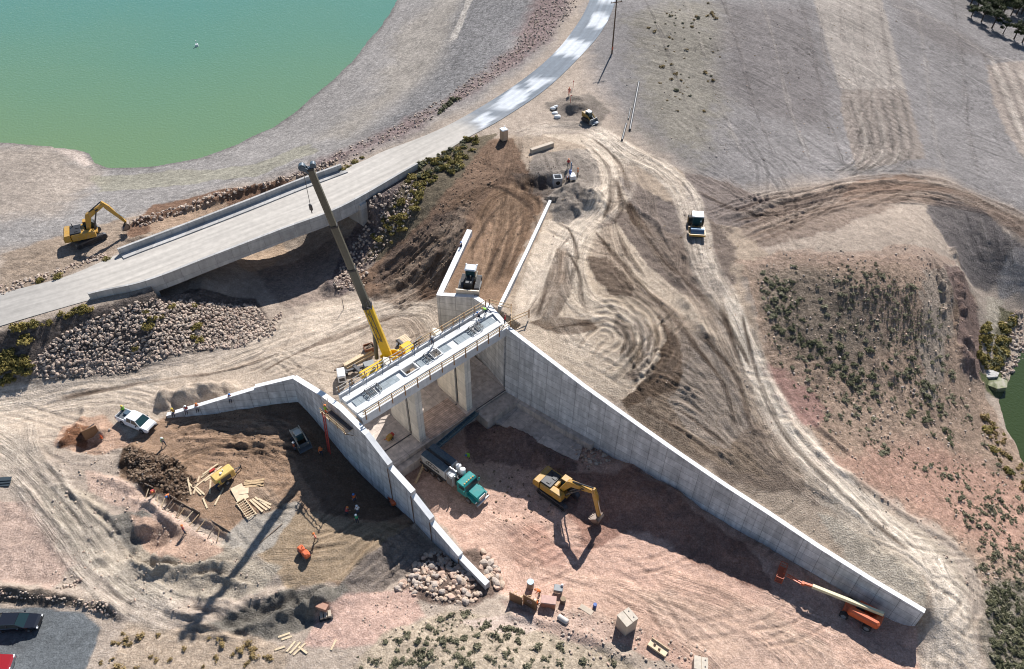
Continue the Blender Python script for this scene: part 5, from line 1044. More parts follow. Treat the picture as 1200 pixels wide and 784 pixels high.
mb = MB(); mb.bbox((.25, -.75, 1.95), (1.1, .95, 2.1), .05); mb.bbox((.3, .75, 1.6), (1.0, .9, 1.4), .05); mb.build('equipment_cabinet', mat('light_grey_cabinet', (.50, .50, .49), .45), tr)
mb = MB()
for k in range(4): mb.cyl((.0+k*.25, -1.27, 1.0), (.0+k*.25, -1.27, 2.9), .06, n=8)
mb.cyl((-.5, -.3, 3.2), (.7, -.2, 3.1), .14, n=10); mb.cyl((1.05, -.9, 1.2), (1.05, -.9, 3.2), .1, n=8); mb.build('pipework', chrome, tr)
mb = MB()
for x, y, zt in ((.15, .75, 3.15), (1.05, .62, 3.2)): mb.cyl((x, y, 1.3), (x, y, zt), .40, n=16); mb.ball((x, y, zt), .40, n=16, sc=(1, 1, .35))
mb.build('water_tank', white, tr); mb = MB(); mb.bbox((1.25, -.1, 1.7), (.7, 1.3, 1.1), .1); mb.cyl((1.2, -.3, 2.2), (1.2, -.3, 2.6), .3, n=12); mb.build('blower', black, tr)
mb = MB(); mb.ext([(1.62, .75), (1.62, 2.75), (1.85, 2.95), (2.85, 2.95), (3.05, 2.78), (3.38, 1.95), (3.42, .75)], 'y', -1.18, 1.18); cab = mb.build('cab', teal, tr)
m2 = MB(); m2.ext([(3.075, 2.70), (3.36, 1.98), (3.40, 1.98), (3.115, 2.71)], 'y', -1.08, 1.08); m2.build('windscreen', glass, cab)
for s in (-1, 1): m2 = MB(); m2.ext([(2.1, 1.95), (2.15, 2.65), (2.95, 2.65), (3.2, 1.95)], 'y', s*1.17, s*1.2); m2.build('side_window', glass, cab)
m2 = MB()
for k in range(5): m2.box((2.75, -.8+k*.4, 3.0), (.14, .16, .09))
m2.build('marker_lights', mat('amber_lens', (.7, .35, .08), .3), cab)
for s in (-1, 1): m2 = MB(); m2.bbox((3.25, s*1.45, 2.2), (.14, .22, .6), .03); m2.bar((3.2, s*1.15, 2.2), (3.25, s*1.45, 2.2), .05); m2.build('mirror', teal, cab)
mb = MB(); mb.ext([(3.4, .95), (3.4, 2.0), (4.9, 1.82), (5.1, 1.55), (5.1, .8)], 'y', -.78, .78); hood = mb.build('hood', teal, tr)
for s in (-1, 1): m2 = MB(); m2.ext([(3.0, .85), (3.05, 1.25), (3.4, 1.4), (4.0, 1.42), (4.5, 1.2), (4.95, 1.15), (4.95, .85), (4.3, .8), (4.05, 1.13), (3.4, 1.13), (3.15, .8)], 'y', min(s*.77, s*1.2), max(s*.77, s*1.2)); m2.build('fender', teal, hood)
m2 = MB(); m2.box((5.12, 0, 1.25), (.06, 1.1, .85)); m2.build('grille', chrome, hood)
for s in (-1, 1): m2 = MB(); m2.bbox((4.95, s*1.0, 1.0), (.1, .3, .26), .03); m2.build('headlight', mat('lamp_lens', (.8, .8, .76), .15), hood)
mb = MB(); mb.bbox((5.25, 0, .62), (.25, 2.4, .36), .06); mb.build('bumper', chrome, tr)
mb = MB(); MC = Matrix.Translation((-4.75, .2, 2.2)) @ RZ(math.radians(93)) @ RY(math.radians(4)); chan = mat('blue_grey_channel', (.10, .16, .19), .5, .3)
for s in (-.34, .34): mb.box((4.7, s, .1), (10.4, .06, .42), MC)
mb.box((4.7, 0, -.08), (10.4, .62, .05), MC)
for k in range(18): mb.box((-.3+k*.59, 0, .2), (.07, .66, .06), MC)
mb.build('conveyor_boom', chan, tr); mb = MB(); mb.bbox((-5.15, .1, 1.7), (.6, 1.8, 1.2), .08); mb.cyl((-4.75, .2, 1.2), (-4.75, .2, 2.2), .3, n=12); mb.build('boom_pivot', dark, tr)
mb = MB(); mb.ext([(-5.4, .9), (-5.4, 1.1), (-.5, 1.1), (-.5, .9)], 'y', -1.26, -1.1); mb.build('side_rail', dark, tr)
o = MB(); a, b = G(487, 567), G(499, 547); o.bar(Vector(a)+Vector((0, 0, .15)), Vector(b)+Vector((0, 0, 1.2)), .3, .08); tag(o.build('plank', wood), 'long tan plank leaning from the stepped wall foot to the rear of the teal truck', 'plank')
# ------------------------------------------------------------------ bulldozer in the fill
t = put('bulldozer', 'black and grey bulldozer with a light cab roof working between the white topped walls', 'bulldozer', (551.5, 335), ((555, 322), (549.5, 342)))
for s in (-1, 1): crawler(t, s*1.15, 3.6, 1.05, .65)
mb = MB(); mb.bbox((.75, 0, 1.45), (2.1, 1.1, 1.0), .12); mb.cyl((.9, .25, 1.9), (.9, .25, 2.7), .09, n=10); mb.build('hood', black, t)
mb = MB(); mb.bbox((-1.1, 0, 1.2), (1.6, 1.6, .8), .1); mb.build('rear_body', mat('tan_paint', (.42, .36, .27), .5), t)
mb = MB(); mb.bbox((-.75, 0, 2.25), (1.35, 1.5, 1.3), .1); c = mb.build('cab', glass, t); m2 = MB(); m2.bbox((-.75, 0, 2.96), (1.6, 1.75, .16), .15); m2.build('cab_roof', mat('pale_grey_roof', (.48, .50, .52), .35), c)
m2 = MB()
for s in (-1, 1): m2.bbox((-1.45, s*.8, 2.95), (.3, .22, .2), .04)
m2.build('work_light', white, c)
for s in (-1, 1): mb = MB(); mb.bar((-.4, s*1.62, .65), (2.35, s*1.5, .55), .16, .22); mb.build('push_arm', dark, t)
mb = MB(); mb.ext([(2.2, .05), (2.32, .05), (2.42, .5), (2.36, 1.1), (2.55, 1.3), (2.3, 1.25), (2.22, .6)], 'y', -1.75, 1.75); mb.build('blade', mat('pale_blade_steel', (.50, .44, .36), .5, .3), t)
mb = MB()
for s in (-.6, .6): mb.bar((-1.9, s, .9), (-2.6, s, .4), .14, .3)
mb.box((-2.2, 0, .9), (.3, 1.5, .25)); mb.build('ripper', mat('tan_paint', (.4, .3, .2)), t)
# ------------------------------------------------------------------ soil roller
t = put('soil_roller', 'white roofed vibratory soil roller on the pale haul track of the terrace', 'roller', (815, 269), ((814, 255), (817, 282)))
for s in (-1, 1): wheel(t, -1.5, s*.95, .78, .55, yellow)
mb = MB(); mb.cyl((1.75, -1.05, .78), (1.75, 1.05, .78), .78, n=28); mb.build('drum', mat('drum_steel_blue', (.12, .17, .23), .35, .6), t)
mb = MB()
for s in (-1, 1): mb.box((1.75, s*1.2, .85), (2.0, .16, .35))
mb.box((2.72, 0, .85), (.18, 2.56, .35)); mb.box((.75, 0, .85), (.25, 2.56, .4)); mb.build('drum_frame', yellow, t)
mb = MB(); mb.bbox((-1.75, 0, 1.35), (1.9, 1.4, .95), .15); mb.build('engine_hood', yellow, t)
mb = MB(); mb.bbox((-.35, 0, 1.8), (1.25, 1.5, 1.7), .08); c = mb.build('cab', glass, t); m2 = MB(); m2.bbox((-.35, 0, 2.75), (1.6, 1.85, .16), .08); m2.build('cab_roof', white, c)
mb = MB(); mb.box((.4, 0, .8), (.6, .5, .4)); mb.build('articulation_joint', black, t)
# ------------------------------------------------------------------ compact loaders
def loader(label, px, hd, body, roof, buck, scale=1.0, group='compact loaders'):
    t = put('compact_loader', label, 'loader', px, hd, group); t.scale = (scale,)*3
    for s in (-1, 1): crawler(t, s*.78, 2.0, .75, .42)
    mb = MB(); mb.bbox((-.55, 0, 1.05), (1.7, 1.15, .9), .1); mb.build('body', body, t)
    mb = MB(); mb.bbox((.25, 0, 1.5), (.95, .9, 1.0), .06); c = mb.build('cab', glass, t); m2 = MB(); m2.bbox((.05, 0, 2.05), (.95, .98, .1), .05); m2.bbox((-.4, 0, 1.75), (.2, .95, .6), .05); m2.build('cab_roof', roof, c)
    for s in (-1, 1): mb = MB(); mb.ext([(-1.2, 1.6), (-1.2, 1.85), (.5, 1.45), (1.45, .75), (1.45, .45), (1.2, .6), (.4, 1.25)], 'y', s*.68-.07, s*.68+.07); mb.build('lift_arm', body, t)
    mb = MB(); pr = [(1.35, .1), (2.15, .05), (2.15, .12), (1.45, .2), (1.4, .7), (1.55, .95), (1.45, .98), (1.3, .7)]; mb.ext(pr, 'y', -.95, .95)
    for s in (-.95, .9): mb.ext([(1.35, .1), (2.15, .05), (1.55, .95), (1.3, .7)], 'y', s, s+.05)
    mb.build('bucket', buck, t); return t
loader('compact track loader with a cream body in the shade of the stepped wall', (351.5, 517), ((347, 507), (359, 526)), mat('cream_tan_paint', (.52, .44, .32), .5), mat('pale_cream_roof', (.6, .56, .46)), mat('dull_blue_steel', (.13, .14, .15), .6, .5), .95)
loader('small yellow track loader by the dark hole at the road shoulder', (689, 141), ((685, 138), (696, 144)), mat('dull_yellow_paint', (.30, .18, .03), .6, dirt=DUST), white, grey, .95)
# small rig beside the precast box
t = put('drill_rig', 'small white and blue drill rig between two workers beside the concrete box', 'drill rig', (670, 211), math.radians(100))
for s in (-1, 1): crawler(t, s*.6, 1.8, .5, .3)
mb = MB(); mb.bbox((-.3, 0, .95), (1.3, 1.0, .7), .08); mb.build('body', white, t); mb = MB(); mb.bar((.8, 0, .3), (.9, 0, 3.0), .18, .22); mb.bar((.4, 0, 1.2), (.85, 0, 1.8), .12); mb.build('mast', mat('blue_steel_paint', (.1, .16, .25), .5), t)
mb = MB(); mb.cyl((.2, .3, 1.3), (.2, .3, 1.9), .25, n=12); mb.build('tank', blue_pl, t)
# ------------------------------------------------------------------ orange trench rollers
def trench_roller(label, px, hd):
    t = put('trench_roller', label, 'roller', px, hd, 'orange trench rollers')
    for x in (-.55, .55):
        for s in (-1, 1):
            mb = MB(); mb.cyl((x, s*.12, .3), (x, s*.46, .3), .3, n=16); mb.build('drum', mat('drum_grey', (.14, .13, .13), .6, .4), t)
    mb = MB(); mb.bbox((.5, 0, .78), (.95, .78, .62), .16); mb.build('front_hood', orange, t); mb = MB(); mb.bbox((-.52, 0, .72), (.85, .74, .5), .14); mb.build('rear_hood', orange, t)
    mb = MB(); mb.box((0, 0, .6), (.22, .5, .4)); mb.cyl((-.5, .2, .95), (-.5, .2, 1.2), .05, n=8); mb.build('joint', black, t); return t
trench_roller('orange trench roller standing in the sun with its shadow on the tan fill', (357, 650), ((351, 641), (363, 655))); trench_roller('orange trench roller in deep shade at the foot of the stepped wall', (460, 588), ((456, 580), (466, 594)))
# ------------------------------------------------------------------ boom lift
bh = head((993, 716), (1022, 733)); t = put('boom_lift', 'orange boom lift with a long cream boom parked in the shade of the long wall', 'boom lift', (1004, 722), bh)
for x in (-1.35, 1.35):
    for y in (-1.1, 1.1): wheel(t, x, y, .52, .42, grey)
mb = MB(); mb.bbox((0, 0, .75), (3.4, 1.5, .45), .1); mb.build('chassis', orange, t); mb = MB(); mb.cyl((0, 0, .95), (0, 0, 1.2), .6, n=16); mb.build('turntable', black, t)
mb = MB(); mb.bbox((.6, -.72, 1.6), (3.6, .85, .95), .2); mb.bbox((1.0, .78, 1.55), (2.9, .6, .85), .15); mb.bbox((2.1, 0, 1.5), (.8, 1.2, .8), .12); mb.build('turret', orange, t)
mb = MB(); mb.bar((2.3, .45, 2.3), (-5.8, -.9, 2.55), .36, .48); bm_ = mb.build('boom', cream, t); m2 = MB(); m2.bar((-5.8, -.9, 2.55), (-6.7, -1.05, 2.5), .24, .3); m2.build('inner_boom', orange, bm_)
mb = MB()
for s in (-.14, .14): mb.bar((-6.9, -1.1+s, 2.3), (-8.8, -.75+s, 1.9), .09, .12)
mb.box((-6.8, -1.05, 2.35), (.4, .4, .4)); mb.build('jib', orange, t)
mb = MB(); MX = Matrix.Translation((-9.5, -.5, .9)) @ RZ(math.radians(-118)-bh+math.radians(0))
for z in (0, .55, 1.1):
    for a, b in (((-1.15, -.42), (1.15, -.42)), ((1.15, -.42), (1.15, .42)), ((1.15, .42), (-1.15, .42)), ((-1.15, .42), (-1.15, -.42))): mb.bar(MX @ Vector((*a, z)), MX @ Vector((*b, z)), .06)
for x in (-1.15, -.4, .4, 1.15):
    for y in (-.42, .42): mb.bar(MX @ Vector((x, y, 0)), MX @ Vector((x, y, 1.1)), .06)
mb.box((0, 0, -.02), (2.3, .84, .04), MX); mb.box((0, .34, .95), (.6, .22, .3), MX); mb.build('basket', mat('dark_orange_paint', (.45, .10, .04), .5), t)
# ------------------------------------------------------------------ cars
cglass = mat('car_dark_glass', (.012, .028, .032), .10, var=.02)
def car(name, label, cat, px, hd, L_, W_, paint, kind='sedan', group=None):
    t = put(name, label, cat, px, hd, group); h = W_/2; r = .38 if kind == 'pickup' else .34
    if kind == 'pickup': side = [(-L_/2, .5), (-L_/2, 1.18), (-.75, 1.2), (-.72, 1.2), (1.2, 1.22), (1.6, 1.18), (L_/2-.12, 1.05), (L_/2, .85), (L_/2, .45)]
    elif kind == 'suv': side = [(-L_/2, .5), (-L_/2+.05, 1.15), (1.0, 1.18), (L_/2-.15, 1.05), (L_/2, .85), (L_/2, .45)]
    else: side = [(-L_/2, .42), (-L_/2+.05, .85), (-L_/2+.3, .95), (1.0, .95), (L_/2-.35, .82), (L_/2-.02, .62), (L_/2, .38)]
    ax = ((-L_*.32, L_*.30) if kind != 'pickup' else (-L_*.30, L_*.31)); bot = []
    for a in (ax[1], ax[0]):
        for k in range(7): tt = math.pi*k/6; bot.append((a+(r+.1)*math.cos(tt), .36+(r+.1)*math.sin(tt)*.95))
    n_ = len(side); mb = MB(); b0_ = min(side[0][1], side[-1][1])
    poly = [(p[0], p[1]) for p in side]+[(x, max(z, .36)) for x, z in bot]
    tpw = [1.0 if p[1] < .75 else .93 for p in poly]; fx = lambda x: 1-(.20 if kind != 'pickup' else .10)*abs(2*x/L_)**5
    vs = [(p[0], -h*tpw[i]*fx(p[0]), p[1]) for i, p in enumerate(poly)]+[(p[0], h*tpw[i]*fx(p[0]), p[1]) for i, p in enumerate(poly)]; m = len(poly)
    mb.add(vs, [tuple(range(m)), tuple(range(2*m-1, m-1, -1))]+[(i, m+i, m+(i+1) % m, (i+1) % m) for i in range(m)]); body = mb.build('body', paint, t)
    def green(x0, x1, x2, x3, z0, z1, w0, w1, m_glass=True):
        mb = MB(); vs = [(x0, -w0, z0), (x1, -w1, z1), (x2, -w1, z1), (x3, -w0, z0), (x0, w0, z0), (x1, w1, z1), (x2, w1, z1), (x3, w0, z0)]
        mb.add(vs, [(0, 1, 2, 3), (7, 6, 5, 4), (0, 4, 5, 1), (2, 6, 7, 3)]); return mb
    if kind == 'pickup': g = (-.72, -.55, .95, 1.75, 1.18, 1.85)
    elif kind == 'suv': g = (-L_/2+.08, -L_/2+.3, .45, 1.05, 1.14, 1.72)
    else: g = (-L_/2+.2, -L_/2+.95, .25, 1.15, .93, 1.42)
    w0, w1 = h*.93, h*.76; gl = green(*g, w0, w1).build('window', cglass if kind != 'pickup' else glass, t); x0, xa, xb, x3, z0, z1 = g
    mb = MB(); vs = [(xa-.04, -w1-.02, z1), (xb+.05, -w1-.02, z1), (xb+.05, w1+.02, z1), (xa-.04, w1+.02, z1)]; mb.add(vs+[(v[0]*.97, v[1]*.94, v[2]+.06) for v in vs], [(0, 1, 5, 4), (1, 2, 6, 5), (2, 3, 7, 6), (3, 0, 4, 7), (4, 5, 6, 7)])
    xm = (xa+xb)/2
    for s in (-1, 1):
        for (xl, xu) in ((x0, xa), (xm, xm), (x3, xb)): mb.bar((xl, s*w0*1.005, z0), (xu, s*w1*1.01, z1), .07, .07)
    mb.build('roof', paint, t)
    for x in ax:
        for s in (-1, 1): wheel(t, x, s*(h-.12), r, .24, chrome)
    for s in (-1, 1): mb = MB(); mb.bbox((L_/2-.06, s*(h-.3), side[-2][1]-.02), (.16, .4, .16), .04); mb.build('headlight', mat('lamp_lens', (.8, .8, .76), .15), body); mb = MB(); mb.bbox((-L_/2+.02, s*(h-.2), side[1][1]-.25), (.1, .26, .3), .03); mb.build('tail_light', mat('red_lens', (.35, .02, .02), .2), body); mb = MB(); mb.bbox((x3-.55, s*(h+.1), z0+.1), (.14, .2, .15), .03); mb.build('mirror', paint if kind != 'pickup' else black, body)
    mb = MB(); mb.box((L_/2+.01, 0, .68), (.05, W_*.6, .26)); mb.box((L_/2-.02, 0, .45), (.12, W_*.92, .18)); mb.build('grille', black if kind != 'suv' else chrome, body)
    if kind == 'pickup':
        mb = MB(); mb.box((-L_/2+1.05, 0, 1.205), (1.95, W_*.78, .02)); mb.build('bed_shade_sheet', mat('bed_shadow_grey', (.09, .10, .11), .8), t)  # flat dark sheet, shade inside the open bed put into its colour
        mb = MB(); mb.bbox((-.95, 0, 1.36), (.42, W_*.84, .32), .05); mb.build('tool_box', white, t); mb = MB(); mb.bbox((-1.6, .25, 1.34), (.7, .8, .3), .06); mb.build('load', mat('dark_blue_tarp', (.05, .09, .13), .7), t)
    return t
car('pickup_truck', 'white pickup truck with a loaded bed parked on the dirt near the wing wall end', 'pickup', (161.5, 497), math.radians(-25), 5.7, 2.0, white, 'pickup')
car('parked_car', 'black car on the grey parking patch in the lower left corner', 'car', (23, 732), math.radians(2), 5.0, 1.9, carblack, 'sedan')
car('parked_suv', 'red sport utility vehicle beside the black car, cut by the left edge', 'car', (-10, 783), math.radians(6), 4.9, 2.0, carred, 'suv')
# ------------------------------------------------------------------ generators
t = put('towed_generator', 'yellow towed generator among scattered lumber with a worker bent over its end', 'generator', (264, 563), ((256, 567), (274, 554)))
mb = MB(); mb.bbox((0, 0, 1.15), (2.7, 1.35, 1.25), .1); b = mb.build('housing', mat('pale_yellow_paint', (.62, .41, .12), .5), t); m2 = MB(); m2.box((0, -.685, 1.1), (1.4, .03, .7)); m2.build('vent', dark, b); m2 = MB(); m2.cyl((.2, .1, 1.75), (.2, .1, 2.1), .07, n=8); m2.cyl((-.2, -.1, 1.77), (-.2, -.1, 1.95), .15, n=10); m2.build('exhaust', white, b)
for s in (-1, 1): wheel(t, -.1, s*.8, .36, .22, grey)
mb = MB(); mb.bar((1.3, .35, .55), (2.5, 0, .5), .1); mb.bar((1.3, -.35, .55), (2.5, 0, .5), .1); mb.cyl((2.45, 0, .1), (2.45, 0, .95), .07, n=8); mb.box((0, 0, .5), (2.5, 1.0, .12)); mb.build('tow_bar', dark, t)
t = put('small_generator', 'small white generator box on the sand at the left end of the gate bridge', 'generator', (401, 444), math.radians(-75))
mb = MB(); mb.bbox((0, 0, .85), (1.9, 1.15, 1.3), .1); b = mb.build('housing', white, t); m2 = MB(); m2.box((.96, 0, .8), (.02, .8, .6)); m2.build('vent', dark, b); m2 = MB(); m2.box((0, 0, .12), (1.8, 1.1, .16)); m2.build('skid', black, t)
# ------------------------------------------------------------------ people
POSES = {
 'stand': dict(pel=(0,0,.94), ch=(.02,0,1.34), nk=(.02,0,1.49), hd=(.04,0,1.63), hdir=(.01,0,.1), el=((.0,.28,1.12),(.0,-.28,1.12)), wr=((.12,.27,.90),(.14,-.25,.92)), kn=((.03,.11,.50),(.03,-.11,.50)), an=((-.02,.13,.09),(.0,-.13,.09))),
 'walk': dict(pel=(0,0,.92), ch=(.05,0,1.32), nk=(.06,0,1.47), hd=(.09,0,1.61), hdir=(.01,0,.1), el=((-.12,.27,1.12),(.16,-.26,1.12)), wr=((-.06,.28,.88),(.34,-.22,1.0)), kn=((.22,.10,.52),(-.03,-.10,.48)), an=((.26,.11,.09),(-.30,-.11,.14))),
 'bend': dict(pel=(-.12,0,.92), ch=(.24,0,1.15), nk=(.36,0,1.22), hd=(.48,0,1.25), hdir=(.07,0,.04), el=((.32,.25,.92),(.34,-.25,.92)), wr=((.45,.18,.70),(.46,-.18,.70)), kn=((.0,.12,.50),(.04,-.12,.50)), an=((-.06,.14,.09),(-.02,-.14,.09))),
 'sit': dict(pel=(0,0,.12), ch=(.03,0,.52), nk=(.05,0,.67), hd=(.08,0,.81), hdir=(.01,0,.1), el=((.08,.28,.34),(.08,-.28,.34)), wr=((.28,.2,.22),(.30,-.2,.22)), kn=((.44,.12,.14),(.44,-.14,.12)), an=((.46,.12,-.28),(.48,-.14,-.30))),
 'kneel': dict(pel=(0,0,.46), ch=(.14,0,.84), nk=(.2,0,.98), hd=(.28,0,1.1), hdir=(.04,0,.08), el=((.22,.28,.68),(.22,-.28,.68)), wr=((.42,.2,.52),(.44,-.2,.5)), kn=((.36,.12,.48),(.14,-.12,.1)), an=((.34,.13,.09),(-.28,-.13,.12))),
}
BODY = {}
def body_mesh(pose):
    if pose in BODY: return BODY[pose]
    p = {k: v for k, v in POSES[pose].items()}; V = Vector; vs, rd, es, lab = [], [], [], []
    def v(c, r, l): vs.append(tuple(c)); rd.append(r); lab.append(l); return len(vs)-1
    pel, ch, nk, hd = V(p['pel']), V(p['ch']), V(p['nk']), V(p['hd'])
    i_p = v(pel, (.17, .13), 0); i_s = v(pel.lerp(ch, .5), (.15, .115), 1); i_c = v(ch, (.18, .13), 1); i_n = v(nk, (.065, .065), 2); i_h = v(hd, (.095, .105), 2); i_t = v(hd+V(p['hdir']), (.085, .085), 2)
    es += [(i_p, i_s), (i_s, i_c), (i_c, i_n), (i_n, i_h), (i_h, i_t)]
    ax = (hd-pel).normalized(); fr = V((0, 1, 0)).cross(ax).normalized()
    for k, s in ((0, 1), (1, -1)):
        sh = v(ch+ax*.06+V((0, s*.19, 0)), (.068, .068), 1); e = v(p['el'][k], (.05, .05), 1); w = v(p['wr'][k], (.036, .036), 2); d = (V(p['wr'][k])-V(p['el'][k])).normalized(); h = v(V(p['wr'][k])+d*.09, (.045, .028), 2); h2 = v(V(p['wr'][k])+d*.17, (.03, .02), 2)
        es += [(i_c, sh), (sh, e), (e, w), (w, h), (h, h2)]
        hp = v(pel+V((0.0, s*.10, -.05)), (.11, .11), 0); kn = v(p['kn'][k], (.075, .075), 0); an = v(p['an'][k], (.05, .05), 3); sk = V(p['an'][k])-V(p['kn'][k]); fo = V((1, 0, 0)) if sk.z < -.2 else V((-.3, 0, -1)).normalized(); to = v(V(p['an'][k])+fo*.19+V((0, 0, -.035)), (.05, .038), 3)
        es += [(i_p, hp), (hp, kn), (kn, an), (an, to)]
    me = bpy.data.meshes.new('body_frame'); me.from_pydata(vs, es, []); ob = bpy.data.objects.new('body_frame', me); COL.objects.link(ob)
    m = ob.modifiers.new('s', 'SKIN'); m.use_smooth_shade = True
    for k, sv in enumerate(me.skin_vertices[0].data): sv.radius = rd[k]; sv.use_root = (k == i_p)
    sb = ob.modifiers.new('b', 'SUBSURF'); sb.levels = 1
    dg = bpy.context.evaluated_depsgraph_get(); dg.update(); out = bpy.data.meshes.new_from_object(ob.evaluated_get(dg)); bpy.data.objects.remove(ob)
    samp = []
    for a, b in es:
        for k in range(5): t = k/4; samp.append((V(vs[a]).lerp(V(vs[b]), t), lab[a] if (t < .5) else lab[b]))
    for _ in range(4): out.materials.append(skin)
    tors = []
    for f in out.polygons:
        c = f.center; l = min(samp, key=lambda q: (q[0]-c).length_squared)[1]; f.material_index = l; f.use_smooth = True
    # vest: torso faces pushed out a little
    bm = bmesh.new(); bm.from_mesh(out); bm.normal_update(); keep = []
    for f in bm.faces:
        c = f.calc_center_median(); t = (c-pel).dot((nk-pel))/((nk-pel).length_squared); lat = abs(c.y)
        if .12 < t < .93 and lat < .235 and f.material_index == 1: keep.append(f)
    bmesh.ops.delete(bm, geom=[f for f in bm.faces if f not in set(keep)], context='FACES')
    for q in bm.verts: q.co += q.normal*.018
    for f in bm.faces: f.material_index = 0
    vm_ = bpy.data.meshes.new('vest'); bm.to_mesh(vm_); bm.free(); 
    for f in vm_.polygons: f.use_smooth = True
    h = MB(); q = (V(p['hdir'])).normalized().to_track_quat('Z', 'X').to_matrix().to_4x4(); MH_ = Matrix.Translation(hd+V(p['hdir']).normalized()*.06) @ q
    h.ball((0, 0, .0), .125, MH_, n=12, k=8, sc=(1.1, .95, 1)); h.cyl((0, 0, -.01), (0, 0, .012), .165, n=14, M=MH_); hm = h.mesh('hard_hat', hat_white)
    BODY[pose] = (out, vm_, hm); return BODY[pose]
def person(label, px, face, pose='stand', vest=None, hat=hat_white, shirt=navy, pants=jeans, at=None, sc=1.0):
    q = np.array(at) if at is not None else G(*px); b, vm_, hm = body_mesh(pose)
    o = bpy.data.objects.new('person', b); COL.objects.link(o); o.location = q; o.rotation_euler = (0, 0, face); o.scale = (sc,)*3; tag(o, label, 'person')
    for i, m in enumerate((pants, shirt, skin, black)): o.material_slots[i].link = 'OBJECT'; o.material_slots[i].material = m
    h = bpy.data.objects.new('hard_hat', hm); COL.objects.link(h); h.parent = o; h.material_slots[0].link = 'OBJECT'; h.material_slots[0].material = hat
    if vest:
        w_ = bpy.data.objects.new('vest', vm_); COL.objects.link(w_); w_.parent = o
        if not vm_.materials: vm_.materials.append(vest)
        w_.material_slots[0].link = 'OBJECT'; w_.material_slots[0].material = vest
    return o
hat_y = mat('hard_hat_yellow', (.7, .5, .06), .4); hat_b = mat('hard_hat_blue', (.06, .2, .5), .4); hat_o = mat('hard_hat_orange', (.7, .2, .04), .4)
rd_ = math.radians
q = G(143, 489); pk = bpy.data.objects['pickup_truck']; pl_ = pk.location
M_ = Matrix.Rotation(pk.rotation_euler[2], 4, 'Z'); v_ = M_ @ Vector((-2.45, .45, 0))
person('person in a lime jacket sitting at the tail of the white pickup bed', None, rd_(150), 'sit', lime, hat_y, lime, navy, at=(pl_.x+v_.x, pl_.y+v_.y, pl_.z+1.22))
person('person in a white hard hat and lime shirt walking away from the white pickup', (193, 522), rd_(-40), 'walk', mat('grey_cloth', (.35, .33, .3)), hat_white, lime, navy)
def onwall(a, b, t, z, side=0): return (a[0]+(b[0]-a[0])*t, a[1]+(b[1]-a[1])*t, z)
for t_, z_, lab, ve, ha_ in ((.055, 5.78, 'person in a yellow orange vest sitting at the low tip of the wing wall', mat('amber_cloth', (.7, .36, .05)), hat_y), (.155, 6.1, 'person in a red vest sitting on the wing wall, second from its low tip', red_cloth, hat_white), (.24, 6.4, 'person in a salmon orange vest sitting on the wing wall beside the tallest sand heap', orange_cloth, hat_o), (.50, 7.75, 'person in navy clothes and a blue hard hat sitting high on the wing wall', orange_cloth, hat_b)):
    person(lab, None, rd_(-80), 'sit', ve, ha_, navy, jeans, at=onwall(WL, BL, t_, z_))
person('person in an orange vest standing beside the loader bucket in the wall shade', (346, 528), rd_(20), 'stand', orange_cloth, hat_white, navy, jeans)
person('person in an orange shirt walking near the foot of the red ladder', (377, 533), rd_(-70), 'walk', orange_cloth, hat_o, orange_cloth, navy)
person('person in an orange vest left of the white shirted worker in the wall shade', (416, 588), rd_(-60), 'stand', orange_cloth, hat_b, navy, jeans)
person('person in a white shirt standing in the wall shade near the shadow edge', (420, 602), rd_(110), 'stand', None, hat_white, white_cloth, jeans)
person('person in dim red clothes crouching in the wall shade', (406, 602), rd_(40), 'kneel', red_cloth, hat_o, red_cloth, navy)
person('person in green at the edge of the wall shadow, shadow falling on the sunlit fill', (419, 612), rd_(-90), 'stand', mat('green_cloth', (.03, .3, .15)), hat_white, navy, navy)
person('person in a salmon pink shirt walking behind the sunlit orange roller', (371, 634), rd_(200), 'walk', None, hat_o, pink_cloth, khaki)
person('person in a red vest bending beside the clod bank near the shoring trench', (181, 580), rd_(-60), 'bend', red_cloth, hat_o, red_cloth, khaki)
person('person in a blue white hard hat and orange vest working at the shoring trench edge', (199, 585), rd_(-80), 'bend', orange_cloth, hat_b, navy, jeans)
person('person in a dark red shirt standing alone below the shoring trench, long shadow', (217, 625), rd_(30), 'stand', red_cloth, hat_o, navy, jeans)
person('person in a lime hard hat bent over the end of the yellow generator', (256, 575), rd_(60), 'bend', None, mat('hard_hat_lime', (.3, .7, .1), .4), navy, navy)
person('person in a lime vest standing at the right end of the gate bridge deck', None, rd_(200), 'bend', lime, hat_y, navy, jeans, at=D(24.2, 4.1, 13.9))
person('person in brown clothes standing by the right end rail of the gate bridge', None, rd_(160), 'stand', red_cloth, mat('hard_hat_brown', (.2, .1, .08), .5), red_cloth, navy, at=D(24.9, .8, 13.88))
person('person in dark blue kneeling on the gate bridge deck near the top corner', None, rd_(180), 'kneel', None, hat_b, navy, navy, at=D(23.0, 4.0, 13.9))
person('person in grey leaning at the back railing in the middle of the gate bridge', None, rd_(-50), 'stand', None, hat_white, mat('slate_cloth', (.1, .12, .16)), navy, at=D(14.8, 4.2, 13.9))
person('person in dark clothes sitting on the white topped wall above the bulldozer', None, rd_(160), 'sit', None, hat_b, navy, navy, at=(UR[0]+.72*(WR[0]-UR[0]), UR[1]+.72*(WR[1]-UR[1]), 13.2))
person('person in a white hard hat and orange vest beside the drill rig and concrete box', (665, 213), rd_(-100), 'bend', orange_cloth, hat_white, navy, jeans)
person('person in an orange vest standing right of the drill rig', (677, 207), rd_(180), 'stand', orange_cloth, hat_o, navy, navy)
person('person in dark red standing behind the drill rig on the pale ground', (666, 196), rd_(-90), 'stand', red_cloth, hat_o, red_cloth, navy)
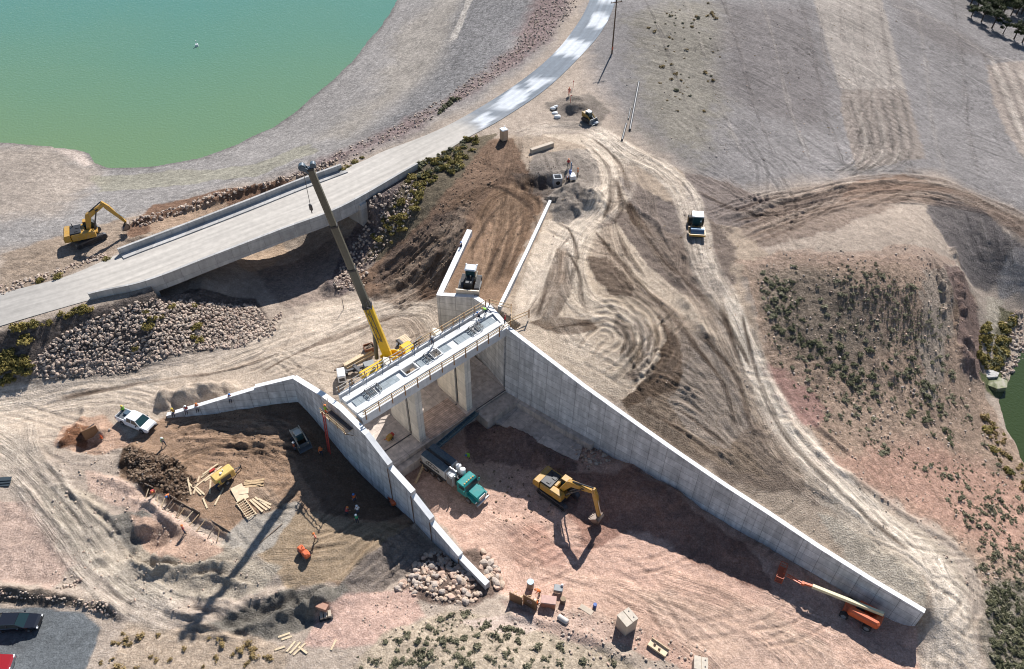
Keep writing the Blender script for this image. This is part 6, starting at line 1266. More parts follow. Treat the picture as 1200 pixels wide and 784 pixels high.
person('person in a bright lime vest standing alone behind the teal truck', (549, 537), rd_(-120), 'bend', lime, hat_b, lime, lime)
person('person in an orange shirt bending between the brown form panel and the red box', (632, 697), rd_(180), 'bend', orange_cloth, hat_o, orange_cloth, khaki)
person('person in a white hat kneeling just right of the brown form panel', (630, 709), rd_(180), 'kneel', orange_cloth, hat_white, khaki, khaki)
person('person in salmon clothes standing at the road shoulder behind the dark hole', (667, 112), rd_(-100), 'stand', pink_cloth, hat_o, pink_cloth, pink_cloth)
# scaffold on the left wall with ladder
lwA = ang(GL, LE); sca = thing('wall_scaffold', 'timber bracket scaffold hung on the outside of the stepped wall at the gate bridge end', 'scaffold', (GL[0], GL[1], 0), lwA)
mb = MB()
for k in range(4): mb.box((.2, -1.55+k*.3, 12.5), (5.2, .27, .06), Matrix.Translation((-.2, 0, 0)))
mb.build('platform', ply, sca)
for x in (-2.2, -.6, 1.0, 2.5):
    mb = MB(); mb.bar((x, -.5, 12.4), (x, -1.7, 12.4), .09); mb.bar((x, -.6, 11.2), (x, -1.65, 12.4), .08); mb.build('bracket', wood_grey, sca); mb = MB(); mb.bar((x, -1.68, 12.3), (x, -1.68, 13.6), .08); mb.build('rail_post', brown_post, sca)
for z in (13.0, 13.5): mb = MB(); mb.bar((-2.4, -1.72, z), (2.7, -1.72, z), .05, .12); mb.build('rail', wood, sca)
for k in range(4): mb = MB(); mb.bar((-2.3, -.3-.32*k, 14.3), (-1.1+.1*k, -1.5+.1*k, 13.75), .06, .14); mb.build('rail', wood_grey, sca)
mb = MB(); mb.box((.4, -.75, 12.56), (4.4, .5, .05)); mb.build('deck_sheet', dark, sca)
v_ = Matrix.Rotation(lwA, 4, 'Z') @ Vector((-1.7, -1.3, 0)); person('person in an orange shirt and lime vest standing on the timber wall scaffold', None, rd_(60), 'stand', lime, hat_o, orange_cloth, orange_cloth, at=(GL[0]+v_.x, GL[1]+v_.y, 12.55))
lb = G(386, 531); top_ = Vector((GL[0], GL[1], 13.3))+Matrix.Rotation(lwA, 4, 'Z') @ Vector((-1.5, -1.78, 0)); lad = thing('extension_ladder', 'tall red ladder leaning from the shaded ground up to the wall scaffold', 'ladder', tuple(lb)); a_ = Vector((0, 0, 0)); b_ = top_-Vector(lb); sd_ = Vector((math.cos(lwA), math.sin(lwA), 0))*.24
for s in (-1, 1): mb = MB(); mb.bar(a_+sd_*s, b_+sd_*s, .09, .09); mb.build('ladder_rail', mat('ladder_red', (.42, .05, .04), .5), lad)
for k in range(1, 30): mb = MB(); p_ = a_.lerp(b_, k/30); mb.bar(p_-sd_, p_+sd_, .05); mb.build('rung', MATS['ladder_red'], lad)
# ------------------------------------------------------------------ poles, toilet, concrete pieces
q = G(717, 63); t = thing('utility_pole', 'tall brown utility pole standing beside the crest road at the top', 'utility pole', tuple(q), rd_(20)); pb = mat('brown_pole_wood', (.12, .075, .05), .9)
mb = MB(); mb.cyl((0, 0, -.5), (0, 0, 11.6), .17, .12, n=10); mb.build('pole', pb, t); mb = MB(); mb.box((0, 0, 11.0), (2.6, .12, .14)); mb.build('crossarm', pb, t)
for x in (-1.1, 0, 1.1): mb = MB(); mb.cyl((x, 0, 11.07), (x, 0, 11.3), .06, n=8); mb.build('insulator', dark, t)
mb = MB(); mb.box((0, -.16, 1.3), (.3, .1, .6)); mb.build('marker_plate', mat('orange_marker', (.6, .12, .05)), t)
for (a, b, r, lab) in (((748.6, 97), (738, 153), .22, 'long dark tube in place of an unclear dark line right of the yellow loader'), ((738.5, 128), (736.3, 140), .14, 'short grey pipe with a pale end beside the long dark tube'), ((733.8, 146), (728.8, 165), .2, 'dark timber lying at the lower end of the long dark tube')):
    p0, p1 = G(*a), G(*b); mb = MB(); n_ = 8; pts = [Vector(G(a[0]+(b[0]-a[0])*k/n_, a[1]+(b[1]-a[1])*k/n_, r*.9)) for k in range(n_+1)]; mb.tube(pts, r, 8); tag(mb.build('timber_log' if 'timber' in lab else 'pipe', dark), lab, 'timber' if 'timber' in lab else 'pipe')  # the longest tube is made up for a dark line of unclear origin
t = put('portable_toilet', 'tan portable toilet with a pale roof on the shoulder above the brown fill', 'toilet', (590.5, 164), rd_(-60))
mb = MB(); mb.bbox((0, 0, 1.1), (1.15, 1.15, 2.1), .05); b = mb.build('cabin', tan_pl, t); m2 = MB(); m2.box((.59, 0, 1.1), (.03, .75, 1.8)); m2.build('door', mat('tan_door', (.5, .36, .25), .6), b); mb = MB(); mb.bbox((0, 0, 2.24), (1.25, 1.25, .2), .09); mb.cyl((-.4, .4, 2.3), (-.4, .4, 2.6), .06); mb.build('roof', white, t); mb = MB(); mb.box((0, 0, .06), (1.25, 1.25, .12)); mb.build('skid', black, t)
p0, p1 = G(622, 180), G(648, 171); mb = MB(); mb.bbox((0, 0, .45), (math.hypot(*(p1-p0)[:2]), .8, .8), .05); o = mb.build('concrete_beam', pale_conc, None, tuple((p0+p1)/2), math.atan2(*(p1-p0)[1::-1])); tag(o, 'pale precast concrete beam lying on the terrace above the pipe pit', 'beam')
q = G(653, 217); t = thing('precast_box', 'grey square precast concrete box standing at the edge of the pipe pit', 'concrete box', (q[0], q[1], q[2]), rd_(6)); s_, h_, w_ = 1.5, 1.8, .2
mb = MB()
for c, d in (((0, -s_/2+w_/2, h_/2), (s_, w_, h_)), ((0, s_/2-w_/2, h_/2), (s_, w_, h_)), ((-s_/2+w_/2, 0, h_/2), (w_, s_-2*w_, h_)), ((s_/2-w_/2, 0, h_/2), (w_, s_-2*w_, h_))): mb.box(c, d)
mb.build('box_wall', mat('grey_precast', (.36, .37, .38), .85, dirt=(.3, .26, .2, .3)), t); mb = MB(); mb.cyl((0, -s_/2-.01, .9), (0, -s_/2+.05, .9), .38, n=20); mb.build('pipe_opening', black, t); mb = MB(); mb.box((0, 0, .3), (s_-.45, s_-.45, .1)); mb.build('floor', dark, t)
for (x, y, r) in ((648, 128, .6), (650, 134, .65), (653, 138, .7), (651, 126, .45), (698, 145, .45)):
    q = G(x, y); mb = MB(); mb.ball((0, 0, .2), r, sc=(1, .7, .5), n=10, k=6); mb.ball((.25, .2, .3), r*.6, sc=(1, .8, .5), n=8); tag(mb.build('bulk_sack', white_cloth, None, tuple(q)), 'white bulk sack lying on the ground around the dark hole' if x < 690 else 'white sack lying right of the small yellow loader', 'sack', 'white sacks around the hole' if x < 690 else None)
for (x, y, lab) in ((671.5, 103, 'thin red stake behind the dark hole, nearest the crest road'), (668.5, 120, 'thin red stake at the back of the dark hole')):
    q = G(x, y); mb = MB(); mb.box((0, 0, .8), (.07, .07, 1.6)); mb.add([(0, 0, 1.55), (.35, .02, 1.45), (0, 0, 1.3)], [(0, 1, 2)]); tag(mb.build('survey_stake', red, None, tuple(q)), lab, 'stake')
q = P(231, 54, LAKE_Z); t = thing('buoy', 'small white buoy floating in the green reservoir', 'buoy', tuple(q)); mb = MB(); mb.cyl((0, 0, -.2), (0, 0, .5), .4, .35, n=14); mb.build('float', white, t); mb = MB(); mb.cyl((0, 0, .5), (0, 0, 1.2), .1, .06, n=8); mb.ball((0, 0, 1.25), .14, n=8); mb.build('mast', white, t)
# ------------------------------------------------------------------ yard around the crane
def planks(name, lab, group, items, m, w_=.16, h_=.06, cat='plank'):
    out = []
    for k, it in enumerate(items):
        (xa, ya), (xb, yb) = it[0], it[1]; dz = it[2] if len(it) > 2 else 0; a, b = Vector(G(xa, ya)), Vector(G(xb, yb)); a.z += .06+dz; b.z += .06+(it[3] if len(it) > 3 else dz); mid = (a+b)/2
        mb = MB(); mb.bar(a-mid, b-mid, w_, h_); o = mb.build(name, m, None, mid); tag(o, lab, cat, group); out.append(o)
    return out
planks('timber_beam', 'long pale timber beam of the low stack on the sand left of the crane', 'timber beams left of the crane', [((404, 430), (438, 411)), ((406, 432), (440, 413)), ((403, 428), (436, 409)), ((405, 430.5), (436, 413), .3)], wood_pale, .32, .3, 'timber')
planks('timber_beam', 'dark weathered timber beam sticking out of the stack left of the crane', None, [((392, 434), (414, 422))], wood_grey, .25, .2, 'timber')
t = put('scrap_bin', 'small rusty bin at the end of the timber stack left of the crane', 'bin', (433, 411), rd_(25)); mb = MB()
for c, d in (((0, .6, .5), (1.5, .08, 1)), ((0, -.6, .5), (1.5, .08, 1)), ((.72, 0, .5), (.08, 1.1, 1)), ((-.72, 0, .5), (.08, 1.1, 1)), ((0, 0, .05), (1.4, 1.1, .08))): mb.box(c, d)
mb.build('bin_wall', rust, t); mb = MB(); mb.box((0, 0, .6), (1.2, .9, .3)); mb.bar((-.6, -.2, .8), (.6, .3, 1.1), .12); mb.build('scrap', wood_grey, t)
q = G(473.5, 399); t = thing('timber_pallet', 'square pale timber pallet lying on the sand right of the crane boom', 'pallet', tuple(q), rd_(40)); mb = MB()
for k in range(6): mb.box((0, -.75+k*.3, .22), (1.7, .24, .04))
mb.build('deck_board', ply, t)
for x in (-.75, 0, .75): mb = MB(); mb.box((x, 0, .1), (.1, 1.7, .18)); mb.build('bearer', wood, t)
planks('steel_pipe', 'dark steel pipe of the bundle lying behind the gate bridge right of the crane', 'steel pipes right of the crane', [((474, 410), (493, 395)), ((476, 410.5), (495, 396)), ((478, 411), (496.5, 397)), ((476, 410), (494.5, 395.5), .2)], mat('weathered_pipe_grey', (.13, .115, .10), .7), .2, .2, 'pipe')
t = put('equipment_frame', 'grey steel frame with a long dark beam between the white generator and the crane', 'steel frame', (431, 432), rd_(25))
mb = MB(); mb.bbox((.3, 0, .8), (1.6, 1.2, .5), .05); mb.build('frame_box', grey, t); mb = MB(); mb.bar((-.3, 0, .7), (-3.2, .1, .7), .35, .35); mb.box((-3.2, .1, .4), (.3, .8, .8)); mb.build('beam', dark, t)
for s in ((431, 272, 0),):
    pass
# survey post by the bridge, light posts on the terrace rim etc.
for x, y in ((403, 362),): q = G(x, y); mb = MB(); mb.cyl((0, 0, 0), (0, 0, 2.2), .05); tag(mb.build('steel_post', dark, None, tuple(q)), 'thin dark post standing on the sand below the road bridge shadow', 'post')
# red hoses in the right bay
t = thing('hose_heap', 'heap of dark red hoses on the shaded bay floor behind the right hand pier', 'hoses', tuple(D(21.2, 6.6, 1.8)), 0); mb = MB()
for k in range(6):
    cx_, cy_, cz_, r_ = random.uniform(-.8, .8), random.uniform(-.5, .5), .3+.25*k, random.uniform(.5, .8); mb.tube([(cx_+r_*math.cos(a*.7), cy_+r_*math.sin(a*.7), cz_+.05*math.sin(a*2)) for a in range(10)], .11, 6)
mb.build('hose_coil', mat('dark_red_hose', (.25, .05, .04), .6), t)
t = thing('tool_cart', 'small yellow and red tool cart on the sunlit floor of the left gate bay', 'tool cart', tuple(D(5.6, 3.6, 1.82)), 1.0); mb = MB(); mb.bbox((0, 0, .55), (.9, .6, .6), .06); mb.build('body', yellow, t)
for s in (-1, 1): wheel(t, .2, s*.4, .22, .12)
mb = MB(); mb.bar((-.4, 0, .7), (-1.1, 0, 1.1), .07); mb.build('handle', red, t); mb = MB(); mb.cyl((.42, .1, .35), (.9, .1, .35), .3, n=14); mb.build('hose_reel', red, t)
# ------------------------------------------------------------------ excavation yard lower left
SH = ((160, 573), (192, 588), (224, 606), (266, 632)); shw = [Vector(G(*p)) for p in SH]; t = thing('trench_shoring', 'timber trench shoring of brown boards with raking props below the lumber piles', 'trench shoring', tuple(shw[1])); z0 = Vector((0, 0, .35))
nrm = Vector((.45, .85, 0)).normalized()
rs_ = random.Random(8)
def at_sh(u):
    i = min(int(u*3), 2); return shw[i].lerp(shw[i+1], u*3-i)
for k in range(14):
    u0, u1 = k/14+rs_.uniform(-.01, .02), (k+1)/14+rs_.uniform(0, .05); o_ = shw[1]-nrm*.8; n_b = rs_.choice((2, 3, 3, 4))
    for q_ in range(n_b):
        z = -.2+.3*q_; mb = MB(); mb.bar(at_sh(u0)-o_+Vector((0, 0, z+rs_.uniform(-.06, .06))), at_sh(min(u1, 1))-o_+Vector((0, 0, z+rs_.uniform(-.08, .08))), .07, .27); mb.build('board', wood_grey, t)
for k in range(13):
    u = .14+k*.066+rs_.uniform(-.02, .02); p_ = at_sh(min(u, 1)); o_ = shw[1]; e_ = nrm*rs_.uniform(1.1, 2.3)+Vector((rs_.uniform(-.7, .3), 0, 0)); mb = MB(); mb.bar(p_+nrm*rs_.uniform(.0, .7)-o_+Vector((0, 0, rs_.uniform(.5, .9))), p_-e_-o_+Vector((0, 0, .1)), .1, .08); mb.build('prop', rs_.choice((wood_pale, wood, wood_grey)), t)
planks('loose_plank', 'pale loose plank of the crossed pile on the brown dirt left of the yellow generator', 'crossed planks by the clod bank', [((220, 560), (224, 580)), ((221, 566), (236, 580)), ((227, 579), (234, 558)), ((230, 571), (240, 580)), ((247, 563), (246, 579)), ((252, 592), (262, 572)), ((238, 584), (243, 596)), ((224, 575), (240, 562))], wood_pale, .2, .08)
planks('form_board', 'pale form board of the long pile lying behind the yellow generator', 'boards behind the generator', [((236, 560), (256, 544)), ((239, 563), (260, 547)), ((240, 564.5), (262, 549)), ((238, 557), (255, 545), .1)], wood_pale, .22, .12, 'board'); planks('form_board', 'red board lying among the pale boards behind the generator', None, [((246, 554), (252, 550), .12)], red, .3, .1, 'board')
planks('lumber_stick', 'weathered lumber stick of the small stack right of the generator', 'lumber sticks right of the generator', [((286, 566), (310, 562)), ((286, 568), (309, 565)), ((287, 571), (309, 569)), ((288, 564), (306, 569), .1)], wood, .3, .14, 'lumber')
q = G(281, 578); o = MB(); M_ = RZ(rd_(-55)); o.box((0, 0, .05), (2.6, 1.5, .05), M_); tag(o.build('plywood_sheet', ply, None, tuple(q)), 'pale plywood sheet lying on the dirt below the yellow generator', 'plywood'); q = G(284, 576); o = MB(); o.box((.2, .1, .1), (1.2, 1.2, .05), RZ(.2)); tag(o.build('plywood_sheet', ply, None, tuple(q)), 'small plywood offcut lying on top of the larger sheet', 'plywood')
q = G(289, 597); t = thing('timber_grid', 'open timber grid panel lying beside the long boards in the sun', 'timber panel', tuple(q), rd_(-48)); mb = MB()
for y in (-.55, .55): mb.bar((-1.6, y, .2), (1.6, y, .2), .12)
mb.build('side_board', wood_pale, t)
for k in range(9): mb = MB(); mb.bar((-1.5+k*.375, -.55, .28), (-1.5+k*.375, .55, .28), .09); mb.build('cross_board', wood_pale, t)
planks('long_board', 'long pale board of the fan lying below the plywood sheet', 'fan of long boards', [((296, 585), (313, 598)), ((299, 583), (317, 596)), ((293, 586), (308, 600)), ((303, 585), (318, 592))], wood_pale, .25, .1, 'board')
planks('loose_plank', 'grey loose plank of the scatter on the pink slope at the bottom', 'planks on the pink slope', [((326, 747), (340, 742)), ((330, 750), (342, 746)), ((336, 764), (346, 752)), ((340, 766), (352, 753)), ((350, 758), (360, 766)), ((388, 762), (394, 750)), ((322, 762), (334, 758)), ((344, 768), (358, 754))], wood_pale, .22, .08)
t = put('crate_pallet', 'small dark pallet of pale blocks on the pink slope near the dark pit', 'pallet', (382, 722), rd_(15)); mb = MB(); mb.box((0, 0, .1), (1.5, 1.1, .2)); mb.build('base', black, t)
for k in range(3): mb = MB(); mb.bbox((-.45+k*.45, 0, .35), (.36, .8, .3), .03); mb.build('block', pale_conc, t)
t = put('board_stack', 'stack of reddish boards on the pink slope above the small pallet', 'stack', (377, 712), rd_(-20)); mb = MB()
for k in range(4): mb.box((.05*k, 0, .1+k*.14), (1.6-.1*k, .7, .12))
mb.build('boards', mat('reddish_board', (.40, .22, .15), .8), t)
planks('timber_plank', 'thin long plank lying on the grey sand near the boom shadow', None, [((304, 637), (331, 614))], wood_grey, .12, .06)
t = put('trench_box', 'brown steel plate box standing in the dug hole left of the white pickup', 'trench box', (109, 512), rd_(35)); mb = MB(); mb.box((0, .0, .9), (1.9, .12, 1.8)); mb.build('side_plate', form_brown, t); mb = MB(); mb.box((-.9, .8, .7), (.12, 1.6, 1.4)); mb.build('end_plate', form_brown, t); mb = MB(); mb.bar((-.9, .1, 1.5), (.9, .6, 1.6), .1); mb.build('strut', dark, t)
q = G(119, 513); mb = MB(); mb.cyl((0, 0, 0), (0, 0, .7), .16, .03, n=10); mb.box((0, 0, .02), (.4, .4, .04)); tag(mb.build('traffic_cone', orange, None, tuple(q)), 'small orange cone beside the brown plate box', 'cone')
q = G(6, 566); t = thing('steel_sheet_stack', 'stack of dark steel sheets at the left edge beside the dirt road', 'steel sheets', tuple(q), rd_(5)); mb = MB()
for k in range(3): mb.box((0, k*.35-.3, .12+.1*k), (1.5, .6, .06))
mb.build('sheet', mat('dark_green_steel', (.035, .05, .06), .6, .3), t)
planks('timber_rail', 'pair of thin pale rails lying beside the pit bank', 'rails beside the pit', [((152, 650), (172, 672)), ((149, 653), (170, 675))], wood_grey, .12, .12, 'rail')
# ------------------------------------------------------------------ bottom yard
def panel(lab, p, q, h):
    a, b = Vector(G(*p)), Vector(G(*q)); L_ = (b-a).length; t = thing('concrete_form', lab, 'concrete form', tuple((a+b)/2), math.atan2(b.y-a.y, b.x-a.x)); mb = MB(); mb.box((0, 0, h/2), (L_, .06, h)); mb.build('face_sheet', form_brown, t)
    for x in np.linspace(-L_/2+.1, L_/2-.1, 5): mb = MB(); mb.box((x, .1, h/2), (.1, .14, h)); mb.build('stud', wood, t)
    for s in (-.5, .5): mb = MB(); mb.bar((s*L_*.6, .15, h*.8), (s*L_*.6, 1.4, .05), .09); mb.build('brace', wood, t)
panel('brown form panel standing in its own shadow, left of the taller one', (597, 703), (612, 710), 1.9); panel('taller brown form panel with a round pale mark, left of the red box', (613, 707), (628, 716), 2.2)
q = (np.array(G(613, 707))+G(628, 716))/2; hp_ = math.atan2(*(np.array(G(628, 716))-G(613, 707))[1::-1]); mb = MB()
for k in range(12): a0, a1 = 2*math.pi*k/12, 2*math.pi*(k+1)/12; mb.bar((.3*math.cos(a0), -.035, 1.35+.22*math.sin(a0)), (.3*math.cos(a1), -.035, 1.35+.22*math.sin(a1)), .02, .06)
o = mb.build('painted_mark', mat('pale_pink_mark', (.6, .4, .36), .8), [x for x in bpy.data.objects if x.name.startswith('concrete_form')][-1])
t = put('tool_box', 'reddish brown steel tool chest right of the brown form panels', 'tool chest', (642.5, 709), rd_(-8)); mb = MB(); mb.bbox((0, 0, .65), (1.75, 1.0, 1.2), .06); mb.build('chest', mat('red_brown_paint', (.34, .15, .10), .55, dirt=DUST), t); mb = MB(); mb.bbox((0, 0, 1.29), (1.85, 1.1, .12), .05); mb.build('lid', mat('pink_dusty_lid', (.45, .27, .22), .6), t)
def drum_(lab, x, y, r, h, m, top=None):
    t = put('steel_drum', lab, 'drum', (x, y), 0); mb = MB(); mb.cyl((0, 0, 0), (0, 0, h), r, n=18)
    for z in (.33, .66): mb.cyl((0, 0, h*z-.02), (0, 0, h*z+.02), r*1.03, n=18)
    mb.build('shell', m, t); mb = MB(); mb.cyl((0, 0, h), (0, 0, h+.03), r*.97, n=18); mb.cyl((r*.5, 0, h+.03), (r*.5, 0, h+.07), .05, n=8); mb.build('lid', top or m, t)
drum_('tall grey drum with a pale blue lid behind the form panels', 621.5, 688, .42, 1.3, mat('drum_grey_brown', (.2, .17, .15), .6), mat('pale_blue_lid', (.45, .55, .62), .4)); drum_('dark drum right of the red tool chest', 659.5, 706, .34, .9, mat('drum_dark', (.10, .085, .075), .6), khaki); drum_('small blue drum beside the flat slab on the pink ground', 697, 711, .22, .6, blue_pl)
t = put('utility_cart', 'grey utility cart right of the tool chest', 'cart', (654, 694), rd_(-10)); mb = MB(); mb.bbox((0, 0, .85), (1.1, .9, .5), .06); mb.build('tray', grey, t); mb = MB()
for x in (-.45, .45):
    for y in (-.35, .35): mb.box((x, y, .35), (.07, .07, .7))
mb.build('frame', dark, t); mb = MB(); mb.ball((.4, .35, 1.2), .18); mb.build('load', white, t)
t = put('air_tank', 'small whitish tank lying below the tool chest', 'tank', (660, 728), rd_(-35)); mb = MB(); mb.cyl((-.6, 0, .4), (.5, 0, .4), .36, n=14); mb.ball((.5, 0, .4), .36, n=12, sc=(.5, 1, 1)); mb.ball((-.6, 0, .4), .36, n=12, sc=(.5, 1, 1)); mb.build('shell', mat('dusty_white', (.5, .45, .4), .6), t); mb = MB(); mb.box((0, 0, .06), (1.2, .6, .1)); mb.build('skid', dark, t)
t = put('concrete_slab', 'small flat tan slab lying beside the blue drum', 'slab', (687, 715), rd_(-35)); mb = MB(); mb.bbox((0, 0, .1), (1.7, .7, .16), .03); mb.build('slab_top', pale_conc, t); mb = MB(); mb.box((0, 0, .01), (1.5, .5, .04)); mb.build('bearer', wood_grey, t)
def bigbox(lab, x, y, s, h, rz):
    t = put('precast_vault', lab, 'concrete vault', (x, y), rz); mb = MB(); mb.bbox((0, 0, h/2), (s, s*.95, h), .04); mb.build('vault', pale_conc, t); mb = MB(); mb.box((-s*.26, 0, h+.05), (s*.5, s*1.0, .09)); mb.box((s*.27, 0, h+.04), (s*.46, s*.96, .07)); mb.build('lid', mat('pale_vault_lid', (.52, .45, .36), .85, var=.12), t)
    for k in (-1, 1): mb = MB(); mb.cyl((s*.3, k*s*.25, h+.08), (s*.3, k*s*.25, h+.1), .09, n=10); mb.build('lifting_hole', black, t)
bigbox('large tan precast vault with a two part lid standing alone on the pink ground', 733, 735, 1.75, 2.5, rd_(35)); bigbox('smaller tan precast vault at the bottom edge', 819, 784, 1.5, 1.5, rd_(-10))
t = put('timber_tray', 'tan open timber box frame lying flat between the two tan vaults', 'timber frame', (771, 760), rd_(-38)); mb = MB(); mb.box((0, 0, .12), (2.3, 1.0, .2)); mb.build('base', ply, t)
for y in (-.5, .5): mb = MB(); mb.box((0, y, .32), (2.3, .08, .3)); mb.build('side_board', wood_pale, t)
for x, y in ((-.5, .1), (.2, -.1)): mb = MB(); mb.ball((x, y, .3), .16, n=7); mb.build('stone', wood_grey, t)
# loose boulder-lined creek slab
t = put('rock_ledge', 'pale mossy rock ledge at the mouth of the creek beside the green pond', 'rock ledge', (1163, 447), 0); mb = MB(); pts = [(-1.6, .6), (-.3, 1.4), (1.3, .7), (2.2, -.2), (1.5, -1.6), (-.2, -1.9), (-1.5, -1.0)]; mb.ext(pts, 'z', -.6, .35); mb.build('stone_top', mat('mossy_stone', (.15, .16, .08), .9, var=.5, scale=1.5, dirt=(.45, .40, .34, .8)), t); mb = MB(); mb.ext([(x*.9-.6, y*.6+1.4) for x, y in pts], 'z', -.4, .7); mb.build('upper_stone', mat('pale_grey_stone', (.40, .38, .35), .9, var=.25), t)
# ------------------------------------------------------------------ rocks
def rock_mesh(seed, mats, sub=1):
    bm = bmesh.new(); bmesh.ops.create_icosphere(bm, subdivisions=2, radius=.5); r = random.Random(seed); pl_ = [Vector((r.uniform(-1, 1), r.uniform(-1, 1), r.uniform(-1, 1))).normalized() for _ in range(9)]; ds_ = [r.uniform(.24, .40) for _ in pl_]
    sx = Vector((r.uniform(.85, 1.25), r.uniform(.75, 1.05), r.uniform(.6, .9)))
    for v in bm.verts:
        for n_, d_ in zip(pl_, ds_):
            e = v.co.dot(n_)-d_
            if e > 0: v.co -= n_*e*.9
        v.co = Vector((v.co.x*sx.x, v.co.y*sx.y, v.co.z*sx.z))
    me = bpy.data.meshes.new('rock'); bm.to_mesh(me); bm.free(); me.materials.append(mats); return me
rk_mats = [mat('riprap_grey_stone', (.40, .325, .26), .9, var=.2, bump=.5), mat('riprap_tan_stone', (.44, .35, .275), .9, var=.2, bump=.5), mat('riprap_pink_stone', (.40, .30, .235), .9, var=.2, bump=.5)]
bd_mats = [mat('boulder_tan_stone', (.47, .355, .265), .9, var=.2, bump=.6), mat('boulder_pink_stone', (.46, .32, .24), .9, var=.2, bump=.6), mat('boulder_grey_stone', (.42, .345, .285), .9, var=.2, bump=.6)]
RK = [rock_mesh(k, rk_mats[k % 3]) for k in range(9)]; BD = [rock_mesh(40+k, bd_mats[k % 3]) for k in range(9)]
def scatter_px(poly, n, seed):
    """random ground points inside a photo outline, even over the ground"""
    w = [G(*p) for p in poly]; a = np.array(w); r = np.random.default_rng(seed); out = []
    while len(out) < n:
        xs_ = r.uniform(a[:, 0].min(), a[:, 0].max(), 4*n); ys_ = r.uniform(a[:, 1].min(), a[:, 1].max(), 4*n); m = inpoly(xs_, ys_, w)
        out += list(zip(xs_[m], ys_[m]))
    return out[:n]
def stones(poly, n, lo, hi, meshes, name, label, group, cat, seed, keep, stuffname, pw=2.0):
    r = random.Random(seed); items = sorted(((lo+(hi-lo)*r.random()**pw, p) for p in scatter_px(poly, n, seed)), reverse=True)
    big, rest = items[:keep], items[keep:]
    for s, (x, y) in big:
        o = bpy.data.objects.new(name, r.choice(meshes)); COL.objects.link(o); o.location = (x, y, hgt(x, y)+s*(.02 if name == 'riprap_rock' else .1)); o.scale = (s, s, s*(.75 if name == 'riprap_rock' else .95)); o.rotation_euler = (r.uniform(-.5, .5), r.uniform(-.5, .5), r.uniform(0, 6.3)); tag(o, label, cat, group)
    return rest
def stuff_mesh(name, items, meshes, seed, sink=.16):
    """many small stones as one object"""
    r = random.Random(seed); V_, F_, MI = [], [], []; mats_ = []
    for m in meshes:
        if m.materials[0] not in mats_: mats_.append(m.materials[0])
    base = [(np.array([v.co[:] for v in m.vertices]), [list(p.vertices) for p in m.polygons], mats_.index(m.materials[0])) for m in meshes]; off = 0
    for s, (x, y) in items:
        v, f, mi = r.choice(base); R_ = np.array(Matrix.Rotation(r.uniform(0, 6.3), 3, 'Z') @ Matrix.Rotation(r.uniform(-.6, .6), 3, 'X')); V_.append(v @ R_.T*s+np.array([x, y, hgt(x, y)+s*sink])); F_ += [[i+off for i in q] for q in f]; MI += [mi]*len(f); off += len(v)
    me = bpy.data.meshes.new(name); me.from_pydata(np.concatenate(V_).tolist(), [], F_)
    for m in mats_: me.materials.append(m)
    me.polygons.foreach_set('material_index', MI); me.update(); o = bpy.data.objects.new(name, me); COL.objects.link(o); tag(o, kind='stuff'); return o
low = [rock_mesh(90+k, rk_mats[k % 3]) for k in range(6)]
for m in low: 
    bm = bmesh.new(); bm.from_mesh(m); bmesh.ops.dissolve_limit(bm, angle_limit=.35, verts=bm.verts, edges=bm.edges); bm.to_mesh(m); bm.free()
rp1 = [(62, 400), (100, 378), (170, 352), (225, 352), (300, 358), (318, 380), (290, 404), (236, 410), (150, 437), (60, 446), (30, 436)]
rest = stones(rp1, 2900, .25, .75, RK, 'riprap_rock', 'angular grey tan rock in the riprap slope between the bridge and the sand road', 'riprap rocks below the road bridge', 'rock', 1, 250, '', 1.5)
rest += [(random.uniform(.3, .75), p) for p in scatter_px([(436, 232), (478, 212), (505, 212), (478, 262), (430, 312), (395, 345), (385, 330), (405, 300)], 420, 2)]
rest += [(random.uniform(.3, .6), p) for p in scatter_px([(310, 385), (300, 400), (322, 392), (332, 362)], 60, 22)]
stuff_mesh('small_riprap', rest, low, 3)
rest = [(random.uniform(.3, .8), p) for p in scatter_px([(150, 258), (240, 231), (340, 205), (395, 186), (398, 190), (340, 211), (240, 240), (165, 266)], 260, 4)]+[(random.uniform(.3, .7), p) for p in scatter_px([(0, 335), (60, 318), (120, 297), (128, 300), (100, 310), (60, 326), (0, 348)], 150, 5)]+[(random.uniform(.4, .9), p) for p in scatter_px([(1178, 375), (1200, 360), (1200, 420), (1182, 440), (1174, 452), (1172, 420)], 150, 6)]+[(random.uniform(.25, .6), p) for p in scatter_px([(640, -10), (690, -10), (640, 50), (560, 105), (480, 155), (400, 195), (340, 208), (450, 155), (540, 100), (600, 55)], 900, 7)]
stuff_mesh('shore_stones', rest, low, 8)
hb = [(464, 690), (480, 668), (505, 646), (528, 640), (556, 680), (566, 697), (545, 708), (500, 705)]
stones(hb, 290, .35, 1.05, BD, 'boulder', 'rounded tan boulder in the heap at the foot of the stepped wall', 'boulders left of the stepped wall', 'boulder', 9, 290, '', 1.6)
stones([(556, 652), (572, 645), (586, 668), (588, 690), (580, 692)], 40, .6, 1.25, BD, 'boulder', 'rounded tan boulder in the small heap on the chute side of the stepped wall end', 'boulders right of the stepped wall', 'boulder', 10, 40, '', 1.6)
rest = []
